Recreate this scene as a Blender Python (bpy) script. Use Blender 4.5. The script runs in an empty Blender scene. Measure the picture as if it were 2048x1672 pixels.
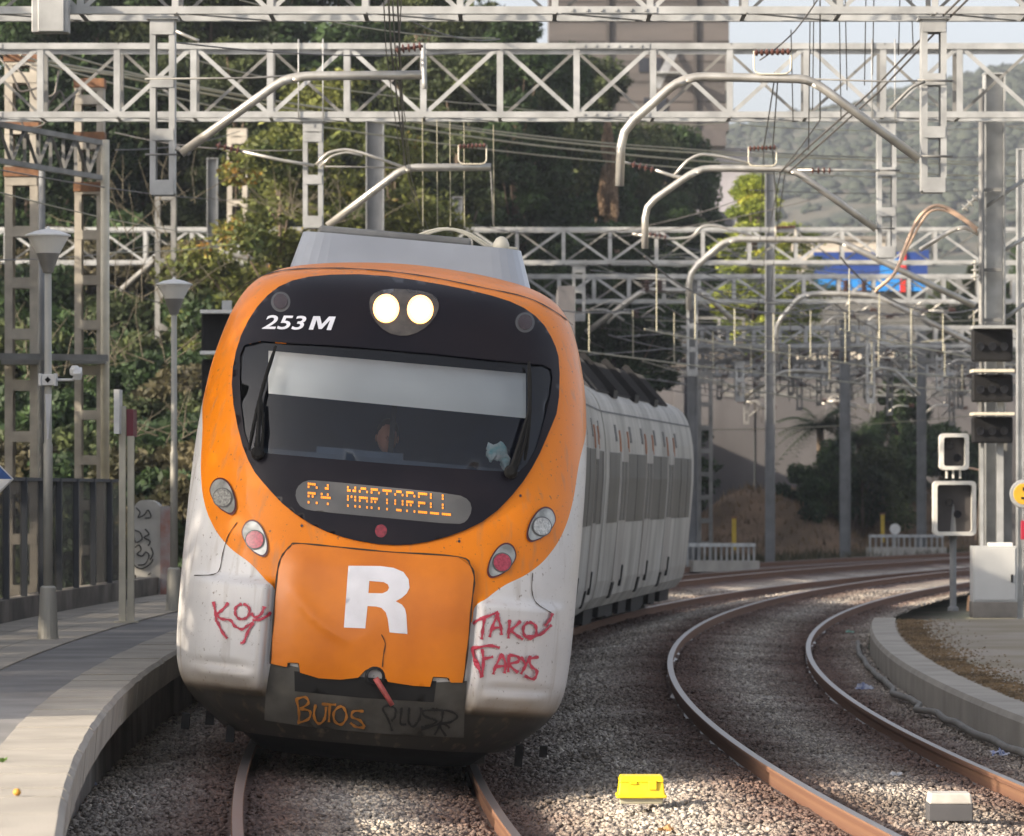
import bpy, bmesh, math, random
import numpy as np
from mathutils import Vector, Matrix, noise
from mathutils.geometry import delaunay_2d_cdt
R = math.radians
sc = bpy.context.scene
col = sc.collection
random.seed(7)

# ---------------------------------------------------------------- camera
F = 9600.0            # focal length in pixels of a 2048 wide frame
HC = 2.07             # camera height above the rails
HY = 981.0            # horizon row
cam = bpy.data.cameras.new('camera')
cam.sensor_width = 36.0
cam.lens = F / 2048 * 36.0
cam.shift_y = (HY - 836) / 2048
cam.clip_start = 0.5
cam.clip_end = 6000
cam.dof.use_dof = True
cam.dof.focus_distance = 35.8
cam.dof.aperture_fstop = 6.5
camo = bpy.data.objects.new('camera', cam)
camo.location = (0, 0, HC)
camo.rotation_euler = (R(90), 0, 0)
col.objects.link(camo)
sc.camera = camo

# ---------------------------------------------------------------- sky, sun, exposure
AZ, EL = R(27), R(21.5)     # sun from the left, a little behind the camera
S = Vector((-math.cos(EL) * math.cos(AZ), -math.cos(EL) * math.sin(AZ), math.sin(EL)))
w = bpy.data.worlds.new('World')
sc.world = w
w.use_nodes = True
nt = w.node_tree
bg = nt.nodes['Background']
sky = nt.nodes.new('ShaderNodeTexSky')
sky.sky_type = 'NISHITA'
sky.sun_disc = False
sky.sun_elevation = EL
sky.sun_rotation = math.atan2(S.x, S.y)
sky.altitude = 50
sky.air_density = 0.7
sky.dust_density = 3.5
sky.ozone_density = 2.0
soft = nt.nodes.new('ShaderNodeHueSaturation')
soft.inputs['Saturation'].default_value = 0.5
warm = nt.nodes.new('ShaderNodeMix'); warm.data_type = 'RGBA'; warm.blend_type = 'MULTIPLY'
warm.inputs['Factor'].default_value = 1.0; warm.inputs['B'].default_value = (1.03, 0.98, 0.93, 1)
nt.links.new(sky.outputs[0], soft.inputs['Color']); nt.links.new(soft.outputs[0], warm.inputs['A'])
nt.links.new(warm.outputs['Result'], bg.inputs[0])
bg.inputs[1].default_value = 0.15
sun = bpy.data.lights.new('sun', 'SUN')
sun.energy = 4.4
sun.angle = R(0.6)
sun.color = (1.0, 0.85, 0.67)
suno = bpy.data.objects.new('sun', sun)
suno.rotation_euler = (-S).to_track_quat('-Z', 'Y').to_euler()
suno.location = (-40, -20, 40)
col.objects.link(suno)
sc.view_settings.view_transform = 'Standard'
sc.view_settings.look = 'None'
sc.view_settings.gamma = 1
sc.view_settings.exposure = 1.12
sc.cycles.max_bounces = 6
sc.cycles.transparent_max_bounces = 12
sc.cycles.volume_step_rate = 4

# ---------------------------------------------------------------- helpers
def at(px, py, d):
    return Vector(((px - 1024) * d / F, d, HC + (HY - py) * d / F))

def tag(o, label=None, cat=None, group=None, kind=None):
    if label: o['label'] = label
    if cat: o['category'] = cat
    if group: o['group'] = group
    if kind: o['kind'] = kind
    return o

def thing(name, loc, label, cat, group=None, mat=None):
    o = bpy.data.objects.new(name, None)
    o.empty_display_size = 0.3
    col.objects.link(o)
    if mat is not None: o.matrix_world = mat
    else: o.location = loc
    tag(o, label, cat, group)
    return o

WM = {}
def world_of(o):
    m = o.matrix_basis.copy()
    p = o.parent
    while p:
        m = p.matrix_basis @ m
        p = p.parent
    return m

class MB:
    def __init__(s): s.v = []; s.f = []
    def add(s, vs, fs):
        n = len(s.v)
        s.v += [Vector(v) for v in vs]
        s.f += [tuple(i + n for i in f) for f in fs]
    def box(s, c, size, rot=None, taper=None):
        hx, hy, hz = size[0] / 2, size[1] / 2, size[2] / 2
        vs = []
        for z in (-1, 1):
            t = taper if (taper and z > 0) else 1
            for x, y in ((-1, -1), (1, -1), (1, 1), (-1, 1)):
                p = Vector((x * hx * t, y * hy * t, z * hz))
                if rot is not None: p = rot @ p
                vs.append(Vector(c) + p)
        s.add(vs, [(3, 2, 1, 0), (4, 5, 6, 7), (0, 1, 5, 4), (1, 2, 6, 5), (2, 3, 7, 6), (3, 0, 4, 7)])
    def bar(s, p, q, w, h, up=None):
        p, q = Vector(p), Vector(q)
        d = (q - p)
        if d.length < 1e-6: return
        d.normalize()
        up = Vector(up) if up is not None else (Vector((0, 1, 0)) if abs(d.y) < 0.9 else Vector((0, 0, 1)))
        a = d.cross(up).normalized()
        b = a.cross(d).normalized()
        vs = []
        for c in (p, q):
            for x, y in ((-1, -1), (1, -1), (1, 1), (-1, 1)):
                vs.append(c + a * x * w / 2 + b * y * h / 2)
        s.add(vs, [(3, 2, 1, 0), (4, 5, 6, 7), (0, 1, 5, 4), (1, 2, 6, 5), (2, 3, 7, 6), (3, 0, 4, 7)])
    def tube(s, pts, r, n=8, caps=True):
        pts = [Vector(p) for p in pts]
        m = len(pts)
        rs = r if isinstance(r, (list, tuple)) else [r] * m
        t0 = (pts[1] - pts[0]).normalized()
        ref = Vector((0, 0, 1)) if abs(t0.z) < 0.9 else Vector((1, 0, 0))
        a = t0.cross(ref).normalized()
        vs = []
        for i, p in enumerate(pts):
            t = (pts[min(i + 1, m - 1)] - pts[max(i - 1, 0)]).normalized()
            a = (a - t * a.dot(t)).normalized()
            b = t.cross(a)
            for k in range(n):
                an = 2 * math.pi * k / n
                vs.append(p + (a * math.cos(an) + b * math.sin(an)) * rs[i])
        fs = []
        for i in range(m - 1):
            for k in range(n):
                fs.append((i * n + k, i * n + (k + 1) % n, (i + 1) * n + (k + 1) % n, (i + 1) * n + k))
        if caps:
            fs.append(tuple(range(n - 1, -1, -1)))
            fs.append(tuple((m - 1) * n + k for k in range(n)))
        s.add(vs, fs)
    def lathe(s, c, prof, n=20, axis=None):
        rot = Matrix.Identity(3)
        if axis is not None:
            rot = Vector((0, 0, 1)).rotation_difference(Vector(axis)).to_matrix()
        vs = []
        for r, z in prof:
            for k in range(n):
                an = 2 * math.pi * k / n
                vs.append(Vector(c) + rot @ Vector((r * math.cos(an), r * math.sin(an), z)))
        fs = []
        for i in range(len(prof) - 1):
            for k in range(n):
                fs.append((i * n + k, i * n + (k + 1) % n, (i + 1) * n + (k + 1) % n, (i + 1) * n + k))
        fs.append(tuple(range(n - 1, -1, -1)))
        fs.append(tuple((len(prof) - 1) * n + k for k in range(n)))
        s.add(vs, fs)
    def build(s, name, mat, parent=None, smooth=False, bevel=0, label=None, cat=None, group=None, kind=None, local=False):
        """verts are world positions unless local; the mesh is parented without moving"""
        me = bpy.data.meshes.new(name)
        if local:
            vs = s.v; loc = None
        elif parent is not None:
            mi = world_of(parent).inverted()
            vs = [mi @ v for v in s.v]; loc = None
        else:
            xs = [v.x for v in s.v]; ys = [v.y for v in s.v]; zs = [v.z for v in s.v]
            loc = Vector(((min(xs) + max(xs)) / 2, (min(ys) + max(ys)) / 2, min(zs)))
            vs = [v - loc for v in s.v]
        me.from_pydata([tuple(v) for v in vs], [], s.f)
        me.update()
        bm = bmesh.new(); bm.from_mesh(me)
        bmesh.ops.recalc_face_normals(bm, faces=bm.faces)
        bm.to_mesh(me); bm.free()
        if smooth:
            me.shade_smooth() if hasattr(me, 'shade_smooth') else None
            for p in me.polygons: p.use_smooth = True
        me.materials.append(mat)
        o = bpy.data.objects.new(name, me)
        if loc is not None: o.location = loc
        if parent is not None: o.parent = parent
        col.objects.link(o)
        if bevel:
            b = o.modifiers.new('bevel', 'BEVEL'); b.width = bevel; b.segments = 2; b.limit_method = 'ANGLE'
            b.angle_limit = R(40)
        tag(o, label, cat, group, kind)
        return o

def copy_tree(o, parent=None):
    c = o.copy(); col.objects.link(c); c.parent = parent
    for ch in [x for x in bpy.data.objects if x.parent == o]: copy_tree(ch, c)
    return c

# ---------------------------------------------------------------- materials
def L(h):
    h = h.lstrip('#')
    f = lambda c: c / 12.92 if c <= 0.04045 else ((c + 0.055) / 1.055) ** 2.4
    return tuple(f(int(h[i:i + 2], 16) / 255) for i in (0, 2, 4)) + (1,)

def mat(name, c, rough=0.6, metal=0.0, var=0.25, scale=3.0, c2=None, bump=0.0, bscale=40, coat=0.0, stretch=None, detail=5, lo=0.35, hi=0.65):
    m = bpy.data.materials.new(name); m.use_nodes = True
    n = m.node_tree; b = n.nodes['Principled BSDF']
    c = tuple(c)[:3] + (1,)
    if c2 is None: c2 = tuple(x * (1 - var) for x in c[:3]) + (1,)
    c2 = tuple(c2)[:3] + (1,)
    tc = n.nodes.new('ShaderNodeTexCoord')
    vec = tc.outputs['Object']
    if stretch:
        mp = n.nodes.new('ShaderNodeMapping'); mp.inputs['Scale'].default_value = stretch
        n.links.new(vec, mp.inputs[0]); vec = mp.outputs[0]
    no = n.nodes.new('ShaderNodeTexNoise'); no.inputs['Scale'].default_value = scale; no.inputs['Detail'].default_value = detail
    n.links.new(vec, no.inputs['Vector'])
    mr = n.nodes.new('ShaderNodeMapRange'); mr.inputs[1].default_value = lo; mr.inputs[2].default_value = hi
    n.links.new(no.outputs['Fac'], mr.inputs[0])
    mx = n.nodes.new('ShaderNodeMix'); mx.data_type = 'RGBA'
    mx.inputs['A'].default_value = c; mx.inputs['B'].default_value = c2
    n.links.new(mr.outputs[0], mx.inputs['Factor'])
    n.links.new(mx.outputs['Result'], b.inputs['Base Color'])
    b.inputs['Roughness'].default_value = rough
    b.inputs['Metallic'].default_value = metal
    b.inputs['Coat Weight'].default_value = coat
    b.inputs['Coat Roughness'].default_value = 0.08
    if bump:
        nb = n.nodes.new('ShaderNodeTexNoise'); nb.inputs['Scale'].default_value = bscale; nb.inputs['Detail'].default_value = 6
        n.links.new(vec, nb.inputs['Vector'])
        bp = n.nodes.new('ShaderNodeBump'); bp.inputs['Strength'].default_value = bump; bp.inputs['Distance'].default_value = 0.02
        n.links.new(nb.outputs['Fac'], bp.inputs['Height'])
        n.links.new(bp.outputs[0], b.inputs['Normal'])
    return m

def emit(name, c, strength):
    m = mat(name, c, 0.4)
    b = m.node_tree.nodes['Principled BSDF']
    b.inputs['Emission Color'].default_value = c
    b.inputs['Emission Strength'].default_value = strength
    return m

def glass(name, tint, gloss=0.14, rough=0.03):
    m = bpy.data.materials.new(name); m.use_nodes = True
    n = m.node_tree; n.nodes.remove(n.nodes['Principled BSDF'])
    t = n.nodes.new('ShaderNodeBsdfTransparent'); t.inputs[0].default_value = tint
    g = n.nodes.new('ShaderNodeBsdfGlossy'); g.inputs['Roughness'].default_value = rough
    fr = n.nodes.new('ShaderNodeFresnel'); fr.inputs[0].default_value = 1.5
    ad = n.nodes.new('ShaderNodeMath'); ad.operation = 'ADD'; ad.inputs[1].default_value = gloss
    n.links.new(fr.outputs[0], ad.inputs[0])
    mx = n.nodes.new('ShaderNodeMixShader')
    n.links.new(ad.outputs[0], mx.inputs[0]); n.links.new(t.outputs[0], mx.inputs[1]); n.links.new(g.outputs[0], mx.inputs[2])
    n.links.new(mx.outputs[0], n.nodes['Material Output'].inputs[0])
    return m

M = dict(
    steel=mat('galvanised_steel', (0.47, 0.48, 0.475), 0.5, 0.35, 0.35, 2.5, bump=0.05),
    steel_dull=mat('dull_steel', (0.25, 0.25, 0.24), 0.6, 0.2, 0.45, 2.0, bump=0.05),
    steel_blue=mat('blue_grey_steel', (0.25, 0.26, 0.27), 0.6, 0.2, 0.3, 2.0),
    steel_warm=mat('weathered_mast_steel', (0.50, 0.46, 0.39), 0.65, 0.1, 0.4, 2.2, bump=0.08),
    pipe=mat('arm_tube_steel', (0.62, 0.60, 0.55), 0.35, 0.6, 0.3, 4),
    rust=mat('rust', (0.24, 0.12, 0.06), 0.85, 0, 0.5, 8, c2=(0.12, 0.06, 0.035)),
    wire=mat('wire_metal', (0.13, 0.12, 0.11), 0.5, 0.3, 0.3, 1),
    wire_pale=mat('pale_cable', (0.42, 0.40, 0.30), 0.6, 0.1, 0.2, 1),
    insul=mat('brown_insulator', (0.10, 0.045, 0.035), 0.3, 0, 0.3, 6),
    insul_w=mat('pale_insulator', (0.6, 0.58, 0.52), 0.3, 0, 0.2, 6),
    black=mat('black_metal', (0.018, 0.018, 0.019), 0.6, 0, 0.3, 6),
    blackgloss=mat('black_gloss', (0.012, 0.012, 0.018), 0.12, 0, 0.2, 2, coat=0.4),
    rubber=mat('black_rubber', (0.012, 0.012, 0.012), 0.75, 0, 0.2, 3),
    white=mat('white_paint', (0.78, 0.78, 0.76), 0.4, 0, 0.15, 4),
    cream=mat('cream_paint', (0.66, 0.62, 0.50), 0.45, 0, 0.2, 4),
)
for k_ in ('black', 'rubber'): M[k_].node_tree.nodes['Principled BSDF'].inputs['Specular IOR Level'].default_value = .15
# ---------------------------------------------------------------- curved railway geometry
YC = 46.45
RT = 300.0                 # radius of the train's track (circle centre to the right)
XC = -1.3 + RT
def arc(r, Y=None, phi=None):
    """point and directions on a circle of radius r about the curve's centre"""
    if phi is None: phi = math.asin(max(-0.999, min(0.999, (Y - YC) / r)))
    p = Vector((XC - r * math.cos(phi), YC + r * math.sin(phi), 0))
    t = Vector((math.sin(phi), math.cos(phi), 0))
    out = Vector((-math.cos(phi), math.sin(phi), 0))
    return p, t, out, phi

def sweep(mb, prof, phis, closed=True, caps=True):
    """prof: (radius, z) points swept along the arc"""
    n = len(prof); vs = []; fs = []
    for ph in phis:
        for r, z in prof:
            p, t, o, _ = arc(r, phi=ph)
            vs.append((p.x, p.y, z))
    m = len(phis)
    for i in range(m - 1):
        for k in range(n if closed else n - 1):
            k2 = (k + 1) % n
            fs.append((i * n + k, i * n + k2, (i + 1) * n + k2, (i + 1) * n + k))
    if caps and closed:
        fs.append(tuple(range(n))); fs.append(tuple((m - 1) * n + k for k in range(n))[::-1])
    mb.add(vs, fs)

def rail_prof(rc, zt, cant=0.0, H=0.172):
    pts = [(-.036, 0), (-.032, -.002 + .004), (.032, .002), (.036, -.004), (.036, -.034), (.012, -.045), (.010, -.135), (.070, -.158), (.070, -.172), (-.070, -.172), (-.070, -.158), (-.010, -.135), (-.012, -.045), (-.036, -.034)]
    ca, sa = math.cos(cant), math.sin(cant)
    return [(rc + x * ca - z * sa, zt + x * sa + z * ca) for x, z in pts]

GH = 0.87
CANT = R(5.2)
# track list: radius, cant, phi range
tracks = [
    (RT, CANT, -0.11, 0.62, 'curved railway track under the orange commuter train', 'railway_track'),
    (RT - 3.86, R(3.0), -0.11, 0.62, 'empty curved railway track between the train and the kerbed island', 'railway_track'),
    (RT + 4.2, R(2.0), 0.17, 0.62, 'far curved railway track beyond the train, in front of the retaining wall', 'railway_track'),
]
def rail_mat():
    m = bpy.data.materials.new('rusty_rail'); m.use_nodes = True
    n = m.node_tree; b = n.nodes['Principled BSDF']
    g = n.nodes.new('ShaderNodeNewGeometry')
    sx = n.nodes.new('ShaderNodeSeparateXYZ'); n.links.new(g.outputs['Normal'], sx.inputs[0])
    gt = n.nodes.new('ShaderNodeMath'); gt.operation = 'GREATER_THAN'; gt.inputs[1].default_value = 0.9
    n.links.new(sx.outputs['Z'], gt.inputs[0])
    no = n.nodes.new('ShaderNodeTexNoise'); no.inputs['Scale'].default_value = 6; no.inputs['Detail'].default_value = 6
    cr = n.nodes.new('ShaderNodeValToRGB')
    cr.color_ramp.elements[0].position = .35; cr.color_ramp.elements[0].color = (0.13, 0.06, 0.035, 1)
    cr.color_ramp.elements[1].position = .68; cr.color_ramp.elements[1].color = (0.19, 0.10, 0.055, 1)
    n.links.new(no.outputs['Fac'], cr.inputs[0])
    mx = n.nodes.new('ShaderNodeMix'); mx.data_type = 'RGBA'; mx.inputs['B'].default_value = (0.24, 0.22, 0.215, 1)
    n.links.new(cr.outputs[0], mx.inputs['A'])
    n.links.new(gt.outputs[0], mx.inputs['Factor'])
    n.links.new(mx.outputs['Result'], b.inputs['Base Color'])
    mt = n.nodes.new('ShaderNodeMath'); mt.operation = 'MULTIPLY'; mt.inputs[1].default_value = 0.8
    n.links.new(gt.outputs[0], mt.inputs[0]); n.links.new(mt.outputs[0], b.inputs['Metallic'])
    rr = n.nodes.new('ShaderNodeMath'); rr.operation = 'MULTIPLY_ADD'; rr.inputs[1].default_value = -0.5; rr.inputs[2].default_value = 0.85
    n.links.new(gt.outputs[0], rr.inputs[0]); n.links.new(rr.outputs[0], b.inputs['Roughness'])
    return m
M['rail'] = rail_mat()
for (r, cant, p0, p1, lab, nm) in tracks:
    phis = [p0 + (p1 - p0) * i / 400 for i in range(401)]
    p, t, o, _ = arc(r, phi=p0)
    tr = thing(nm, (p.x, p.y, 0), lab, 'railway track')
    for sgn in (1, -1):
        zt = sgn * GH * math.sin(cant)
        mb = MB(); sweep(mb, rail_prof(r + sgn * GH * math.cos(cant), zt, cant), phis)
        mb.build('rail', M['rail'], tr)
    # fastening clips beside each rail
    mb = MB(); ph = p0
    while ph < 0.12:
        for sgn in (1, -1):
            for k in (-1, 1):
                p, t, o, _ = arc(r + sgn * GH + k * 0.10, phi=ph)
                mb.box(p + Vector((0, 0, -0.155 + (sgn * GH + k * .1) * math.sin(cant))), (0.06, 0.09, 0.045), Matrix.Rotation(math.atan2(-t.x, t.y), 3, 'Z'))
        ph += 0.6 / r
    if p0 < 0: mb.build('rail_clips', M['rust'], tr, kind='stuff')

# ---------------------------------------------------------------- ground materials
def ballast_mat():
    m = bpy.data.materials.new('ballast'); m.use_nodes = True
    n = m.node_tree; b = n.nodes['Principled BSDF']; lk = n.links.new
    g = n.nodes.new('ShaderNodeNewGeometry')
    def math_(op, a, bb=None, c=None):
        x = n.nodes.new('ShaderNodeMath'); x.operation = op
        for i, v in enumerate((a, bb, c)):
            if v is None: continue
            if isinstance(v, (int, float)): x.inputs[i].default_value = v
            else: lk(v, x.inputs[i])
        return x.outputs[0]
    sp = n.nodes.new('ShaderNodeSeparateXYZ'); lk(g.outputs['Position'], sp.inputs[0])
    dx = math_('SUBTRACT', sp.outputs[0], XC); dy = math_('SUBTRACT', sp.outputs[1], YC)
    rr = math_('SQRT', math_('ADD', math_('MULTIPLY', dx, dx), math_('MULTIPLY', dy, dy)))
    best = None
    for (r, c, *_r) in tracks:
        for s in (GH, -GH):
            d = math_('ABSOLUTE', math_('SUBTRACT', rr, r + s))
            best = d if best is None else math_('MINIMUM', best, d)
    v = n.nodes.new('ShaderNodeTexVoronoi'); v.inputs['Scale'].default_value = 24; v.feature = 'F1'
    lk(g.outputs['Position'], v.inputs['Vector'])
    no = n.nodes.new('ShaderNodeTexNoise'); no.inputs['Scale'].default_value = 1.1; no.inputs['Detail'].default_value = 7
    lk(g.outputs['Position'], no.inputs['Vector'])
    wob = math_('MULTIPLY_ADD', no.outputs['Fac'], 0.7, -0.35)
    mr = n.nodes.new('ShaderNodeMapRange'); mr.inputs[1].default_value = 0.85; mr.inputs[2].default_value = 0.22
    lk(math_('ADD', best, wob), mr.inputs[0])
    cr = n.nodes.new('ShaderNodeValToRGB'); e = cr.color_ramp.elements
    e[0].position = 0.0; e[0].color = (0.20, 0.18, 0.16, 1)
    e[1].position = 1.0; e[1].color = (0.68, 0.62, 0.53, 1)
    x = e.new(0.45); x.color = (0.37, 0.335, 0.295, 1)
    x = e.new(0.7); x.color = (0.48, 0.43, 0.37, 1)
    sv = n.nodes.new('ShaderNodeSeparateColor'); lk(v.outputs['Color'], sv.inputs[0])
    lk(sv.outputs[0], cr.inputs[0])
    mx = n.nodes.new('ShaderNodeMix'); mx.data_type = 'RGBA'
    lk(cr.outputs[0], mx.inputs['A'])
    ru = n.nodes.new('ShaderNodeMix'); ru.data_type = 'RGBA'
    ru.inputs['A'].default_value = (0.075, 0.042, 0.035, 1); ru.inputs['B'].default_value = (0.19, 0.115, 0.09, 1)
    lk(sv.outputs[1], ru.inputs['Factor']); lk(ru.outputs['Result'], mx.inputs['B'])
    lk(math_('MULTIPLY', mr.outputs[0], 0.92), mx.inputs['Factor'])
    n2 = n.nodes.new('ShaderNodeTexNoise'); n2.inputs['Scale'].default_value = 0.35; n2.inputs['Detail'].default_value = 4
    lk(g.outputs['Position'], n2.inputs['Vector'])
    dk = n.nodes.new('ShaderNodeMix'); dk.data_type = 'RGBA'; dk.blend_type = 'MULTIPLY'; dk.inputs['B'].default_value = (.62, .6, .58, 1)
    m2 = n.nodes.new('ShaderNodeMapRange'); m2.inputs[1].default_value = .42; m2.inputs[2].default_value = .62; lk(n2.outputs['Fac'], m2.inputs[0])
    lk(m2.outputs[0], dk.inputs['Factor']); lk(mx.outputs['Result'], dk.inputs['A'])
    lk(dk.outputs['Result'], b.inputs['Base Color'])
    b.inputs['Roughness'].default_value = 0.95
    bp = n.nodes.new('ShaderNodeBump'); bp.inputs['Strength'].default_value = 0.9; bp.inputs['Distance'].default_value = 0.03
    lk(v.outputs['Distance'], bp.inputs['Height']); bp.invert = True
    lk(bp.outputs[0], b.inputs['Normal'])
    return m
M['ballast'] = ballast_mat()
M['stone'] = M['ballast']
M['dirt'] = mat('dry_ground', (0.24, 0.20, 0.14), 0.95, 0, 0.4, 0.8, c2=(0.10, 0.11, 0.05), bump=0.6, bscale=12)
M['asphalt'] = mat('platform_asphalt', (0.27, 0.265, 0.26), 0.9, 0, 0.2, 1.2, c2=(0.18, 0.178, 0.175), bump=0.3, bscale=120)
M['coping'] = mat('coping_stone', (0.40, 0.37, 0.32), 0.85, 0, 0.25, 1.5, bump=0.3, bscale=60)
M['paving'] = mat('platform_paving', (0.47, 0.43, 0.365), 0.85, 0, 0.25, 1.5, bump=0.2, bscale=60)
M['concrete'] = mat('stained_concrete', (0.27, 0.25, 0.22), 0.9, 0, 0.4, 1.6, c2=(0.12, 0.11, 0.10), bump=0.4, bscale=20)
M['dark_concrete'] = mat('grimy_concrete', (0.10, 0.09, 0.08), 0.95, 0, 0.4, 2, bump=0.4, bscale=20)

# ground: one sheet to the horizon, dipping under the ballast
mb = MB()
mb.add([(-1600, -60, -0.48), (1600, -60, -0.48), (1600, 2050, -0.48), (-1600, 2050, -0.48)], [(0, 1, 2, 3)])
mb.build('ground', M['dirt'], kind='structure')
# ballast bed that follows the cant of both tracks
def ballast_z(r):
    z = -0.17
    best = None
    for (rt, c, *_r) in tracks[:2]:
        d = r - rt
        zz = -0.135 + d * math.tan(c) if abs(d) < 1.25 else -0.135 + math.copysign(1.25, d) * math.tan(c) * max(0, 1 - (abs(d) - 1.25) / 0.8)
        if best is None or abs(d) < best[0]: best = (abs(d), zz)
    return best[1]
mb = MB()
rs = [RT + 1.95 - 0.25 * k for k in range(0, 31)]
phis = [-0.11 + 0.73 * i / 500 for i in range(501)]
prof = [(r, ballast_z(r)) for r in rs]
sweep(mb, prof, phis, closed=False)
for i, v in enumerate(mb.v):
    v.z += (noise.noise(v * 1.3) * 0.035 + noise.noise(v * 4.0) * 0.015)
mb.build('ballast', M['ballast'], smooth=True, kind='structure')
mb = MB()
sweep(mb, [(RT + 1.95, -0.16), (RT + 9, -0.2), (RT + 9.6, -0.47)], [0.12 + 0.5 * i / 200 for i in range(201)], closed=False)
mb.build('ballast', M['ballast'], smooth=True, kind='structure')

# loose stones: one mesh of many angular pebbles over the visible near part of the bed
rng = np.random.default_rng(3)
def stones(N, y0, y1, s0, s1, power):
    Y = y0 + (y1 - y0) * rng.random(N) ** power
    r = RT + 1.96 - rng.random(N) * 7.5
    phi = np.arcsin((Y - YC) / r)
    X = XC - r * np.cos(phi)
    Yw = YC + r * np.sin(phi)
    keep = np.abs(X) < 0.115 * Yw + 0.3
    for (rt, c, *_r) in tracks[:2]:
        for s in (GH, -GH): keep &= np.abs(r - rt - s) > 0.075
    X, Yw, r = X[keep], Yw[keep], r[keep]
    n = len(X)
    z = np.array([ballast_z(a) for a in r])
    base = np.array([[1, 0, 0], [0, 1, 0], [-1, 0, 0], [0, -1, 0], [0.3, 0.2, .8], [-.2, .1, -.8], [.55, .55, .35], [-.6, -.45, .4]])
    base = base[:6]
    tri = np.array([[0, 1, 4], [1, 2, 4], [2, 3, 4], [3, 0, 4], [1, 0, 5], [2, 1, 5], [3, 2, 5], [0, 3, 5]])
    V = base[None] * (0.7 + 0.6 * rng.random((n, 6, 1)))
    V = V + (rng.random((n, 6, 3)) - .5) * 0.5
    # random rotation
    a = rng.random(n) * 6.283; bq = (rng.random(n) - .5) * 1.6
    ca, sa = np.cos(a), np.sin(a); cb, sb = np.cos(bq), np.sin(bq)
    x = V[:, :, 0]; y = V[:, :, 1]; zz = V[:, :, 2]
    y, zz = y * cb[:, None] - zz * sb[:, None], y * sb[:, None] + zz * cb[:, None]
    x, y = x * ca[:, None] - y * sa[:, None], x * sa[:, None] + y * ca[:, None]
    size = (s0 + (s1 - s0) * rng.random(n))[:, None]
    V = np.stack([x * size + X[:, None], y * size + Yw[:, None], zz * size * .8 + (z + 0.006 + 0.012 * rng.random(n))[:, None]], -1)
    T = tri[None] + (np.arange(n) * 6)[:, None, None]
    return V.reshape(-1, 3), T.reshape(-1, 3)
def np_mesh(name, V, T, mat_, kind=None, parent=None):
    me = bpy.data.meshes.new(name)
    me.vertices.add(len(V)); me.vertices.foreach_set('co', V.astype(np.float32).ravel())
    k = T.shape[1]
    me.loops.add(T.size); me.loops.foreach_set('vertex_index', T.astype(np.int32).ravel())
    me.polygons.add(len(T)); me.polygons.foreach_set('loop_start', (np.arange(len(T)) * k).astype(np.int32))
    me.polygons.foreach_set('loop_total', np.full(len(T), k, np.int32))
    me.update(calc_edges=True); me.validate()
    me.materials.append(mat_)
    o = bpy.data.objects.new(name, me); o.parent = parent
    col.objects.link(o)
    if kind: o['kind'] = kind
    return o
V1, T1 = stones(90000, 25, 60, 0.016, 0.034, 1.7)
V2, T2 = stones(75000, 52, 105, 0.025, 0.05, 1.0)
np_mesh('ballast_stones', np.concatenate([V1, V2]), np.concatenate([T1, T2 + len(V1)]), M['ballast'], kind='stuff')

# ---------------------------------------------------------------- left platform
def plat_phis(y0, y1, n=160):
    a = math.asin((y0 - YC) / RT); b = math.asin((y1 - YC) / RT)
    return [a + (b - a) * i / n for i in range(n + 1)]
PZ = 0.62
pl = thing('platform', (-3, 20, 0), 'curved station platform with pale stone edge at the left, carrying the cone lamps', 'platform')
ph = plat_phis(8, 84)
mb = MB(); sweep(mb, [(RT + 1.98, -0.3), (RT + 1.98, PZ - 0.26), (RT + 4.6, PZ - 0.26), (RT + 4.6, -0.3)], ph)
mb.build('platform_wall', M['concrete'], pl)
mb = MB(); sweep(mb, [(RT + 1.99, PZ - 0.258), (RT + 1.99, PZ - 0.012), (RT + 4.55, PZ - 0.012), (RT + 4.55, PZ - 0.258)], ph)
mb.build('platform_deck', M['asphalt'], pl)
mb = MB()      # coping slabs
rng2 = random.Random(5)
k = 0; a0, a1 = ph[0], ph[-1]; step = 0.6 / RT
a = a0
while a < a1:
    dz = rng2.uniform(-.004, .004); dr = rng2.uniform(-.002, .002)
    sweep(mb, [(RT + 1.76 + dr, PZ - 0.25), (RT + 1.74 + dr, PZ - 0.03 + dz), (RT + 1.77 + dr, PZ + dz), (RT + 2.22, PZ + dz), (RT + 2.22, PZ - 0.25)], [a + 0.006 / RT, a + step / 2, a + step - 0.006 / RT])
    a += step
mb.build('coping', M['coping'], pl)
mb = MB()      # paler paving band at the back of the platform
a = a0; 
while a < a1:
    for (r0, r1) in ((RT + 2.95, RT + 3.4), (RT + 3.41, RT + 3.86), (RT + 3.87, RT + 4.32)):
        sweep(mb, [(r0, PZ - .03), (r0, PZ + rng2.uniform(-.002, .002)), (r1 - .005, PZ + .001), (r1 - .005, PZ - .03)], [a + .004 / RT, a + step - .004 / RT])
    a += step
mb.build('paving', M['paving'], pl)
mb = MB(); sweep(mb, [(RT + 4.33, PZ - .3), (RT + 4.33, PZ + .24), (RT + 4.55, PZ + .24), (RT + 4.55, PZ - .3)], plat_phis(8, 84))
kw = mb.build('platform_back_wall', M['concrete'], None)
tag(kw, 'low stained concrete upstand along the back of the platform, under the dark panel fence', 'wall')

def fence_see_through(m, amount):
    # perforated sheet: part of the light passes
    n = m.node_tree; t = n.nodes.new('ShaderNodeBsdfTransparent'); x = n.nodes.new('ShaderNodeMixShader'); x.inputs[0].default_value = amount
    n.links.new(n.nodes['Principled BSDF'].outputs[0], x.inputs[1]); n.links.new(t.outputs[0], x.inputs[2]); n.links.new(x.outputs[0], n.nodes['Material Output'].inputs[0])
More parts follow.
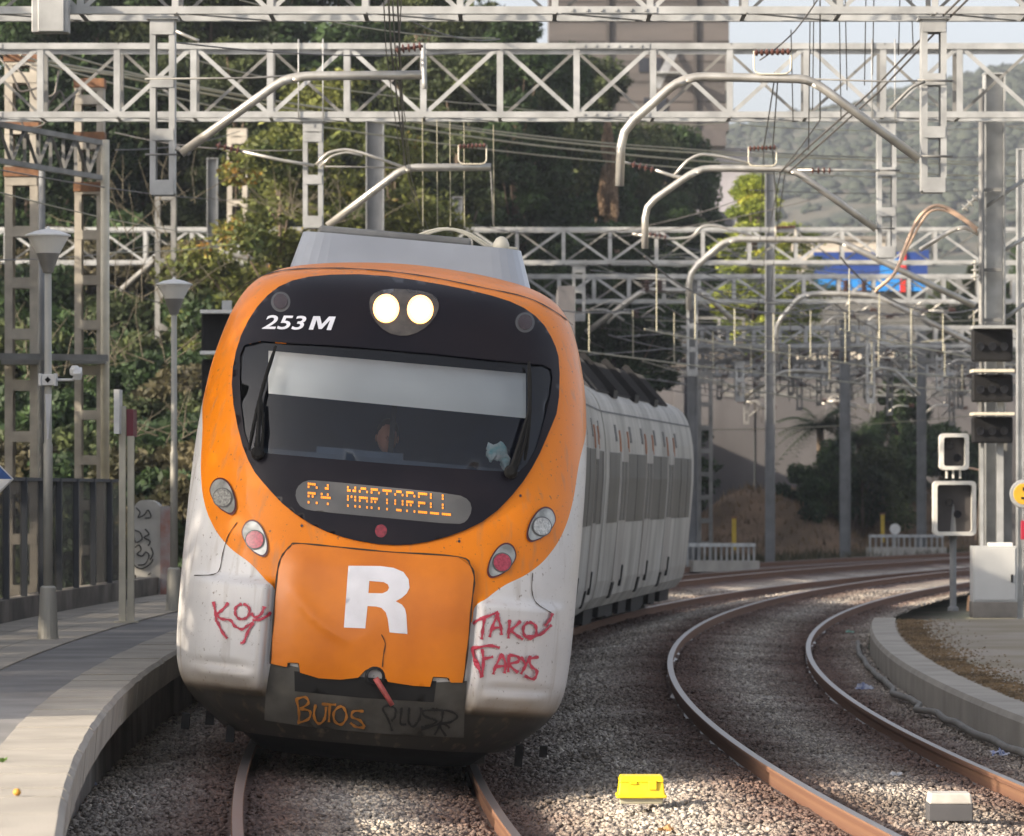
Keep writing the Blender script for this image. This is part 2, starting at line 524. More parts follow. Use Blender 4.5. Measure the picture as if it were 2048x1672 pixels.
# fence of dark panels
M['fence_panel'] = mat('dark_fence_panel', (0.055, 0.058, 0.06), 0.6, 0.1, 0.3, 0.8, c2=(0.12, 0.115, 0.105), stretch=(1, 1, 0.3))
fence_see_through(M['fence_panel'], .48)
M['fence_post'] = mat('fence_post', (0.085, 0.095, 0.11), 0.6, 0.2, 0.2, 2)
fp = plat_phis(30, 64, 40)
p0_, _, _, _ = arc(RT + 4.42, phi=fp[0])
fe = thing('panel_fence', (p0_.x, p0_.y, PZ), 'dark grey solid panel fence behind the platform lamps at far left', 'fence')
step = 1.55 / RT
a = fp[0]; zt = PZ + 1.58
while a < fp[-1] - 1e-4:
    mb = MB(); sweep(mb, [(RT + 4.42, PZ + .26), (RT + 4.42, zt - .02), (RT + 4.45, zt - .02), (RT + 4.45, PZ + .26)], [a, a + step * .5, a + step])
    mb.build('fence_panel', M['fence_panel'], fe)
    p, t, o, _ = arc(RT + 4.40, phi=a)
    mb = MB(); mb.box(p + Vector((0, 0, PZ + .92)), (0.07, 0.07, 1.36), Matrix.Rotation(math.atan2(-t.x, t.y), 3, 'Z'))
    mb.build('fence_post', M['fence_post'], fe)
    a += step
mb = MB(); sweep(mb, [(RT + 4.38, zt - .02), (RT + 4.38, zt + .02), (RT + 4.47, zt + .02), (RT + 4.47, zt - .02)], [fp[0] + (a - fp[0]) * i / 30 for i in range(31)])
mb.build('top_rail', M['fence_post'], fe)

# ---------------------------------------------------------------- right island with kerb
KZ = 0.14
isl = thing('island_platform', (6, 40, 0), 'low kerbed island with worn dirt top on the right, carrying the signals and pale cabinet', 'platform')
phr = [math.asin((y - YC) / (RT - 5.6)) for y in [14 + 1.0 * i for i in range(0, 59)]]
RK = RT - 3.86 - 1.72
mb = MB()
a = phr[0]; st = 1.0 / RK
while a < phr[-1]:
    sweep(mb, [(RK, -0.3), (RK, KZ - .05), (RK - .03, KZ), (RK - .36, KZ), (RK - .36, -0.3)], [a + .004 / RK, a + st / 2, a + st - .004 / RK])
    a += st
mb.build('kerb_stones', M['coping'], isl)
M['worn'] = mat('worn_island_top', (0.30, 0.265, 0.22), 0.95, 0, 0.3, 0.5, c2=(0.22, 0.19, 0.13), bump=0.5, bscale=25, lo=.4, hi=.65)
mb = MB(); sweep(mb, [(RK - .355, KZ - .02), (RK - .9, KZ + .0), (RK - 2, KZ + .01), (RK - 9, KZ + .02)], phr, closed=False)
mb.build('island_top', M['worn'], isl, smooth=True)
mb = MB(); sweep(mb, [(RK - .02 - k * .3, z) for k, z in ((0, -.3), (0, KZ - .03), (30, KZ - .03), (30, -.3))], [phr[-1] + .0001, phr[-1] + 0.4 / RK])
mb.build('end_kerb', M['coping'], isl)
# cable trough pipe lying along the foot of the kerb
pts = []
for i in range(160):
    y = 30 + i * 0.24
    wob = 0.03 * noise.noise((y * .5, 0, 0)) + (0.12 * math.exp(-((y - 47.5) / .5) ** 2)) + (0.1 * math.exp(-((y - 51) / .9) ** 2))
    p, t, o, _ = arc(RK + .17 + wob, Y=y)
    pts.append((p.x, p.y, -0.09 + 0.02 * noise.noise((y, 3, 0))))
mb = MB(); mb.tube(pts, 0.035, 6)
o = mb.build('cable', mat('cable_sheath', (0.20, 0.19, 0.17), .7), None, smooth=True)
tag(o, 'grey cable lying loosely along the foot of the right-hand kerb', 'cable')
# ---------------------------------------------------------------- the train
ROLL = R(5.0)
YF = 35.0
XF = -1.115
ra = Vector((math.cos(ROLL), 0, -math.sin(ROLL)))
ua = Vector((math.sin(ROLL), 0, math.cos(ROLL)))
def frame(o, fwd, roll):
    f = Vector(fwd).normalized()
    r = f.cross(Vector((0, 0, 1))).normalized()
    u = Vector((0, 0, 1))
    r2 = r * math.cos(roll) - u * math.sin(roll)
    u2 = r * math.sin(roll) + u * math.cos(roll)
    m = Matrix.Identity(4)
    for i in range(3):
        m[i][0] = r2[i]; m[i][1] = f[i]; m[i][2] = u2[i]; m[i][3] = o[i]
    return m
cars = []
Larc = [19.5, 16.0, 18.0]
ys = math.asin((YF - YC) / RT) * RT
for k, l in enumerate(Larc):
    p, t, o, _ = arc(RT, phi=ys / RT); q, t2, o2, _ = arc(RT, phi=(ys + l) / RT)
    if k == 0: p.x = XF; p.y = YF
    cars.append((frame(p, q - p, ROLL), (q - p).length))
    ys += l + 0.35
M0 = cars[0][0]
train = thing('commuter_train', None, 'orange and white commuter train with a large white R on its nose and lit headlights', 'train', mat=M0)
M0i = M0.inverted()
NB = 7.5

# profile tables (height, ...)
def interp(tab, v):
    if v <= tab[0][0]: return tab[0][1]
    for (a, x), (b, y) in zip(tab, tab[1:]):
        if v <= b:
            t = (v - a) / (b - a)
            return x + (y - x) * t
    return tab[-1][1]
def smooth_tab(tab, n=4):
    # Catmull-Rom resample
    out = []
    for i in range(len(tab) - 1):
        p0 = tab[max(i - 1, 0)]; p1 = tab[i]; p2 = tab[i + 1]; p3 = tab[min(i + 2, len(tab) - 1)]
        for k in range(n):
            t = k / n
            v = p1[0] + (p2[0] - p1[0]) * t
            m1 = (p2[1] - p0[1]) / max(1e-6, p2[0] - p0[0]) * (p2[0] - p1[0])
            m2 = (p3[1] - p1[1]) / max(1e-6, p3[0] - p1[0]) * (p2[0] - p1[0])
            h = (2 * t ** 3 - 3 * t ** 2 + 1) * p1[1] + (t ** 3 - 2 * t ** 2 + t) * m1 + (-2 * t ** 3 + 3 * t ** 2) * p2[1] + (t ** 3 - t ** 2) * m2
            out.append((v, h))
    out.append(tab[-1])
    return out
Wt = smooth_tab([(.04, .86), (.10, .93), (.24, 1.12), (.42, 1.33), (.6, 1.44), (.85, 1.478), (1.3, 1.487), (1.9, 1.49), (2.4, 1.482), (2.8, 1.45), (3.0, 1.42), (3.25, 1.36), (3.4, 1.31), (3.52, 1.25), (3.61, 1.18), (3.68, 1.09), (3.74, .96), (3.785, .79), (3.82, .58), (3.84, .36), (3.85, .15)])
Nt = smooth_tab([(.04, .60), (.16, .40), (.26, .28), (.4, .17), (.6, .08), (.9, .05), (1.3, .07), (1.65, .14), (2.0, .24), (2.4, .40), (2.9, .66), (3.3, .92), (3.5, 1.10), (3.62, 1.28), (3.72, 1.55), (3.78, 1.82), (3.82, 2.10), (3.85, 2.40)])
def ss(a, b, x):
    t = max(0, min(1, (x - a) / (b - a))); return t * t * (3 - 2 * t)
NP = 2.9
LQ = 1.15
def surfw(u, v, bump=True):
    W = interp(Wt, v); s = min(abs(u) / W, 0.99999)
    w = interp(Nt, v) + LQ * (1 - (1 - s ** NP) ** (1 / NP))
    if bump:
        a = abs(u)
        b = ss(.735, .79, a) * (1 - ss(1.20, 1.44, a)) * (1 - ss(1.30, 1.37, v)) * ss(.49, .56, v)
        w -= 0.12 * b
        w += 0.034 * ss(.82, 1.0, a) * (1 - ss(1.25, 1.42, a)) * math.exp(-((v - .71) / .028) ** 2)
        w -= 0.03 * ss(.80, .9, a) * (1 - ss(1.2, 1.42, a)) * math.exp(-((v - .64) / .035) ** 2)
        # hood bulge
        w -= 0.035 * (1 - ss(.55, .78, a)) * (1 - ss(1.45, 1.66, v))
    return w
def surfp(u, v, off=0.0, bump=True, dw=0.0):
    """point standing off the nose surface along its normal"""
    v = max(.10, min(3.838, v)); e = .008
    wu = (surfw(u + e, v, bump) - surfw(u - e, v, bump)) / (2 * e); wv = (surfw(u, v + e, bump) - surfw(u, v - e, bump)) / (2 * e)
    n = Vector((wu, -1, wv)).normalized()
    return Vector((u, surfw(u, v, bump) + dw, v)) + n * off
def uv_of(px, py, bump=True):
    w = 0.3
    for _ in range(12):
        d = YF + w
        for _ in range(2):
            loc = M0i @ at(px, py, d)
            d += (w - loc.y)
        w = surfw(loc.x, max(.08, min(3.845, loc.z)), bump)
    return loc.x, loc.z

def pip(x, y, poly):
    c = False; n = len(poly); j = n - 1
    for i in range(n):
        xi, yi = poly[i]; xj, yj = poly[j]
        if (yi > y) != (yj > y) and x < (xj - xi) * (y - yi) / (yj - yi) + xi: c = not c
        j = i
    return c
def densify(poly, step):
    out = []
    for i, a in enumerate(poly):
        b = poly[(i + 1) % len(poly)]
        n = max(1, int(math.hypot(b[0] - a[0], b[1] - a[1]) / step))
        for k in range(n):
            out.append((a[0] + (b[0] - a[0]) * k / n, a[1] + (b[1] - a[1]) * k / n))
    return out
def smooth_poly(poly, it=2):
    for _ in range(it):
        out = []
        for i, a in enumerate(poly):
            b = poly[(i + 1) % len(poly)]
            out.append((a[0] * .75 + b[0] * .25, a[1] * .75 + b[1] * .25))
            out.append((a[0] * .25 + b[0] * .75, a[1] * .25 + b[1] * .75))
        poly = out
    return poly
def patch(name, polys, off, mat_, parent=train, step=0.05, thick=0.0, extra=None, px=True, bump=True, smooth=True, warp=None):
    """a sheet laid on the nose surface inside the even-odd outline of polys (photo pixels -> surface)"""
    if px: polys = [[uv_of(x, y, bump) for x, y in p] for p in polys]
    polys = [densify(p, step) for p in polys]
    verts = []; edges = []
    for p in polys:
        n0 = len(verts)
        for q in p: verts.append(Vector(q))
        edges += [(n0 + i, n0 + (i + 1) % len(p)) for i in range(len(p))]
    xs = [v.x for v in verts]; ys_ = [v.y for v in verts]; bnd = [(v.x, v.y) for v in verts]
    x = min(xs) + step * .37
    while x < max(xs):
        y = min(ys_) + step * .41
        while y < max(ys_):
            if sum(pip(x, y, p) for p in polys) % 2 and min((x - bx) ** 2 + (y - by) ** 2 for bx, by in bnd) > (.45 * step) ** 2: verts.append(Vector((x + random.uniform(-.1, .1) * step, y + random.uniform(-.1, .1) * step)))
            y += step
        x += step
    vo, eo, fo, *_ = delaunay_2d_cdt(verts, edges, [], 0, 1e-5)
    keep = []
    for f in fo:
        cx = sum(vo[i].x for i in f) / 3; cy = sum(vo[i].y for i in f) / 3
        if sum(pip(cx, cy, p) for p in polys) % 2: keep.append(tuple(f))
    def P(u, v):
        return surfp(u, v, off, bump, warp(u, v) if warp else 0.0)
    mb = MB()
    vs = [P(v.x, v.y) for v in vo]
    mb.add(vs, keep)
    if thick:
        from collections import Counter
        cnt = Counter(); dirs = {}
        for f in keep:
            for a, b in zip(f, f[1:] + f[:1]):
                cnt[frozenset((a, b))] += 1; dirs[frozenset((a, b))] = (a, b)
        for e, c in cnt.items():
            if c == 1:
                a, b = dirs[e]
                mb.add([vs[a], vs[b], vs[b] + Vector((0, thick, 0)), vs[a] + Vector((0, thick, 0))], [(0, 1, 2, 3)])
    mb.v = [M0 @ v for v in mb.v]
    return mb.build(name, mat_, parent, smooth=smooth and not thick)

def ellipse(cx, cy, a, b, rot=0, n=28):
    r = R(rot)
    return [(cx + a * math.cos(t) * math.cos(r) - b * math.sin(t) * math.sin(r), cy + a * math.cos(t) * math.sin(r) + b * math.sin(t) * math.cos(r)) for t in [2 * math.pi * i / n for i in range(n)]]
def C1(*p): return [(350 + x * .43945, 440 + y * .43945) for x, y in p]
def C2(*p): return [(330 + x * .43945, 900 + y * .43945) for x, y in p]

# half width of the orange area by height, measured on both sides
lp = C1((245, 360), (190, 520), (150, 700), (130, 900), (120, 1100), (125, 1274)) + C2((170, 170), (200, 310), (270, 420), (400, 545), (500, 625))
rp = C2((1870, 140), (1810, 350), (1740, 480), (1640, 580), (1500, 650), (1400, 710))
ob = []
for q in lp + rp:
    u, v = uv_of(*q); ob.append((v, abs(u)))
ob.sort()
# bin into a clean monotone table
tabo = []
for vb in [1.18, 1.27, 1.36, 1.45, 1.58, 1.72, 1.9, 2.1, 2.4, 2.7, 3.0, 3.3]:
    ws = [(math.exp(-((v - vb) / .07) ** 2) + 1e-9, u) for v, u in ob]
    tabo.append((vb, sum(a * b for a, b in ws) / sum(a for a, b in ws)))
ORANGE_TAB = tabo

def paint_mat():
    m = bpy.data.materials.new('train_paint'); m.use_nodes = True
    n = m.node_tree; b = n.nodes['Principled BSDF']; lk = n.links.new
    tc = n.nodes.new('ShaderNodeTexCoord'); sp = n.nodes.new('ShaderNodeSeparateXYZ'); lk(tc.outputs['Object'], sp.inputs[0])
    def m_(op, a, bb=None, c=None):
        x = n.nodes.new('ShaderNodeMath'); x.operation = op
        for i, v in enumerate((a, bb, c)):
            if v is None: continue
            if isinstance(v, (int, float)): x.inputs[i].default_value = v
            else: lk(v, x.inputs[i])
        return x.outputs[0]
    fc = n.nodes.new('ShaderNodeFloatCurve')
    cv = fc.mapping.curves[0]
    pts = [(0, 0), (.97 / 4.2, 0.0)] + [(v / 4.2, min(.98, u / 1.6)) for v, u in ORANGE_TAB] + [(3.42 / 4.2, .99), (1, 1)]
    while len(cv.points) > 2: cv.points.remove(cv.points[-1])
    cv.points[0].location = pts[0]; cv.points[1].location = pts[-1]
    for p in pts[1:-1]: cv.points.new(*p)
    for p in cv.points: p.handle_type = 'AUTO_CLAMPED'
    fc.mapping.update()
    lk(m_('DIVIDE', sp.outputs[2], 4.2), fc.inputs['Value'])
    w_ = m_('MULTIPLY', fc.outputs[0], 1.6)
    inside = m_('LESS_THAN', m_('ABSOLUTE', sp.outputs[0]), w_)
    # the orange wraps back over the roof shoulder only for the cab
    front = m_('LESS_THAN', sp.outputs[1], 3.0)
    fac = m_('MULTIPLY', inside, front)
    no = n.nodes.new('ShaderNodeTexNoise'); no.inputs['Scale'].default_value = 2.2; no.inputs['Detail'].default_value = 8; lk(tc.outputs['Object'], no.inputs['Vector'])
    def mix(a, bb, f, bt='MIX'):
        x = n.nodes.new('ShaderNodeMix'); x.data_type = 'RGBA'; x.blend_type = bt
        for nm, v in (('A', a), ('B', bb), ('Factor', f)):
            if isinstance(v, tuple): x.inputs[nm].default_value = v
            elif isinstance(v, (int, float)): x.inputs[nm].default_value = v
            else: lk(v, x.inputs[nm])
        return x.outputs['Result']
    org = mix((0.86, 0.25, 0.001, 1), (0.70, 0.185, 0.001, 1), no.outputs['Fac'])
    wht = mix((0.72, 0.72, 0.72, 1), (0.52, 0.51, 0.50, 1), no.outputs['Fac'])
    c = mix(wht, org, fac)
    # specks of dirt
    vo = n.nodes.new('ShaderNodeTexNoise'); vo.inputs['Scale'].default_value = 34; vo.inputs['Detail'].default_value = 3; lk(tc.outputs['Object'], vo.inputs['Vector'])
    sk = n.nodes.new('ShaderNodeMapRange'); sk.inputs[1].default_value = .655; sk.inputs[2].default_value = .73; lk(vo.outputs['Fac'], sk.inputs[0])
    c = mix(c, (0.12, 0.08, 0.05, 1), m_('MULTIPLY', sk.outputs[0], .7))
    # road film low down: brown grime rising from the skirt
    h = n.nodes.new('ShaderNodeMapRange'); h.inputs[1].default_value = .76; h.inputs[2].default_value = .50
    lk(m_('ADD', sp.outputs[2], m_('MULTIPLY_ADD', no.outputs['Fac'], .24, -.12)), h.inputs[0])
    c = mix(c, (0.20, 0.14, 0.07, 1), m_('MULTIPLY', m_('POWER', h.outputs[0], 1.2), .9))
    h2 = n.nodes.new('ShaderNodeMapRange'); h2.inputs[1].default_value = .54; h2.inputs[2].default_value = .49; lk(sp.outputs[2], h2.inputs[0])
    c = mix(c, mix((0.028, 0.025, 0.021, 1), (0.055, 0.05, 0.043, 1), no.outputs['Fac']), h2.outputs[0])
    # vertical streaks
    mp = n.nodes.new('ShaderNodeMapping'); mp.inputs['Scale'].default_value = (14, 14, .7); lk(tc.outputs['Object'], mp.inputs[0])
    n3 = n.nodes.new('ShaderNodeTexNoise'); n3.inputs['Scale'].default_value = 1; n3.inputs['Detail'].default_value = 4; lk(mp.outputs[0], n3.inputs['Vector'])
    st = n.nodes.new('ShaderNodeMapRange'); st.inputs[1].default_value = .56; st.inputs[2].default_value = .8; lk(n3.outputs['Fac'], st.inputs[0])
    c = mix(c, (0.25, 0.19, 0.12, 1), m_('MULTIPLY', st.outputs[0], .5))
    lk(c, b.inputs['Base Color'])
    b.inputs['Roughness'].default_value = .42
    b.inputs['Specular IOR Level'].default_value = .22
    b.inputs['Coat Weight'].default_value = .2; b.inputs['Coat Roughness'].default_value = .06
    n4 = n.nodes.new('ShaderNodeTexNoise'); n4.inputs['Scale'].default_value = 1.4; n4.inputs['Detail'].default_value = 2; lk(tc.outputs['Object'], n4.inputs['Vector'])
    bp = n.nodes.new('ShaderNodeBump'); bp.inputs['Strength'].default_value = .25; bp.inputs['Distance'].default_value = .03
    lk(n4.outputs['Fac'], bp.inputs['Height']); lk(bp.outputs[0], b.inputs['Normal'])
    return m
M['paint'] = paint_mat()
M['orange'] = mat('orange_hood_paint', (0.76, 0.215, 0.001), .38, 0, .2, 2.2, c2=(0.60, 0.155, 0.001), coat=.15)
M['letter'] = mat('white_letter_film', (0.82, 0.82, 0.86), .4, 0, .12, 5)
M['mask'] = mat('black_window_surround', (0.007, 0.006, 0.010), .32, 0, .3, 2, c2=(0.012, 0.009, 0.012), coat=0)
M['mask'].node_tree.nodes['Principled BSDF'].inputs['Specular IOR Level'].default_value = .2
M['skirt'] = mat('grimy_grey_skirt', (0.040, 0.037, 0.031), .7, 0, .4, 3, c2=(0.10, 0.095, 0.083), lo=.3, hi=.6)
M['seam'] = mat('panel_seam', (0.05, 0.03, 0.015), .8)
M['silver'] = mat('silver_fairing', (0.50, 0.52, 0.54), .34, .5, .12, 2)

# glass outline and openings
glass_px = C1((320, 575), (400, 556), (500, 565), (700, 575), (900, 590), (1150, 612), (1400, 638), (1580, 655), (1670, 664), (1705, 682), (1712, 720), (1703, 800), (1680, 900), (1640, 1040), (1600, 1110), (1560, 1150), (1400, 1143), (1000, 1115), (700, 1090), (450, 1068), (380, 1062), (345, 1050), (318, 960), (305, 850), (300, 720), (302, 620))
mask_px = smooth_poly(C1((650, 258), (900, 255), (1150, 290), (1400, 340), (1560, 390), (1660, 460), (1720, 560), (1745, 650), (1740, 860), (1700, 960), (1640, 1100), (1560, 1225)) + C2((1480, 310), (1330, 385), (1150, 432), (1000, 436), (850, 412), (700, 362), (560, 272), (460, 165)) + C1((350, 1130), (300, 1000), (262, 790), (272, 640), (318, 495), (400, 370), (500, 292)), 1)
disp_px = smooth_poly(C2((600, 175), (640, 142), (700, 143), (1000, 172), (1330, 205), (1385, 232), (1396, 280), (1370, 330), (1330, 343), (1000, 312), (690, 283), (625, 270), (595, 225)), 1)
lamp_px = smooth_poly(C1((890, 350), (960, 322), (1100, 330), (1180, 350), (1205, 400), (1180, 460), (1120, 515), (1040, 540), (960, 520), (900, 460), (882, 400)), 1)
g_uv = [uv_of(x, y) for x, y in glass_px]
gc = (sum(p[0] for p in g_uv) / len(g_uv), sum(p[1] for p in g_uv) / len(g_uv))
g_small = [(gc[0] + (p[0] - gc[0]) * .97, gc[1] + (p[1] - gc[1]) * .95) for p in g_uv]
g_big = [(gc[0] + (p[0] - gc[0]) * 1.018, gc[1] + (p[1] - gc[1]) * 1.035) for p in g_uv]

# cab shell
rows = []
v = .20
while v < 3.846:
    rows.append(v); v += .022 if v < 3.5 else .010
rows.append(3.85)
NA = 150
def shell_row(v, back):
    W = interp(Wt, v); out = []
    for k in range(NA + 1):
        th = -math.pi / 2 + math.pi * k / NA
        sn = math.sin(th)
        u = W * math.copysign(abs(sn) ** (2 / NP), sn)
        # superellipse keeps dense points at the corners
        u = max(-W * .99999, min(W * .99999, u))
        out.append(Vector((u, surfw(u, v), v)))
    zend = surfw(W, v)
    out = [Vector((-W, back, v)), Vector((-W, (back + zend) / 2, v))] + out + [Vector((W, (back + zend) / 2, v)), Vector((W, back, v))]
    return out
def make_shell(back=4.2):
    R_ = [shell_row(v, back) for v in rows]
    n = len(R_[0]); vs = [p for r_ in R_ for p in r_]; fs = []
    for i in range(len(R_) - 1):
        for k in range(n - 1):
            f = (i * n + k, i * n + k + 1, (i + 1) * n + k + 1, (i + 1) * n + k)
            c = sum((vs[j] for j in f), Vector()) / 4
            if c.y < 2.4 and pip(c.x, c.z, g_big): continue
            fs.append(f)
    # roof cap
    m = (len(R_) - 1) * n
    fs.append(tuple(m + k for k in range(n)))
    return vs, fs
mb = MB(); vs, fs = make_shell(); mb.add([M0 @ v for v in vs], fs)
shell = mb.build('cab_body', M['paint'], train, smooth=True)

# black surround with the window opening, glass
ws = patch('window_surround', [mask_px, glass_px], .016, M['mask'], step=.034)
M['windscreen'] = glass('windscreen_glass', (0.82, 0.85, 0.88, 1), .02)
patch('windscreen', [glass_px], .004, M['windscreen'], step=.08)
M['bezel'] = mat('display_bezel', (0.10, 0.10, 0.10), .35, 0, .2, 4)
dsp = patch('destination_display', [disp_px], .020, M['bezel'], step=.05)
dots = dict(R="1111010001100011111010100100101 0001".replace(' ', ''))
FONT = {'R': ["11110", "10001", "10001", "11110", "10100", "10010", "10001"], '4': ["00010", "00110", "01010", "10010", "11111", "00010", "00010"],
        'M': ["10001", "11011", "10101", "10101", "10001", "10001", "10001"], 'A': ["01110", "10001", "10001", "11111", "10001", "10001", "10001"],
        'T': ["11111", "00100", "00100", "00100", "00100", "00100", "00100"], 'O': ["01110", "10001", "10001", "10001", "10001", "10001", "01110"],
        'E': ["11111", "10000", "10000", "11110", "10000", "10000", "11111"], 'L': ["10000", "10000", "10000", "10000", "10000", "10000", "11111"]}
M['led'] = emit('amber_led', (1.0, 0.30, 0.02, 1), .42)
def on_surf(px, py, off, bump=True):
    u, v = uv_of(px, py, bump)
    return M0 @ surfp(u, v, off, bump)
mb = MB()
def quad_px(mb, cx, cy, hw, hh, off, tilt=.10):
    ps = [on_surf(cx + sx * hw - sy * hh * 0, cy + sy * hh + sx * hw * tilt, off) for sx, sy in ((-1, -1), (1, -1), (1, 1), (-1, 1))]
    mb.add(ps, [(0, 1, 2, 3)])
def led_word(word, x0, pitch):
    for i, ch in enumerate(word):
        for r_ in range(7):
            if r_ in (2, 5): continue
            for c_ in range(5):
                if FONT[ch][r_][c_] == '1':
                    x = x0 + i * pitch + c_ * pitch * .155
                    y = 970 + (x - 616) * .088 + r_ * 6.1
                    quad_px(mb, x + 2, y, pitch * .066, 2.3, .026)
led_word('R4', 616, 26)
led_word('MARTORELL', 694, 23.6)
mb.build('display_letters', M['led'], dsp)

# top lamps
M['lampglass'] = mat('lamp_housing', (0.035, 0.030, 0.026), .12, 0, .3, 5, c2=(0.10, 0.085, 0.07), coat=.6)
hl = patch('headlight', [lamp_px], .022, M['lampglass'], step=.04)
M['lit'] = emit('lit_lamp', (1.0, 0.80, 0.45, 1), 9.0)
M['halo'] = emit('lit_lamp_halo', (1.0, 0.50, 0.15, 1), 2.2)
for (cx, cy) in ((772, 622), (840, 624)):
    patch('lamp_halo', [ellipse(cx, cy, 26, 28)], .028, M['halo'], hl, step=.03)  # glowing disc imitates the warm falloff of light around each lamp
    patch('lit_lamp', [ellipse(cx, cy, 18, 20)], .034, M['lit'], hl, step=.03)
M['ring'] = mat('chrome_ring', (0.25, 0.24, 0.24), .25, .8, .2, 5)
M['lens_dark'] = mat('dark_lens', (0.05, 0.03, 0.03), .15, 0, .3, 5, coat=.5)
for (cx, cy) in ((563, 607), (1048, 648)):
    o = patch('marker_lamp', [ellipse(cx, cy, 19, 20)], .018, M['bezel'], step=.03)
    patch('lens', [ellipse(cx, cy, 14, 15)], .024, M['lens_dark'], o, step=.03)
M['redlens'] = mat('red_lens', (0.22, 0.01, 0.02), .2, 0, .4, 30, c2=(.10, .005, .01), coat=.6)
patch('red_lamp', [ellipse(762, 1063, 12, 13)], .018, M['redlens'], step=.02)
# side lamps, teardrop housings
M['lampring'] = mat('dark_lamp_ring', (0.10, 0.012, 0.012), .3)
M['lamp_reflector'] = mat('lamp_reflector', (0.20, 0.21, 0.20), .3, .4, .4, 9, c2=(.46, .47, .45))
M['lamp_white'] = mat('clear_lens', (0.50, 0.50, 0.46), .15, .3, .4, 60, c2=(.25, .25, .24), coat=.7)
M['lens_red'] = mat('ruby_lens', (0.45, 0.03, 0.06), .15, 0, .4, 60, c2=(.25, .01, .03), coat=.7)
def tear(cx, cy, s, mir):
    # leaf outline: rounded above, pointed low towards the middle
    base = [(-22, -22), (-14, -33), (-2, -36), (10, -29), (20, -12), (26, 8), (26, 28), (18, 37), (8, 33), (-6, 24), (-18, 8), (-25, -10)]
    return [(cx + mir * x * s, cy + y * s) for x, y in base]
for (cx, cy, mir, m_, tilt) in ((447, 993, 1, 'lamp_white', 0), (510, 1077, 1, 'lens_red', 0), (1082, 1050, -1, 'lamp_white', 0), (1004, 1122, -1, 'lens_red', 0)):
    def rt(pl, dx=0):
        if mir == 1: return pl
        a = R(9); return [(cx + (x - cx) * math.cos(a) - (y - cy) * math.sin(a), cy + (x - cx) * math.sin(a) + (y - cy) * math.cos(a)) for x, y in pl]
    o = patch('side_lamp', [smooth_poly(rt(tear(cx, cy, 1.06, mir)))], .012, M['lampring'], step=.04)
    patch('reflector', [smooth_poly(rt(tear(cx, cy, .95, mir)))], .018, M['lamp_reflector'], o, step=.03)
    patch('lens_rim', [ellipse(cx + mir * 2, cy + 4, 19.5, 20)], .023, M['bezel'], o, step=.02)
    patch('lens', [ellipse(cx + mir * 2, cy + 4, 17, 17.5)], .028, M[m_], o, step=.02)
# hood with the big letter, slightly dented
hood_px = C2((600, 432), (575, 445), (545, 480), (528, 520), (515, 600), (500, 800), (488, 970), (560, 985), (565, 965), (612, 968), (618, 1010), (700, 1035), (800, 1042), (880, 1033), (912, 1000), (950, 985), (985, 1000), (1015, 1052), (1130, 1070), (1205, 1074), (1218, 1030), (1285, 1033), (1295, 1055), (1350, 1055), (1370, 900), (1388, 700), (1400, 590), (1385, 535), (1330, 492), (1000, 470), (750, 445))
def dent(u, v):
    # shallow pushed-in dish left of the letter, its rim shows as a light line
    d = ((u + .18) / .42) ** 2 + ((v - 1.02) / .40) ** 2
    
    # fold line running from upper left down towards the middle
    x0, y0, x1, y1 = -.66, 1.38, -.12, .93
    t = max(0, min(1, ((u - x0) * (x1 - x0) + (v - y0) * (y1 - y0)) / ((x1 - x0) ** 2 + (y1 - y0) ** 2)))
    px_, py_ = x0 + (x1 - x0) * t, y0 + (y1 - y0) * t - .07 * math.sin(math.pi * t)
    dist = (u - px_) * .64 + (v - py_) * .77
    return -.010 * math.exp(-(dist / .035) ** 2) * math.sin(math.pi * max(.02, t)) + .016 * ss(0, .12, dist) * ss(.5, .2, dist) * math.sin(math.pi * t)
patch('hood_gap', [[(x + (752 - x) * -.018, y + (1225 - y) * -.018 ) for x, y in hood_px], [(x + (752 - x) * .02, y + (1225 - y) * .02 ) for x, y in hood_px]], .006, M['seam'], step=.06)
hood = patch('hood', [hood_px], .034, M['orange'], step=.03, thick=0, warp=dent)
Rl = C2((835, 535), (980, 537), (1040, 545), (1085, 563), (1108, 592), (1112, 630), (1100, 655), (1078, 675), (1050, 690), (1078, 705), (1092, 725), (1098, 750), (1103, 838), (1022, 830), (1014, 770), (1005, 740), (985, 720), (960, 714), (922, 712), (912, 812), (815, 808))
Rh = C2((930, 600), (995, 605), (1014, 615), (1020, 630), (1012, 645), (990, 655), (926, 654))
patch('letter', [Rl, Rh], .038, M['letter'], hood, step=.03, warp=dent)
# hairline crack
HOODL = C2((488, 970), (500, 800), (515, 600), (528, 520), (545, 480), (575, 445), (600, 432), (750, 445), (1000, 470), (1330, 492), (1385, 535), (1400, 590), (1388, 700), (1370, 900), (1350, 1055))
def stroke(mb, pts, wpx, off, warp=None, bump=True):
    pts = [Vector(p) for p in pts]; m = len(pts)
    L_, R__ = [], []
    for i, p in enumerate(pts):
        a = pts[max(i - 1, 0)]; b = pts[min(i + 1, m - 1)]
        t = (b - a).normalized(); nn = Vector((-t.y, t.x))
        ww = wpx * (0.85 + .3 * math.sin(i * 1.7)) / 2
        L_.append(p + nn * ww); R__.append(p - nn * ww)
    def P(q):
        u, v = uv_of(q.x, q.y, bump)
        return M0 @ surfp(u, v, off, bump, warp(u, v) if warp else 0.0)
    vs = []
    for a, b in zip(L_, R__): vs += [P(a), P(b)]
    mb.add(vs, [(2 * i, 2 * i + 1, 2 * i + 3, 2 * i + 2) for i in range(m - 1)])
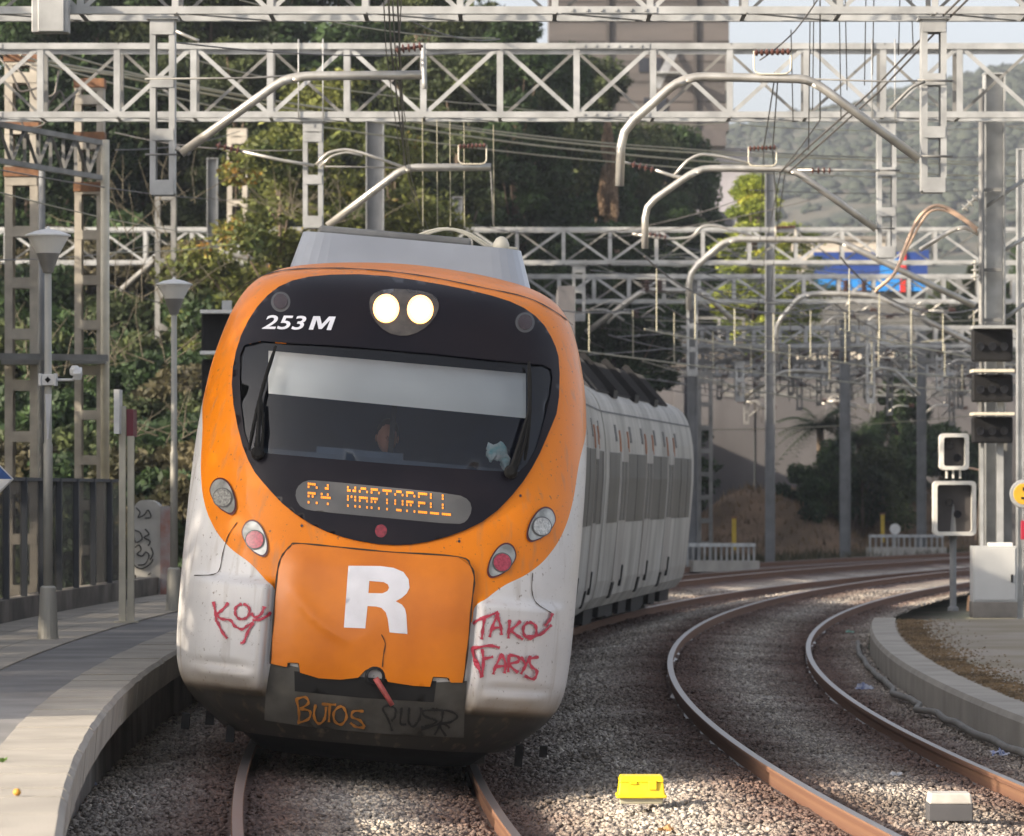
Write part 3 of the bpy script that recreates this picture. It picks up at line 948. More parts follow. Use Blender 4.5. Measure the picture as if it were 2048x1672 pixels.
def curve_pts(pts, n=6):
    out = []
    pts = [Vector(p) for p in pts]
    for i in range(len(pts) - 1):
        p0 = pts[max(i - 1, 0)]; p1 = pts[i]; p2 = pts[i + 1]; p3 = pts[min(i + 2, len(pts) - 1)]
        for k in range(n):
            t = k / n
            out.append(.5 * ((2 * p1) + (-p0 + p2) * t + (2 * p0 - 5 * p1 + 4 * p2 - p3) * t * t + (-p0 + 3 * p1 - 3 * p2 + p3) * t ** 3))
    out.append(pts[-1]); return out
mb = MB(); stroke(mb, curve_pts(C2((985, 840), (1003, 880), (995, 930), (990, 985)), 3), 2.2, .040, dent); mb.build('crack', M['seam'], hood)
mb = MB(); stroke(mb, curve_pts(HOODL, 4), 3.6, .037, dent); mb.build('hood_seam', M['seam'], hood)
# seams on the shell
mb = MB()
for pl_ in (C1((245, 355), (330, 290), (430, 245), (560, 225), (760, 222), (960, 235), (1160, 262), (1400, 310), (1600, 355), (1730, 420), (1810, 480)),
            C2((330, 330), (290, 390), (265, 470), (250, 545), (215, 570), (135, 572)), C2((1672, 560), (1668, 640), (1690, 700), (1755, 740))):
    stroke(mb, curve_pts(pl_, 4), 1.7, .006)
mb.build('body_seam', M['seam'], train)
# white unit number, slanted bold
def text_mesh(body, size, shear=0.0, offs=0.0, sx=1.0):
    cu = bpy.data.curves.new('t', 'FONT'); cu.body = body; cu.size = size; cu.shear = shear; cu.offset = offs; cu.resolution_u = 4
    ob_ = bpy.data.objects.new('t', cu); col.objects.link(ob_)
    dg = bpy.context.evaluated_depsgraph_get()
    me = bpy.data.meshes.new_from_object(ob_.evaluated_get(dg))
    vs = [(v.co.x * sx, v.co.y) for v in me.vertices]; fs = [tuple(p.vertices) for p in me.polygons]
    bpy.data.objects.remove(ob_); bpy.data.curves.remove(cu); bpy.data.meshes.remove(me)
    return vs, fs
vs, fs = text_mesh('253', 1.0, .30, .016, 1.25)
mx_ = max(v[0] for v in vs) + .10; hh = max(v[1] for v in vs); n0 = len(vs)
MP = [(0, 0), (0, 1), (.30, 1), (.50, .42), (.70, 1), (1.0, 1), (1.0, 0), (.80, 0), (.80, .74), (.57, .06), (.43, .06), (.20, .74), (.20, 0)]
vs += [(mx_ + x * 1.0 + y * hh * .30, y * hh) for x, y in MP]
fs += [tuple(n0 + i for i in q) for q in ((0, 1, 11, 12), (1, 2, 11), (2, 3, 9, 10), (2, 10, 11), (3, 4, 8, 9), (4, 5, 8), (5, 6, 7, 8))]
x0 = min(v[0] for v in vs); x1 = max(v[0] for v in vs); y0 = min(v[1] for v in vs); y1 = max(v[1] for v in vs)
mb = MB()
mb.add([on_surf(526 + (x - x0) / (x1 - x0) * 146, 661 - (y - y0) / (y1 - y0) * 28 + (x - x0) / (x1 - x0) * 3.5, .019) for x, y in vs], fs)
mb.build('unit_number', M['letter'], ws)

# spray-can tags
M['tag_red'] = mat('red_spray', (0.55, 0.05, 0.09), .6, 0, .3, 12)
M['tag_orange'] = mat('orange_spray', (0.50, 0.20, 0.03), .6, 0, .4, 10)
M['tag_black'] = mat('black_spray', (0.012, 0.012, 0.012), .6)
OV = {}
def overspray(m_):
    if m_.name in OV: return OV[m_.name]
    c = m_.copy(); c.name = m_.name + '_mist'; n = c.node_tree
    t = n.nodes.new('ShaderNodeBsdfTransparent'); x = n.nodes.new('ShaderNodeMixShader'); no = n.nodes.new('ShaderNodeTexNoise'); no.inputs['Scale'].default_value = 90; no.inputs['Detail'].default_value = 2
    mr = n.nodes.new('ShaderNodeMapRange'); mr.inputs[1].default_value = .42; mr.inputs[2].default_value = .70; mr.inputs[3].default_value = .0; mr.inputs[4].default_value = .45
    tc = n.nodes.new('ShaderNodeTexCoord'); n.links.new(tc.outputs['Object'], no.inputs['Vector']); n.links.new(no.outputs['Fac'], mr.inputs[0]); n.links.new(mr.outputs[0], x.inputs[0])
    n.links.new(t.outputs[0], x.inputs[1]); n.links.new(n.nodes['Principled BSDF'].outputs[0], x.inputs[2]); n.links.new(x.outputs[0], n.nodes['Material Output'].inputs[0])
    OV[m_.name] = c; return c
def tagset(name, strokes, conv, wpx, off, m_, parent):
    mb = MB()
    for i, s_ in enumerate(strokes):
        stroke(mb, curve_pts(conv(*s_), 4), wpx, off * .45 + .0016 + .0008 * i)
    ov = MB()
    for i, s_ in enumerate(strokes):
        stroke(ov, curve_pts(conv(*s_), 3), wpx * 1.7, off * .45 + .0002 + .0001 * i)
    ov.build('overspray', overspray(m_), parent)
    return mb.build(name, m_, parent)
tagset('red_tag', [[(222, 690), (232, 740), (236, 782)], [(290, 695), (262, 728), (236, 748)], [(236, 748), (258, 768), (300, 775), (318, 800), (352, 816), (376, 800), (400, 788)],
                   [(352, 700), (326, 715), (322, 745), (340, 768), (368, 766), (385, 745), (382, 715), (358, 700)], [(394, 742), (412, 762), (440, 745), (452, 712)], [(478, 738), (440, 770), (400, 775)],
                   [(242, 780), (262, 825), (286, 858)], [(405, 785), (380, 825), (362, 872), (346, 878)]], C2, 5.8, .010, M['tag_red'], shell)
tagset('red_tag', [[(1400, 792), (1440, 768), (1516, 738)], [(1452, 765), (1446, 815), (1440, 862)], [(1516, 740), (1490, 800), (1476, 852)], [(1510, 755), (1525, 800), (1530, 842)], [(1482, 812), (1530, 806)],
                   [(1566, 772), (1562, 820), (1560, 858)], [(1616, 778), (1580, 812), (1566, 818)], [(1566, 818), (1600, 845), (1625, 862)],
                   [(1650, 782), (1628, 805), (1630, 840), (1658, 858), (1684, 838), (1680, 798), (1652, 782)], [(1640, 850), (1700, 840), (1752, 795)], [(1756, 742), (1745, 770), (1722, 800)],
                   [(1405, 900), (1418, 960), (1438, 1035)], [(1398, 905), (1470, 890), (1520, 900)], [(1440, 905), (1446, 960), (1440, 1030)], [(1446, 950), (1490, 940)], [(1530, 925), (1500, 985), (1490, 1020)], [(1528, 930), (1545, 970), (1540, 1015)], [(1500, 985), (1545, 980)],
                   [(1560, 930), (1556, 1010)], [(1560, 932), (1600, 940), (1600, 962), (1562, 975), (1600, 1012)], [(1612, 940), (1635, 975)], [(1655, 935), (1630, 985), (1612, 1018)],
                   [(1690, 940), (1650, 952), (1660, 985), (1682, 1005), (1668, 1040), (1628, 1025)]], C2, 6.2, .012, M['tag_red'], shell)

# lower panel between the bumpers, recess, coupler and lever
low_px = C2((485, 960), (470, 1050), (460, 1120), (455, 1225), (700, 1262), (1000, 1288), (1358, 1305), (1362, 1180), (1372, 1050), (1120, 1060), (800, 1030))
def flat_low(u, v): return 0.0
lp_ = patch('lower_panel', [low_px], .010, M['skirt'], step=.05)
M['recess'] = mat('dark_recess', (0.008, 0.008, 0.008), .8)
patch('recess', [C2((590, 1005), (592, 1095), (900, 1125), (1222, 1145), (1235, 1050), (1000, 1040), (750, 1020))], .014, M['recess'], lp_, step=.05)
tagset('orange_tag', [[(600, 1125), (612, 1180), (612, 1225)], [(598, 1128), (640, 1118), (655, 1145), (618, 1170)], [(618, 1170), (662, 1180), (655, 1215), (606, 1232)],
                      [(688, 1150), (680, 1200), (700, 1235), (728, 1215), (735, 1160)], [(715, 1148), (780, 1152)], [(752, 1152), (748, 1228)],
                      [(795, 1158), (770, 1185), (775, 1225), (805, 1238), (828, 1205), (815, 1165), (795, 1158)], [(905, 1180), (860, 1180), (852, 1205), (890, 1222), (910, 1250)], [(910, 1252), (870, 1248), (845, 1230)]], C2, 5.2, .050, M['tag_orange'], lp_)
tagset('black_tag', [[(1018, 1155), (992, 1170), (1015, 1215), (1035, 1270)], [(1018, 1155), (1048, 1170), (1048, 1205), (1030, 1225)], [(1078, 1165), (1072, 1235), (1098, 1240)], [(1112, 1165), (1108, 1225), (1130, 1250), (1158, 1215), (1165, 1165)],
                     [(1240, 1175), (1175, 1180), (1185, 1205), (1235, 1225), (1190, 1250), (1165, 1250)], [(1262, 1180), (1255, 1230), (1225, 1285)], [(1210, 1172), (1290, 1180), (1325, 1205), (1290, 1230), (1245, 1235), (1275, 1290)], [(1165, 1262), (1260, 1235), (1290, 1255)]], C2, 4.4, .050, M['tag_black'], lp_)
for q in ((604, 1052), (918, 1083), (545, 972), (1040, 992)):
    patch('nose_bolt', [ellipse(q[0], q[1], 2.6, 2.9)], .008, M['lens_dark'], step=.02)
# coupler socket and red lever
cpl = M0i @ on_surf(750, 1352, .03)
mb = MB(); mb.lathe(M0 @ Vector((cpl.x, cpl.y + .12, cpl.z)), [(.075, 0), (.075, .13), (.055, .14), (.05, .06)], 18, axis=M0.to_3x3() @ Vector((0, -1, 0)))
mb.build('coupler_socket', M['black'], train, smooth=False)
a_ = on_surf(752, 1352, .10); b_ = on_surf(786, 1396, .16)
mb = MB(); mb.tube([a_, a_.lerp(b_, .5), b_], [.022, .020, .017], 10)
mb.build('red_lever', mat('faded_red_paint', (.45, .09, .08), .6, 0, .4, 20), train, smooth=True)

# skirt under the cab
mb = MB(); rws = [.06, .13, .22, .34]; n = None
for i, v in enumerate(rws):
    W = interp(Wt, v) * .93; r_ = []
    for k in range(41):
        u = W * math.sin(-math.pi / 2 + math.pi * k / 40)
        r_.append(M0 @ Vector((u, interp(Nt, v) + .16 + LQ * (1 - max(0, (1 - (abs(u) / W) ** 3)) ** (1 / 3)), v)))
    r_ = [M0 @ Vector((-W, 4, v))] + r_ + [M0 @ Vector((W, 4, v))]
    n = len(r_); mb.v += r_
mb.f = [(i * n + k, i * n + k + 1, (i + 1) * n + k + 1, (i + 1) * n + k) for i in range(3) for k in range(n - 1)] + [tuple(range(n))]
mb.build('skirt', M['black'], train, smooth=True)
for k in range(16):
    u = -1.36 + k * .18
    if abs(u) < 1.0: continue
    v = .22 + .05 * math.sin(k * 2.1)
    w_ = interp(Nt, .3) + LQ * (1 - max(0, 1 - (min(abs(u), 1.1) / 1.12) ** 3) ** (1 / 3)) + .1
    mb = MB(); mb.box(M0 @ Vector((u, w_ + .05, v)), (.06, .1, .12 + .05 * math.sin(k * 3.3)), M0.to_3x3())
    mb.build('underrun_bracket', M['black'], train)

# wipers
def wiper(px_a, px_b, px_pivot, bow):
    mb = MB(); bl = []
    for i in range(9):
        t = i / 8
        x = px_a[0] + (px_b[0] - px_a[0]) * t + bow * math.sin(math.pi * t); y = px_a[1] + (px_b[1] - px_a[1]) * t
        bl.append(on_surf(x, y, .05))
    mb.tube(bl, [.010] + [.016] * 7 + [.010], 6)
    o = mb.build('wiper', M['rubber'], train)
    mb = MB(); m_ = bl[4]
    pv = on_surf(*px_pivot, .06)
    mb.tube([pv, pv.lerp(m_, .5) + Vector((0, -.04, 0)), m_ + Vector((0, -.03, 0))], [.026, .018, .014], 6)
    mb.tube([pv + Vector((.03, 0, 0)), pv.lerp(m_, .5) + Vector((.035, -.03, 0)), m_ + Vector((.01, -.03, 0))], [.014, .012, .01], 6)
    mb.build('wiper_arm', M['rubber'], o)
    mb = MB(); mb.lathe(pv + Vector((0, .06, 0)), [(.05, 0), (.05, .07), (.03, .09)], 12, axis=(0, -1, .2))
    mb.build('wiper_hub', M['rubber'], o)
wiper((556, 700), (504, 905), (521, 915), -5)
wiper((1052, 730), (1044, 925), (1016, 952), 5)

# roof fairing behind the cab roof
f0 = Vector(at(575, 512, 37.3)); 
def rp_(px, py, d): return M0i @ at(px, py, d)
bl_, br_ = rp_(573, 520, 37.2), rp_(1069, 562, 37.2)
tl_, tr_ = rp_(604, 457, 37.5), rp_(1042, 503, 37.5)
mb = MB()
def rnd_row(l, r, w, rad, back):
    # front edge with rounded plan corners then straight back
    pts = []
    for k in range(9):
        an = math.pi / 2 * (1 - k / 8)
        pts.append((l.x + rad * (1 - math.cos(math.pi / 2 - an)), 0))
    out = []
    out.append(Vector((l.x, back, l.z)))
    for k in range(7):
        a = math.pi / 2 * k / 6
        out.append(Vector((l.x + rad * (1 - math.cos(a)), w + rad * (1 - math.sin(a)), l.z)))
    for k in range(6, -1, -1):
        a = math.pi / 2 * k / 6
        out.append(Vector((r.x - rad * (1 - math.cos(a)), w + rad * (1 - math.sin(a)), r.z)))
    out.append(Vector((r.x, back, r.z)))
    return out
ctr = [(bl_.z + br_.z) / 2, (tl_.z + tr_.z) / 2]
print('fairing v', ctr, bl_.x, br_.x, tl_.x, tr_.x)
b1 = Vector((bl_.x, 0, ctr[0] - .12)); b2 = Vector((br_.x, 0, ctr[0] - .12)); t1 = Vector((tl_.x, 0, ctr[1])); t2 = Vector((tr_.x, 0, ctr[1]))
rA = rnd_row(b1, b2, 2.15, .30, 6.2); rB = rnd_row(t1, t2, 2.5, .24, 6.0)
n = len(rA); mb.v = [M0 @ v for v in rA + rB]
mb.f = [(k, k + 1, n + k + 1, n + k) for k in range(n - 1)] + [tuple(n + k for k in range(n)), (0, n, 2 * n - 1, n - 1)]
mb.build('roof_fairing', M['silver'], train)
zt = ctr[1]
mb = MB()
mb.box(M0 @ Vector((-.15, 4.0, zt + .04)), (1.2, 2.4, .06), M0.to_3x3())
mb.build('roof_equipment_box', M['steel_dull'], train, bevel=.02)
mb = MB(); mb.lathe(M0 @ Vector((tr_.x - .16, 2.9, zt)), [(.065, 0), (.065, .05), (.045, .09), (.015, .11)], 14, axis=M0.to_3x3() @ Vector((0, 0, 1)))
mb.build('antenna_dome', M['cream'], train, smooth=True)
mb = MB()
for dx in (0, .04):
    mb.tube([M0 @ Vector((tl_.x + .9 + dx + t * .75, 3.2, zt + .04 + .11 * math.sin(math.pi * min(1, t * 1.25 + .12)))) for t in [i / 10 for i in range(11)]], .013, 6)
mb.build('roof_hose', M['cream'], train, smooth=True)

# cab interior
M['inside'] = mat('cab_interior', (0.02, 0.036, 0.085), .8, 0, .3, 2)
M['blind'] = mat('sun_blind', (0.90, 0.89, 0.83), .7, 0, .12, 1.5)
M['desk'] = mat('driver_desk', (0.03, 0.055, 0.095), .5, 0, .3, 3)
mb = MB()
def ibox(u0, u1, w0, w1, v0, v1):
    mb.box(M0 @ Vector(((u0 + u1) / 2, (w0 + w1) / 2, (v0 + v1) / 2)), (u1 - u0, w1 - w0, v1 - v0), M0.to_3x3())
ibox(-1.25, 1.25, 2.5, 2.55, 1.2, 3.4); ibox(-1.27, -1.24, 1.9, 2.5, 1.2, 3.3); ibox(1.24, 1.27, 1.9, 2.5, 1.2, 3.3)
mb.build('cab_bulkhead', M['inside'], train)
mb = MB()
vs = []
for i in range(9):
    for k in range(25):
        t = k / 24; s_ = i / 8
        px = 535 + (1052 - 535) * t
        top = 700 + 46 * t; bot = 786 + 50 * t
        u, v = uv_of(px, top + (bot - top) * s_)
        vs.append(M0 @ Vector((u, surfw(u, v) + .16 - .05 * math.sin(s_ * math.pi), v)))
mb.add(vs, [(i * 25 + k, i * 25 + k + 1, (i + 1) * 25 + k + 1, (i + 1) * 25 + k) for i in range(8) for k in range(24)])
mb.build('sun_blind', M['blind'], train, smooth=True)
mb = MB(); u1, vv = uv_of(760, 905); dv = vv - .02
ibox(-1.25, 1.25, .75, 1.5, dv - .15, dv - .02)
ibox(-.55, .1, .95, 1.15, dv - .02, dv + .03)
mb.build('driver_desk', M['desk'], train)
mb = MB(); ibox(-.02, .02, 1.0, 1.04, dv, dv + .42)
mb.build('window_bar', M['black'], train)

# ------------------------------------------------------------ car bodies
def white_side():
    return mat('car_side_paint', (0.46, 0.445, 0.41), .6, 0, .25, 1.0, c2=(0.26, 0.245, 0.22), stretch=(1.6, 1.6, .45), coat=0)
M['side'] = white_side()
M['side_low'] = mat('door_paint', (0.42, 0.40, 0.38), .55, 0, .3, 1.2, c2=(0.24, 0.22, 0.195), stretch=(3, 3, .5))
M['band'] = mat('window_band_glass', (0.014, 0.016, 0.020), .45, 0, .4, 1.0, c2=(0.045, 0.047, 0.05), stretch=(2.5, 2.5, .3), coat=0)
M['roofgrey'] = mat('car_roof', (0.30, 0.32, 0.35), .6, 0, .3, 1.5)
M['grill'] = mat('roof_grille', (0.055, 0.055, 0.058), .6, .2, .3, 4)
M['accent'] = mat('orange_accent', (0.48, 0.20, 0.10), .6, 0, .3, 5)
def bodyprof():
    pts = []
    for v in [.42, .6, .85, 1.3, 1.8, 2.4, 2.75, 3.0, 3.2, 3.35, 3.45, 3.55, 3.62, 3.68, 3.74, 3.79, 3.825]:
        pts.append((interp(Wt, v), v))
    return pts
BP = bodyprof()
def loft(Mx, w0, w1, mat_, name, vlo=None, vhi=None, n=3):
    prof = [(-a, b) for a, b in BP if (vlo is None or b >= vlo) and (vhi is None or b <= vhi)]
    prof = prof + [(a, b) for a, b in reversed([p for p in BP if (vlo is None or p[1] >= vlo) and (vhi is None or p[1] <= vhi)])]
    mb = MB(); m = len(prof)
    for i in range(n + 1):
        w_ = w0 + (w1 - w0) * i / n
        mb.v += [Mx @ Vector((a, w_, b)) for a, b in prof]
    mb.f = [(i * m + k, i * m + (k + 1) % m, (i + 1) * m + (k + 1) % m, (i + 1) * m + k) for i in range(n) for k in range(m)]
    mb.f += [tuple(range(m)), tuple(n * m + k for k in range(m))]
    return mb.build(name, mat_, train)
def sidepatch(mb, Mx, w0, w1, v0, v1, off, sides=(1, -1)):
    """panel standing proud of the flat side, with edge thickness"""
    vs_ = [v0] + [b for a, b in BP if v0 < b < v1] + [v1]
    for s in sides:
        n = len(vs_)
        A = [Mx @ Vector((s * (interp(Wt, v) + off), w0, v)) for v in vs_] + [Mx @ Vector((s * (interp(Wt, v) + off), w1, v)) for v in vs_]
        B = [Mx @ Vector((s * (interp(Wt, v) - .03), w0, v)) for v in vs_] + [Mx @ Vector((s * (interp(Wt, v) - .03), w1, v)) for v in vs_]
        f = [(i, i + 1, n + i + 1, n + i) for i in range(n - 1)]
        mb.add(A, f)
        mb.add([A[0], A[n], B[n], B[0]], [(0, 1, 2, 3)]); mb.add([A[n - 1], A[-1], B[-1], B[n - 1]], [(0, 1, 2, 3)])
        for i in range(n - 1):
            mb.add([A[i], A[i + 1], B[i + 1], B[i]], [(0, 1, 2, 3)]); mb.add([A[n + i], A[n + i + 1], B[n + i + 1], B[n + i]], [(0, 1, 2, 3)])
for ci, (Mx, Lc) in enumerate(cars):
    w0 = 4.2 if ci == 0 else 0.0
    w1 = Lc - (.75 if ci == 2 else 0)
    body = loft(Mx, w0, w1, M['side'], 'car_body')
    if ci == 2:      # tapering far cab
        mb = MB(); prof = [(-a, b) for a, b in BP] + [(a, b) for a, b in reversed(BP)]; m = len(prof)
        for dw, sx, dz in ((0, 1, 0), (.4, .975, .03), (.8, .88, .16), (1.1, .66, .4)):
            mb.v += [Mx @ Vector((a * sx, w1 + .01 + dw * (1 if b < 2.2 else .55), max(.42, b - (dz if b > 3 else 0)))) for a, b in prof]
        mb.f = [(i * m + k, i * m + (k + 1) % m, (i + 1) * m + (k + 1) % m, (i + 1) * m + k) for i in range(3) for k in range(m)] + [tuple(3 * m + k for k in range(m))]
        mb.build('rear_cab', mat('rear_cab_paint', (0.8, 0.26, 0.02), .4, 0, .2, 2), train)
    # window band in lengths between the doors
    doors = {0: [7.2, 11.6, 16.2], 1: [3.0, 7.8, 12.6], 2: [3.0, 7.6, 12.0]}[ci]
    start = w0 + .5
    edges_ = [start] + [x for d in doors for x in (d - .72, d + .72)] + [w1 - .5]
    for k in range(0, len(edges_), 2):
        a, b = edges_[k] + .05, edges_[k + 1] - .05
        if b - a < .4: continue
        for sd in (1, -1):
            mb = MB(); sidepatch(mb, Mx, a, b, 1.72, 2.78, .004, (sd,))
            wn = mb.build('side_window', M['band'], train)
            x = a + 1.5
            while x < b - .3:
                mb = MB(); sidepatch(mb, Mx, x - .03, x + .03, 1.72, 2.78, .009, (sd,)); x += 1.5
                if sd == 1: mb.build('window_divider', M['grill'], wn)
    for d in doors:
      for sd in (1, -1):
        mb = MB(); sidepatch(mb, Mx, d - .65, d + .65, .82, 2.86, .012, (sd,))
        dr = mb.build('door', M['side_low'], train)
        for a in (d - .5, d + .08):
            mb = MB(); sidepatch(mb, Mx, a, a + .42, 1.75, 2.65, .018, (sd,)); mb.build('door_window', M['band'], dr)
        for a in (d - .72, d + .66):
            mb = MB(); sidepatch(mb, Mx, a, a + .07, 2.80, 3.12, .02, (sd,)); mb.build('door_frame', M['accent'], dr)
        if sd == 1:
            mb = MB(); sidepatch(mb, Mx, d - .62, d - .30, .55, .80, .02, (sd,)); mb.build('door_step', M['black'], dr)
            mb = MB(); sidepatch(mb, Mx, d + .66, d + .8, .72, 1.05, .03, (sd,)); mb.build('door_guide', M['black'], dr)
            for a in (d + 1.1, d - 1.4):
                mb = MB(); sidepatch(mb, Mx, a, a + .3, 2.95, 3.2, .006, (sd,)); mb.build('vent_window', M['grill'], train)
    # cantrail seam, roof
    mb = MB(); sidepatch(mb, Mx, w0 + .02, w1 - .02, 3.36, 3.385, .008)
    mb.build('cantrail_gutter', M['grill'], train)
    if ci: 
        mb = MB()
        for s in (-1, 1):
            for k in range(int((w1 - 4) / .12)):
                w_ = 1.2 + k * .12
                if int(k / 22) % 2 == 0 or True:
                    mb.bar(Mx @ Vector((s * 1.12, w_, 3.68)), Mx @ Vector((s * .62, w_, 4.18)), .035, .06)
        gr = mb.build('roof_grille', M['grill'], train, kind=None)
        mb = MB(); vsg = []
        for w_ in (1.1, w1 - 2.6):
            vsg += [Mx @ Vector(q) for q in ((-1.10, w_, 3.64), (-.60, w_, 4.16), (.60, w_, 4.16), (1.10, w_, 3.64))]
        mb.add(vsg, [(0, 1, 2, 3), (7, 6, 5, 4), (0, 4, 5, 1), (1, 5, 6, 2), (2, 6, 7, 3), (3, 7, 4, 0)])
        mb.build('roof_box', M['grill'], train)
        for w_ in (3.4, 7.2, 11.0):
            mb = MB()
            if w_ < w1 - 3:
                for dw in (-.18, .18):
                    mb.bar(Mx @ Vector((1.16, w_ + dw, 3.72)), Mx @ Vector((.60, w_ + dw + .1, 4.26)), .09, .05)
                mb.box(Mx @ Vector((1.14, w_, 3.68)), (.12, .7, .12), Mx.to_3x3())
                mb.build('roof_bracket', M['black'], train)
    # underframe
    mb = MB()
    x = w0 + .6; q = 0
    while x < w1 - 1.6:
        l = [1.5, .9, 2.2, 1.2][q % 4]
        mb.box(Mx @ Vector((0, x + l / 2, .36)), (2.5 - .15 * (q % 2), l - .15, .40 - .06 * (q % 3)), Mx.to_3x3()); x += l; q += 1
    mb.build('underframe_box', M['black'], train)
    # bellows between cars
    if ci < 2:
        mb = MB()
        mb.box(Mx @ Vector((0, Lc + .18, 2.1)), (2.4, .6, 2.9), Mx.to_3x3())
        mb.build('gangway_bellows', M['rubber'], train)
    # bogie at the car ends
    for bw in ([3.6, Lc + .18] if ci == 0 else [Lc + .18] if ci == 1 else [Lc - 3.2]):
        mb = MB(); mb.box(Mx @ Vector((0, bw, .52)), (2.3, 2.9, .18), Mx.to_3x3())
        mb.box(Mx @ Vector((1.05, bw, .42)), (.14, 3.2, .22), Mx.to_3x3()); mb.box(Mx @ Vector((-1.05, bw, .42)), (.14, 3.2, .22), Mx.to_3x3())
        bg_ = mb.build('bogie', M['black'], train)
        for dw in (-1.1, 1.1):
            for s in (-1, 1):
                mb = MB(); mb.lathe(Mx @ Vector((s * .80, bw + dw, .445)), [(.36, -.0), (.445, .0), (.43, .11), (.30, .115), (.28, .06), (.12, .06), (.11, .13), (.02, .13)], 26, axis=Mx.to_3x3() @ Vector((s, 0, 0)))
                mb.build('wheel', M['steel_dull'], bg_)
# driver and a crumpled cloth on the desk
def skinned(name, verts, edges, radii, m_, parent=None, sub=1, world=None):
    me = bpy.data.meshes.new(name); me.from_pydata([tuple(v) for v in verts], edges, []); me.update()
    o = bpy.data.objects.new(name, me); col.objects.link(o)
    sm = o.modifiers.new('skin', 'SKIN'); sm.use_smooth_shade = True
    for i, r_ in enumerate(radii): me.skin_vertices[0].data[i].radius = (r_, r_)
    me.skin_vertices[0].data[0].use_root = True
    sb = o.modifiers.new('sub', 'SUBSURF'); sb.levels = sub; sb.render_levels = sub
    dg = bpy.context.evaluated_depsgraph_get()
    me2 = bpy.data.meshes.new_from_object(o.evaluated_get(dg))
    bpy.data.objects.remove(o)
    me2.name = name; me2.materials.clear(); me2.materials.append(m_)
    o = bpy.data.objects.new(name, me2); col.objects.link(o)
    if parent: o.parent = parent
    return o
dm = M0 @ Matrix.Translation((-.05, 1.75, dv - .55))
person = thing('person', None, 'driver in dark blue clothing seated behind the windscreen of the train', 'person', mat=dm)
V_ = [(0, .1, 0), (0, .1, .22), (0, .06, .42), (0, .04, .52), (0, .02, .60), (.20, .05, .44), (.26, -.12, .22), (.14, -.42, .28), (-.20, .05, .44), (-.26, -.12, .22), (-.14, -.42, .30), (.12, -.35, .02), (.14, -.42, -.38), (-.12, -.35, .02), (-.14, -.42, -.38)]
E_ = [(0, 1), (1, 2), (2, 3), (3, 4), (2, 5), (5, 6), (6, 7), (2, 8), (8, 9), (9, 10), (0, 11), (11, 12), (0, 13), (13, 14)]
skin = mat('skin', (0.45, 0.22, 0.15), .6)
M['navy'] = mat('navy_cloth', (0.02, 0.03, 0.07), .9)
bodyo = skinned('body', V_, E_, [.15, .14, .15, .06, .055, .07, .05, .035, .07, .05, .035, .085, .055, .085, .055], M['navy'], person)
mb = MB()
hv = [(0, .0, .70)]
def ell(mb, c, r, n=14):
    prof = [(math.sin(math.pi * i / n) * 1.0 + 1e-4, -math.cos(math.pi * i / n)) for i in range(n + 1)]
    m = MB(); m.lathe((0, 0, 0), prof, 16)
    mb.add([Vector((v.x * r[0], v.y * r[1], v.z * r[2])) + Vector(c) for v in m.v], m.f)
ell(mb, (0, .0, .70), (.078, .098, .12)); ell(mb, (0, -.10, .69), (.014, .022, .02)); ell(mb, (.08, .01, .69), (.012, .02, .03)); ell(mb, (-.08, .01, .69), (.012, .02, .03))
mb.build('head', skin, person, smooth=True, local=True)
mb = MB(); ell(mb, (0, .025, .735), (.086, .10, .11)); mb.build('hair', mat('dark_hair', (.03, .02, .015), .8), person, smooth=True, local=True)
mb = MB()
for s in (-1, 1):
    c = Vector((s * .14, -.47, .30)); ell(mb, c, (.042, .05, .018), 8)
    for k in range(4): mb.tube([c + Vector((-.03 + k * .02, -.04, 0)), c + Vector((-.03 + k * .02, -.085, .004)), c + Vector((-.03 + k * .02, -.105 + abs(k - 1.5) * .006, -.018))], [.009, .008, .006], 6)
    mb.tube([c + Vector((-s * .035, .0, 0)), c + Vector((-s * .06, -.03, .0)), c + Vector((-s * .062, -.055, -.006))], [.010, .009, .007], 6)
mb.build('hands', skin, person, smooth=True, local=True)
mb = MB()
c0 = M0i @ at(992, 900, 36.05)
c0 = Vector((c0.x, surfw(c0.x, c0.z) + .16, dv + .06))
for k in range(7):
    rr = random.Random(k)
    ell(mb, (c0.x + rr.uniform(-.06, .08), c0.y + rr.uniform(-.03, .03), c0.z + rr.uniform(-.04, .08)), (rr.uniform(.03, .06), rr.uniform(.02, .04), rr.uniform(.03, .06)), 6)
mb.v = [M0 @ (v + Vector((noise.noise(v * 20), 0, noise.noise(v * 23 + Vector((5, 5, 5))))) * .03) for v in mb.v]
o = mb.build('cloth', mat('crumpled_cloth', (.72, .74, .70), .8, 0, .3, 14, c2=(.25, .5, .5)), None)
tag(o, 'crumpled white and teal cloth on the dashboard behind the windscreen', 'cloth')
# ---------------------------------------------------------------- overhead structures
def sx(px, d): return (px - 1024) * d / F
def sz(py, d): return HC + (HY - py) * d / F

def lattice(x, y, z0, z1, w, dep, period, bh, leg=0.2, mbs=None):
    """two-channel column: corner angles joined by batten plates on all four sides"""
    mb = MB(); lw = w * leg
    for sxn in (-1, 1):
        for sy in (-1, 1):
            mb.box((x + sxn * (w / 2 - lw / 2), y + sy * dep / 2, (z0 + z1) / 2), (lw, .012, z1 - z0))
        mb.box((x + sxn * (w / 2 - .005), y, (z0 + z1) / 2), (.01, dep - .02, z1 - z0))
    z = z0 + bh / 2; k = 0
    while z < z1:
        for sy in (-1, 1):
            mb.box((x, y + sy * (dep / 2 + .012), z), (w - .03, .010, bh * (1.0 if k else 1.3)))
        z += period; k += 1
    for sy in (-1, 1): mb.box((x, y + sy * (dep / 2 + .0125), z1 - bh * .6), (w - .02, .010, bh * 1.2))
    return mb

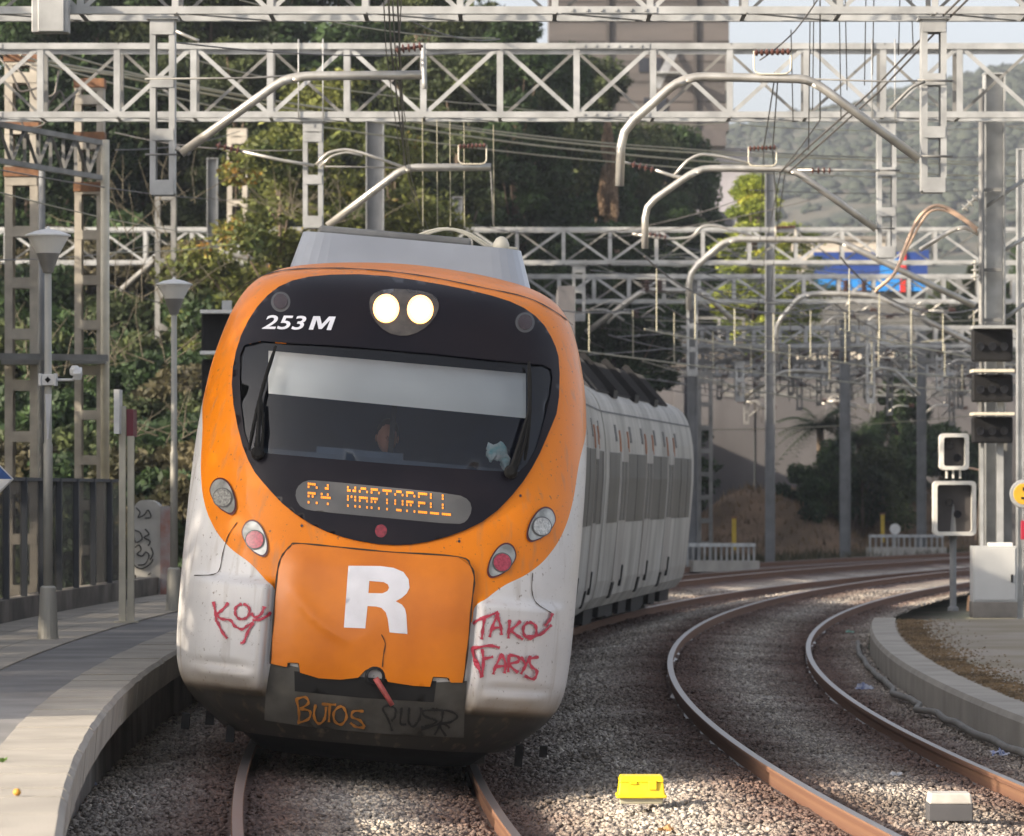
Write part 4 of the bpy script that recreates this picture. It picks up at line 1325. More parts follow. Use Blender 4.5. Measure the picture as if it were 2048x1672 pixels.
def truss(d, py_top, py_bot, px0, px1, phase, panel, dep, chord, web, mat_, parent, flip=0, end=True):
    zt, zb = sz(py_top, d), sz(py_bot, d)
    x0, x1 = sx(px0, d), sx(px1, d)
    ch = MB()
    for y in (d, d + dep):
        for z in (zt, zb):
            ch.box(((x0 + x1) / 2, y, z), (x1 - x0, .012, chord))              # vertical leg of the angle
            ch.box(((x0 + x1) / 2, y + (.05 if y == d else -.05), z + (chord / 2 - .004 if z == zt else -chord / 2 + .004)), (x1 - x0, .09, .010))
    ch.build('truss_chord', mat_, parent)
    webs = (MB(), MB()); wb = webs[0]
    xs = []
    s = sx(phase, d); p = panel * d / F
    k0 = math.ceil((x0 - s) / p); k = k0
    while s + k * p < x1: xs.append((k, s + k * p)); k += 1
    cz = chord / 2
    web_ = web
    for face, y in ((0, d + .014), (1, d + dep - .014)):
        off = 0; wb = webs[face]; web = web_ * (.86 if face == 0 else .62)
        for (k, x) in xs:
            wb.bar((x + off, y, zb + cz), (x + off, y, zt - cz), web * 1.25, .012)
            wb.bar((x + off + web * .6, y + .03, zb + cz), (x + off + web * .6, y + .03, zt - cz), .010, .06)
            if x + p < x1:
                up = (k + flip + face) % 2 == 0
                a = (x + .04, y + .016, zb + cz * .6) if up else (x + .04, y + .016, zt - cz * .6)
                b = (x + p - .04, y + .016, zt - cz * .6) if up else (x + p - .04, y + .016, zb + cz * .6)
                wb.bar(a, b, web * .85, .012)
    wb = webs[1]
    for (k, x) in xs:
        for z in (zt + cz * .8, zb - cz * .8):
            wb.bar((x, d, z), (x + (p if k % 2 else 0), d + dep, z), .05, .012, up=(0, 0, 1))
            wb.bar((x, d, z + .0), (x, d + dep, z + .0), .05, .014, up=(0, 0, 1)) if k % 2 else None
    webs[0].build('truss_web', mat_, parent); webs[1].build('rear_web', M['steel_dull'], parent)
    # bolted splice plates
    for xx in (x0 * .45 + x1 * .55, x0 * .82 + x1 * .18):
        for z in (zt, zb):
            bl = MB(); bl.box((xx, d - .012, z), (1.1, .012, chord * .8))
            for i in range(6): bl.box((xx - .42 + i * .168, d - .026, z), (.03, .02, .03))
            if abs(xx) < .12 * d: bl.build('splice_plate', mat_, parent)

def droppost(px, d, py0, py1, wpx, parent, mat_=None, period=None):
    wd = wpx * d / F
    mb = lattice(sx(px, d), d + .25, sz(py1, d), sz(py0, d), wd, .28, wd * 2.12, wd * .46, .235)
    mb.box((sx(px, d), d + .25, sz(py0, d)), (wd * 1.25, .4, .03))
    return mb.build('drop_post', mat_ or M['steel'], parent)

def pipe(pts, d, r, parent, name='support_arm', mat_=None, dy=0, sq=True):
    P = [Vector((sx(a, d + dy), d + dy, sz(b, d + dy))) for a, b in pts]
    # round the corners
    out = [P[0]]
    for i in range(1, len(P) - 1):
        a, b, c = P[i - 1], P[i], P[i + 1]
        l = min((a - b).length, (c - b).length, r * 7) * .5
        p = b + (a - b).normalized() * l; q = b + (c - b).normalized() * l
        out += [p, p.lerp(b, .5).lerp(b.lerp(q, .5), .5), q]
    out.append(P[-1])
    mb = MB(); mb.tube(out, r, 8)
    return mb.build(name, mat_ or M['pipe'], parent, smooth=True)

def insulator(p, q, r, parent, discs=5, m_=None):
    p, q = Vector(p), Vector(q); mb = MB(); L_ = (q - p).length; ax = q - p
    prof = [(r * .35, 0)]
    for i in range(discs):
        z = L_ * (i + .5) / discs
        prof += [(r * .35, z - L_ * .06), (r, z - L_ * .03), (r, z + L_ * .02), (r * .35, z + L_ * .05)]
    prof.append((r * .35, L_))
    mb.lathe(p, prof, 12, axis=ax)
    return mb.build('insulator', m_ or M['insul'], parent)

def ubracket(px, py, d, wpx, hpx, parent, dy=-.05):
    """U-shaped fork holding a string of discs, standing on an arm"""
    a = (px - wpx / 2, py - hpx); b = (px - wpx / 2, py - hpx * .15); c = (px - wpx * .38, py); e = (px + wpx * .38, py); f = (px + wpx / 2, py - hpx * .15); g = (px + wpx / 2, py - hpx)
    o = pipe([a, b, c, e, f, g], d, .022 * wpx * d / F, parent, 'fork_bracket', M['cream'], dy)
    insulator(at(px - wpx / 2, py - hpx * .92, d + dy), at(px + wpx / 2, py - hpx * .98, d + dy), .09 * wpx * d / F, o, 7)

def hpost(px, d, py0, py1, wpx, mat_, parent=None, name='post', dep=None):
    """rolled H-section column"""
    wd = wpx * d / F; x = sx(px, d); z0, z1 = sz(py1, d), sz(py0, d); dep = dep or wd
    mb = MB()
    mb.box((x - wd / 2 + .012, d, (z0 + z1) / 2), (.024, dep, z1 - z0)); mb.box((x + wd / 2 - .012, d, (z0 + z1) / 2), (.024, dep, z1 - z0))
    mb.box((x, d, (z0 + z1) / 2), (wd - .04, .02, z1 - z0))
    mb.box((x, d, z1 + .01), (wd * 1.05, dep * 1.05, .02))
    return mb.build(name, mat_, parent)

def gantry(lab, px, d):
    return thing('catenary_gantry', at(px, HY, d).xy.to_3d(), lab, 'gantry', 'lattice gantries spanning the tracks')

# --- G0, nearest, its upper chord is above the frame
g = gantry('nearest lattice gantry crossing the top edge of the photo, above the two longest drop posts', 100, 55)
truss(55, -155, 20, -900, 2950, 160, 190, .95, .085, .07, M['steel'], g)
droppost(323, 55, 34, 385, 50, g); droppost(1870, 55, 34, 380, 50, g)
mb = MB(); mb.box(at(102, 20, 54.8), (.42, .25, .53)); mb.box(at(102, 20, 54.66) , (.30, .03, .49)); mb.build('junction_box', M['steel'], g, bevel=.01)
pipe([(362, 307), (565, 160), (605, 152), (846, 150)], 55, .052, g, dy=.0)
pipe([(352, 296), (380, 308)], 55, .03, g, 'arm_clamp', M['steel_dull'])
pipe([(290, 309), (355, 309)], 55, .012, g, 'clamp_bolt', M['steel_dull'], dy=-.02); pipe([(290, 158), (500, 156), (600, 150)], 55, .012, g, 'tie_rod', M['steel_dull'], dy=.1)
pipe([(1239, 372), (1243, 262), (1352, 165), (1390, 153), (1612, 158), (1640, 172), (1838, 318)], 55, .052, g)
pipe([(1830, 312), (1905, 313)], 55, .014, g, 'clamp_bolt', M['steel_dull']); pipe([(1835, 160), (1905, 162)], 55, .014, g, 'clamp_bolt', M['steel_dull'])
pipe([(1620, 158), (1770, 163), (1850, 161)], 55, .010, g, 'tie_rod', M['steel_dull'])
pipe([(1780, 218), (1825, 172), (1850, 163)], 55, .02, g, 'stay_arm', M['steel_dull'])
ubracket(1545, 148, 55, 74, 46, g)
insulator(at(790, 100, 54.6), at(846, 92, 54.6), .05, g, 5)
pipe([(846, 88), (848, 150), (850, 178)], 55, .028, g, 'drop_tube', M['steel'], dy=-.1)
pipe([(352, 62), (380, 75), (398, 82)], 55, .02, g, 'stay_arm', M['pipe'])

# --- G1
g = gantry('second lattice gantry across the whole photo, its lower chord just above the train roof', 100, 71)
truss(71, 92, 229, -700, 2800, 80, 153.3, .85, .09, .085, M['steel'], g, flip=1)
droppost(625, 71, 240, 452, 40, g); droppost(1775, 71, 240, 512, 38, g)
pipe([(655, 452), (800, 342), (822, 335), (982, 334)], 71, .055, g)
pipe([(980, 334), (982, 345), (987, 450)], 71, .012, g, 'stay_arm', M['steel_dull'])
pipe([(1290, 497), (1290, 412), (1378, 350), (1405, 337), (1570, 337), (1595, 345), (1752, 458)], 71, .052, g)
ubracket(945, 328, 71, 56, 38, g); ubracket(1525, 332, 71, 56, 38, g)
pipe([(632, 330), (655, 305), (690, 298), (725, 306), (812, 336)], 71, .022, g, 'bow_tube'); pipe([(640, 334), (662, 312), (692, 304), (725, 311)], 71, .016, g, 'bow_tube')
pipe([(480, 302), (560, 320), (628, 331)], 71, .024, g, 'strut_tube'); insulator(at(432, 290, 71), at(482, 302, 71), .06, g, 4)
pipe([(650, 333), (720, 334), (808, 336)], 71, .012, g, 'tie_rod', M['steel_dull'])
pipe([(1345, 355), (1375, 320), (1400, 308), (1440, 312), (1540, 336)], 71, .022, g, 'bow_tube')
pipe([(1240, 322), (1262, 328)], 71, .02, g, 'strut_tube'); insulator(at(1262, 328, 71), at(1310, 340, 71), .05, g, 4); pipe([(1310, 340), (1345, 352), (1375, 356)], 71, .025, g, 'strut_tube')
pipe([(1595, 340), (1760, 341)], 71, .02, g, 'strut_tube'); insulator(at(1620, 341, 71), at(1665, 341, 71), .05, g, 4)
pipe([(1740, 457), (1790, 457)], 71, .014, g, 'clamp_bolt', M['steel_dull']); pipe([(1745, 340), (1800, 341)], 71, .014, g, 'clamp_bolt', M['steel_dull'])
for px in (597, 646, 1744, 1790): pipe([(px, 78), (px, 240)], 71, .010, g, 'hanger_bolt', M['steel'], dy=-.03)

# --- G2
g = gantry('third lattice gantry level with the train roof fairing, partly hidden by the train', 1500, 128)
truss(128, 458, 524, -500, 2700, 1220, 93, .8, .10, .09, M['steel'], g)
droppost(1158, 128, 530, 640, 26, g); droppost(1385, 128, 585, 750, 22, g)
pipe([(1378, 620), (1378, 545), (1446, 485), (1472, 478), (1672, 480), (1700, 492), (1950, 612)], 128, .085, g)
pipe([(240, 582), (320, 512), (472, 508), (522, 528)], 128, .08, g, mat_=M['steel_dull'])
ubracket(1571, 475, 128, 40, 22, g); ubracket(420, 505, 128, 44, 22, g)
pipe([(1265, 468), (1340, 478), (1385, 475), (1402, 452), (1430, 450), (1520, 476)], 128, .035, g, 'bow_tube')
insulator(at(1296, 468, 128), at(1335, 475, 128), .07, g, 4)
# --- G3
g = gantry('fourth lattice gantry, low behind the train shoulder and in front of the yellow-green tree', 1400, 150)
truss(150, 552, 602, 150, 2600, 1258, 70, .8, .12, .11, M['steel'], g)
pipe([(1172, 665), (1282, 584), (1300, 580), (1398, 582), (1412, 588), (1465, 640)], 150, .085, g)
pipe([(1552, 725), (1552, 648), (1600, 592), (1625, 587), (1715, 588), (1755, 592), (1955, 692)], 150, .08, g)
droppost(1480, 150, 725, 802, 18, g); droppost(1742, 150, 640, 805, 17, g)
for px in (1294, 1320, 1692, 1728): insulator(at(px, 560, 149), at(px, 584, 149), .20, g, 4, M['insul'])
# --- G4..G6
g = gantry('fifth lattice gantry, small, in front of the top edge of the grey retaining wall', 1600, 165)
truss(165, 655, 691, 900, 2500, 1560, 52, .8, .14, .12, M['steel'], g)
for px, a, b in ((1650, 690, 770), (1742, 700, 806), (1880, 700, 780)): droppost(px, 165, a, b, 14, g)
pipe([(1480, 800), (1560, 745), (1590, 740), (1660, 745)], 165, .07, g); pipe([(1175, 672), (1235, 672), (1290, 690), (1380, 692)], 165, .08, g)
pipe([(1700, 770), (1760, 735), (1790, 740), (1840, 790)], 165, .06, g)
g = gantry('sixth lattice gantry, smallest and dimmest, below the fifth one in the right half', 1700, 178)
truss(178, 726, 750, 1380, 2400, 1560, 42, .8, .12, .10, M['steel'], g)
for px, a, b in ((1600, 750, 820), (1780, 750, 830), (1905, 750, 850)): droppost(px, 178, a, b, 12, g, M['steel_dull'])
g = gantry('narrow lattice gantry squeezed just under the fifth one, in front of the wall top', 1650, 171)
truss(171, 700, 724, 1300, 2300, 1590, 46, .7, .11, .10, M['steel_dull'], g)
g = gantry('seventh gantry, a thin lattice line close to the retaining wall top', 1700, 189)
truss(189, 770, 790, 1450, 2400, 1560, 36, .8, .10, .09, M['steel_dull'], g)

# registration arms, fittings and small drop posts of the distant gantries
rg = random.Random(4)
far = [x for x in bpy.data.objects if x.name.startswith('catenary_gantry')]
GD = [(o, o.location.y) for o in far]
GD.sort(key=lambda q: q[1])
for (o, d, pt, pb, xs_) in ((GD[3][0], 150, 552, 602, (1215, 1330, 1610, 1690, 1830, 1905)), (GD[4][0], 165, 657, 690, (1200, 1300, 1420, 1560, 1600, 1710, 1800, 1850, 1920)), (GD[5][0], 171, 700, 724, (1340, 1480, 1580, 1660, 1740, 1780, 1870, 1940)), (GD[6][0], 178, 722, 748, (1440, 1520, 1640, 1700, 1830, 1920)), (GD[7][0], 189, 770, 790, (1500, 1680, 1740, 1850))):
    k_ = 150 / d
    for px in [q_ + dd_ for q_ in xs_ for dd_ in (0, 33)]:
        j = rg.uniform(-8, 8); L_ = rg.uniform(45, 80) * k_; s_ = rg.choice((-1, 1)); y0 = pb + rg.uniform(12, 34) * k_
        if px % 20 == 0: droppost(px + j, d, pb, pb + rg.uniform(50, 85) * k_, 13 * k_, o, M['steel_dull'])
        pipe([(px, y0 + 22 * k_), (px + s_ * L_ * .45, y0), (px + s_ * L_, y0 + 2)], d, .035, o, 'support_arm', M['pipe'] if rg.random() < .6 else M['steel_dull'], dy=rg.uniform(-.5, .5))
        pipe([(px, y0 - 8 * k_), (px + s_ * L_ * .3, y0 - 20 * k_), (px + s_ * L_ * .9, y0 + 1)], d, .022, o, 'bow_tube', M['pipe'], dy=rg.uniform(-.5, .5))
        insulator(at(px + s_ * L_, y0, d), at(px + s_ * (L_ + 14 * k_), y0 + 1, d), .10, o, 4)
        pipe([(px + s_ * L_ * .5, y0), (px + s_ * L_ * .5 + 3, y0 + 40 * k_)], d, .016, o, 'hanger_rod', M['wire'])
# --- masts
def mast_thing(lab, cat='mast', px=0, d=70, name='lattice_mast', group=None):
    return thing(name, Vector((sx(px, d), d, 0)), lab, cat, group)
def lattice_mast(px, d, py0, wpx, lab, mat_, bands=(), extra=True, name='lattice_mast', group=None):
    t = mast_thing(lab, 'mast', px, d, name, group); wd = wpx * d / F
    mb = lattice(sx(px, d), d, -.4, sz(py0, d), wd, wd * .8, wd * 1.55, wd * .32, .24)
    mb.build('column', mat_, t)
    if bands:
        mb = MB()
        for b in bands: mb.box((sx(px, d), d, sz(b, d)), (wd * 1.06, wd * .95, .15))
        mb.build('rusty_clamp', M['rust'], t)
    return t
tA = lattice_mast(45, 76, 108, 66, 'wide lattice mast with rust clamps at the far left edge', M['steel_warm'], (116, 245, 345))
pipe([(84, 340), (84, 955)], 75.2, .05, tA, 'side_post', M['steel_blue'])
for i, (px, py) in enumerate(((10, 115), (40, 130), (20, 190))):
    pipe([(px - 12, py), (px + 10, py + 25), (px + 30, py + 70), (px + 70, py + 60), (px + 78, py + 10)], 75.4, .018, tA, 'jumper_cable', M['wire'])
mb = MB(); mb.box(at(45, 722, 75.6), (.62, .5, .12)); mb.build('crossbeam_bracket', M['steel_dull'], tA)
tB = lattice_mast(180, 77, 160, 58, 'slimmer lattice mast with rust clamps and a pale round pole on its right side', M['steel_warm'], (168, 275, 375))
pipe([(210, 280), (210, 965)], 76.6, .07, tB, 'side_pole', M['cream'])
mb = MB(); mb.box(at(178, 722, 76.6), (.56, .5, .10)); mb.build('crossbeam_bracket', M['steel_dull'], tB)
pipe([(150, 190), (140, 225), (120, 178), (95, 215)], 76.3, .018, tB, 'jumper_cable', M['wire'])
# lattice beam between them, coming towards the left
lb = thing('lattice_beam', at(100, 300, 72), 'dark short lattice beam joining the two left masts', 'beam')
mb = MB()
for (y, dz) in ((0, 0), (.7, .0)):
    pa, pb = Vector(at(-60, 238, 70 + y)), Vector(at(200, 285, 76 + y)); qa, qb = Vector(at(-60, 312, 70 + y)), Vector(at(200, 355, 76 + y))
    mb.bar(pa, pb, .08, .08); mb.bar(qa, qb, .08, .08)
    for i in range(10):
        a, b = pa.lerp(pb, i / 10), pa.lerp(pb, (i + 1) / 10); c, e = qa.lerp(qb, i / 10), qa.lerp(qb, (i + 1) / 10)
        mb.bar(a, c, .05, .03); mb.bar(c, b, .05, .03) if i % 2 else mb.bar(a, e, .05, .03)
mb.build('beam_lattice', M['steel_dull'], lb)
bt = thing('pipe_beam', at(100, 722, 74), 'dark horizontal beam between the left masts at mid height', 'beam')
mb = MB(); mb.bar(at(-40, 712, 74.5), at(215, 716, 75), .10, .14); mb.build('beam_tube', M['steel_dull'], bt)
lattice_mast(332, 118, 380, 42, 'dim lattice mast between the two platform lamps', M['steel_dull'])
lattice_mast(475, 135, 258, 40, 'rusty lattice mast in the foliage to the left of the train roof', M['steel_warm'])
lattice_mast(1410, 150, 742, 30, 'dim lattice mast just right of the far end of the train', M['steel_dull'])
def plain_post(px, d, py0, wpx, lab, mat_):
    t = mast_thing(lab, 'post', px, d, 'catenary_post')
    o = hpost(px, d, py0, HY + (HC + .45) * F / d, wpx, mat_, t, 'column')
    return t
plain_post(425, 125, 318, 22, 'blue-grey steel post rising left of the rusty lattice mast in the foliage', M['steel_blue'])
tp = plain_post(750, 100, 240, 36, 'thick blue-grey steel post standing behind the train roof, hung below the second gantry', M['steel_blue'])
plain_post(915, 140, 395, 20, 'short blue-grey post showing just over the middle of the train roof', M['steel_blue'])
plain_post(1385, 129, 560, 20, 'blue-grey post at the far end of the train', M['steel_blue'])
tq = plain_post(1540, 146, 330, 19, 'blue-grey post in front of the yellow-green tree, with a dark lower end', M['steel_blue'])
plain_post(1690, 165, 640, 21, 'blue-grey post in front of the wall, right of the yellow-green tree', M['steel_blue'])
plain_post(1843, 178, 655, 18, 'blue-grey post nearest to the small white-framed signals', M['steel_blue'])
plain_post(2040, 92, 300, 14, 'thin pale post at the right edge behind the round yellow sign', M['steel'])
# big mast on the right
tR = mast_thing('tall pale steel mast on the right, behind the stacked dark signal heads', 'mast', 1985, 74, 'signal_mast')
hpost(1988, 74, 150, HY + 1.95 * F / 74, 42, M['steel'], tR, 'column', .36)
pipe([(1963, 178), (1963, 1225)], 73.6, .045, tR, 'cable_conduit', M['steel_dull'])
mb = MB()
for py in (235, 380, 540, 640): mb.box(at(1975, py, 73.7), (.42, .1, .05))
mb.build('mast_band', M['steel_dull'], tR)
insulator(at(1925, 420, 73.5), at(1955, 392, 73.5), .07, tR, 3, M['insul_w']); insulator(at(1950, 520, 73.5), at(1950, 560, 73.5), .06, tR, 3, M['insul_w'])
M['hose'] = mat('pink_beige_cable', (0.62, 0.44, 0.32), .6, 0, .2, 4)
for k in (0, 1):
    P = [(1752 - k * 2, 580 + k * 4), (1790, 545), (1812 + k * 6, 490), (1835 + k * 8, 440 + k * 4), (1862, 414 + k * 8), (1890, 414 + k * 7), (1925, 435 + k * 4), (1955, 458 + k * 6)]
    mb = MB(); mb.tube([at(a.x, a.y, 73.6) for a in curve_pts(P, 5)], .028 if k == 0 else .02, 8)
    mb.build('power_cable', M['hose'], tR, smooth=True)
pipe([(1840, 500), (1900, 462), (1930, 452), (1960, 470)], 73.8, .035, tR, 'cantilever', M['pipe'])
pipe([(1962, 420), (2048, 360)], 74, .03, tR, 'stay_arm', M['steel']); pipe([(2010, 500), (2060, 470)], 74, .03, tR, 'stay_arm', M['steel'])
pipe([(2005, 640), (2060, 600)], 74, .03, tR, 'stay_arm', M['steel'])

# ---------------------------------------------------------------- wires
def wire_pts(pts, n=10, sag=0.0):
    out = []
    for i in range(len(pts) - 1):
        a, b = Vector(pts[i]), Vector(pts[i + 1])
        for k in range(n):
            t = k / n
            p = a.lerp(b, t); p.z -= sag * 4 * t * (1 - t); out.append(p)
    out.append(Vector(pts[-1])); return out
def cat_line(lab, spans, grp='catenary lines'):
    t = thing('catenary_line', spans[0][0][0], lab, 'overhead line', grp)
    return t
# train track line: stays over the cab, exits through the top of the frame
cl = thing('catenary_line', at(800, 335, 72), 'overhead contact line above the train, its bundle of wires hanging left of centre', 'overhead line', 'catenary lines')
mb = MB()
for (a, b, c, r) in (((770, -150), (782, 95), (812, 335), .010), ((778, -150), (790, 95), (818, 338), .008), ((790, -120), (800, 110), (808, 330), .010), ((765, -60), (772, 100), (800, 300), .006), ((805, -60), (797, 110), (822, 345), .006)):
    pts = [at(a[0], a[1], 42), at(b[0], b[1], 55), at(c[0], c[1], 71)]
    mb2 = MB(); mb2.tube(wire_pts(pts, 8, .04), r, 5); mb2.build('contact_wire', M['wire'], cl)
for (a, b) in (((812, 335), (845, 452)), ((818, 338), (862, 470))):
    mb2 = MB(); mb2.tube(wire_pts([at(a[0], a[1], 71), at(b[0], b[1], 128)], 8, .1), .008, 5); mb2.build('contact_wire', M['wire'], cl)
mb = MB()
for px in (845, 874, 900, 928, 987): mb.tube([at(px, 236 + (px - 845) * .1, 71), at(px + 1, 452, 71.5)], .007, 5)
mb.build('dropper', M['wire_pale'], cl)
c2 = thing('catenary_line', at(1560, 335, 71), 'overhead contact line above the empty track, twin wires slanting down from the top right corner', 'overhead line', 'catenary lines')
for k, (dx, r) in enumerate(((0, .013), (16, .013))):
    mb2 = MB(); mb2.tube(wire_pts([at(2010 + dx, -90, 46), at(1890 + dx, 28, 55), at(1740 + dx, 185, 60), at(1560 + dx, 345, 71)], 8, .0), r, 6); mb2.build('contact_wire', M['wire'], c2)
for (A_) in ([at(1660, -40, 50), at(1590, 62, 55), at(1520, 120, 58)], [at(1640, 0, 55), at(1640, 240, 60), at(1560, 345, 71)], [at(1562, 340, 71), at(1535, 470, 110), at(1512, 640, 150)], [at(1570, 345, 71), at(1552, 470, 110), at(1538, 640, 150)],
             [at(1550, 150, 55), at(1528, 290, 71), at(1520, 480, 128)], [at(1556, 150, 55), at(1545, 300, 71), at(1558, 478, 128)]):
    mb2 = MB(); mb2.tube(wire_pts(A_, 6, .02), .009, 5); mb2.build('contact_wire', M['wire'], c2)
mb = MB()
for px, a, b in ((1628, -20, 220), (1678, -20, 240), (1690, -20, 180), (1732, -20, 170), (1748, -20, 150), (1800, -20, 110), (1822, -20, 90), (1620, 40, 300), (1582, 60, 240)):
    mb.tube([at(px, a, 56), at(px + (4 if px % 4 else -3), b, 58)], .007, 5)
mb.build('dropper', M['wire'], c2)
# thick pale feeder cables crossing obliquely
fc = [((-40, 88), (260, 150), (720, 225), (1180, 290), (1700, 318), (2120, 330), .022),
      ((-40, 96), (230, 150), (720, 238), (1180, 302), (1700, 340), (2120, 352), .022),
      ((100, 100), (420, 178), (900, 250), (1350, 296), (1700, 312), (2120, 326), .016),
      ((40, 110), (330, 190), (700, 262), (1240, 325), (1700, 352), (2120, 360), .016),
      ((300, 90), (560, 160), (980, 210), (1400, 250), (1800, 189), (2120, 278), .012)]
for i, f in enumerate(fc):
    pts = [at(f[k][0], f[k][1], 74 + k * 11) for k in range(6)]
    mb = MB(); mb.tube(wire_pts(pts, 6, .05), f[6], 6)
    o = mb.build('feeder_cable', M['wire_pale'], None)
    tag(o, ['upper pale thick feeder cable running obliquely from the left mast', 'second pale thick feeder cable close below the upper one', 'middle pale feeder cable starting above the slimmer mast', 'lowest pale feeder cable passing under the second gantry', 'thin pale feeder cable, highest of those above the train'][i], 'cable', 'pale feeder cables')
ow = [((0, 385, 60), (460, 470, 120)), ((0, 340, 60), (520, 400, 130)), ((0, 520, 62), (330, 480, 120)), ((220, 505, 90), (560, 470, 128)), ((220, 570, 90), (420, 620, 128)),
      ((560, 350, 120), (1060, 470, 128)), ((560, 400, 120), (860, 480, 128)), ((350, 85, 56), (1000, 100, 71)), ((800, 30, 56), (1000, 78, 71)), ((480, 0, 56), (990, 76, 71)), ((1170, 470, 128), (1480, 400, 110)), ((1170, 480, 128), (1620, 400, 110)),
      ((1170, 520, 150), (1500, 640, 165)), ((1120, 560, 150), (1420, 700, 178)), ((1180, 540, 128), (1560, 560, 165)), ((1290, 640, 150), (1960, 640, 165)), ((1200, 620, 150), (1480, 735, 178)), ((1480, 640, 165), (1960, 720, 178)),
      ((1560, 700, 165), (2048, 660, 150)), ((1170, 690, 165), (1560, 650, 165)), ((1160, 745, 165), (1500, 800, 178)), ((1400, 860, 178), (1960, 830, 178)), ((230, 265, 90), (620, 300, 71)), ((230, 300, 90), (480, 262, 120)),
      ((1480, 250, 90), (2048, 250, 110)), ((1480, 300, 90), (2048, 308, 110)), ((1500, 380, 100), (2048, 372, 120)), ((1400, 735, 178), (2048, 752, 178)), ((1190, 655, 150), (1460, 655, 150)), ((1600, 655, 200), (1960, 600, 150))]
for i in range(40):
    xa = rg.uniform(1160, 1500); ya = rg.uniform(480, 760); da = rg.choice((128, 150, 165))
    ow.append(((xa, ya, da), (xa + rg.uniform(200, 520), ya + rg.uniform(-60, 110), da + rg.uniform(15, 45))))
for i, (a, b) in enumerate(ow):
    mb = MB(); mb.tube(wire_pts([at(*a), at(*b)], 8, .12), .009 * max(1, (a[2] + b[2]) / 190), 4)
    o = mb.build('overhead_wire', M['wire'] if i % 3 else M['wire_pale'], None)
    tag(o, 'thin overhead wire strung between the gantries', 'wire', 'thin overhead wires')

# lines over the far part of the curve: carrier, contact wire and droppers follow each track
for (r0, lab) in ((RT, 'overhead contact line following the curve beyond the end of the train'), (RT - 3.86, 'overhead contact line over the far part of the empty track'), (RT + 4.2, 'overhead contact line over the farthest track by the retaining wall')):
    y0 = 96; P0 = arc(r0, Y=y0)[0]
    t = thing('catenary_line', (P0.x, P0.y, 5.3), lab, 'overhead line', 'catenary lines')
    lo = []; hi = []; dr = MB()
    for i in range(61):
        y = y0 + i * 1.6; u_ = (i % 15) / 15; p = arc(r0, Y=y)[0] + Vector((.2 * math.sin(y * .12), 0, 0))
        a = p + Vector((0, 0, 5.3)); b = p + Vector((0, 0, 6.75 - 2.4 * u_ * (1 - u_)))
        lo.append(a); hi.append(b)
        if i % 3 == 1: dr.tube([a, b], .012, 4)
    mb = MB(); mb.tube(lo, .016, 5); mb.build('contact_wire', M['wire_pale'], t)
    mb = MB(); mb.tube(hi, .018, 5); mb.build('carrier_wire', M['wire'], t)
    dr.build('dropper', M['wire_pale'], t)
# ---------------------------------------------------------------- platform things
def base_pt(px, py, plane):
    """point on a horizontal plane under a pixel"""
    d = (HC - plane) * F / (py - HY)
    return at(px, py, d), d
M['lamp_pole'] = mat('painted_lamp_pole', (0.46, 0.45, 0.40), .45, .1, .15, 3)
M['diffuser'] = mat('frosted_diffuser', (0.90, 0.88, 0.82), .35, 0, .08, 3)
M['diffuser'].node_tree.nodes['Principled BSDF'].inputs['Transmission Weight'].default_value = .1
def lamp(px, py, lab):
    p, d = base_pt(px, py, PZ)
    t = thing('platform_lamp', p, lab, 'street lamp', 'cone lamps on the platform')
    mb = MB(); mb.lathe(p, [(.105, 0), (.10, .04), (.078, .50), (.06, .52)], 20); mb.build('pole_base', M['lamp_pole'], t, smooth=False)
    mb = MB(); mb.lathe(p, [(.046, .51), (.046, 1.9), (.037, 1.92), (.034, 3.6)], 16); mb.build('pole', M['lamp_pole'], t, smooth=True)
    mb = MB(); mb.lathe(p, [(.045, 3.58), (.10, 3.74)], 28); mb.lathe(p + Vector((0, 0, 0)), [(.045, 3.575), (.05, 3.58), (.115, 3.765)], 28)
    c = mb.build('lamp_head', mat('lamp_cone_metal', (.30, .29, .27), .4, .4, .2, 4), t, smooth=False)
    mb = MB(); mb.lathe(p, [(.115, 3.766), (.205, 3.93)], 32); mb.build('lamp_shade', M['diffuser'], c, smooth=False)
    mb = MB(); mb.lathe(p, [(.222, 3.93), (.224, 3.945), (.12, 3.985), (.02, 4.005), (.012, 4.03)], 32); mb.build('lamp_cap', M['white'], c, smooth=False)
    return t, p, d
l1, p1, d1 = lamp(96, 1278, 'cone-topped lamp post nearest the camera at left, with a small camera arm')
l2, p2, d2 = lamp(348, 1221, 'cone-topped lamp post close against the left side of the train')
mb = MB()
c = p1 + Vector((.005, -.02, 2.53))
mb.box(c, (.12, .13, .11)); mb.box(c + Vector((-.075, 0, 0)), (.03, .16, .12)); mb.box(c + Vector((.07, 0, 0)), (.03, .16, .12))
cc = thing('security_camera', c, 'white security camera on a bracket halfway up the nearest lamp post', 'camera')
mb.build('bracket', M['white'], cc, bevel=.006)
mb = MB(); mb.tube([c + Vector((.08, 0, 0)), c + Vector((.24, 0, 0)), c + Vector((.26, 0, .05))], .014, 8); mb.build('arm', M['white'], cc)
mb = MB(); mb.lathe(c + Vector((.26, 0, .04)), [(.03, 0), (.05, .01), (.055, .06), (.03, .10)], 16); mb.box(c + Vector((.29, -.03, .06)), (.08, .14, .08), Matrix.Rotation(R(28), 3, 'X')); mb.build('housing', M['white'], cc, bevel=.01)
mb = MB(); mb.lathe(c + Vector((0, -.07, 0)), [(.03, 0), (.02, .01)], 4, axis=(0, -1, 0)); mb.build('warning_sticker', M['black'], cc)
mb = MB(); mb.lathe(p1 + Vector((0, -.045, 0)), [(.008, 1.95), (.04, 2.38), (.04, 2.39)], 3); mb.build('cable_cone', M['white'], cc)

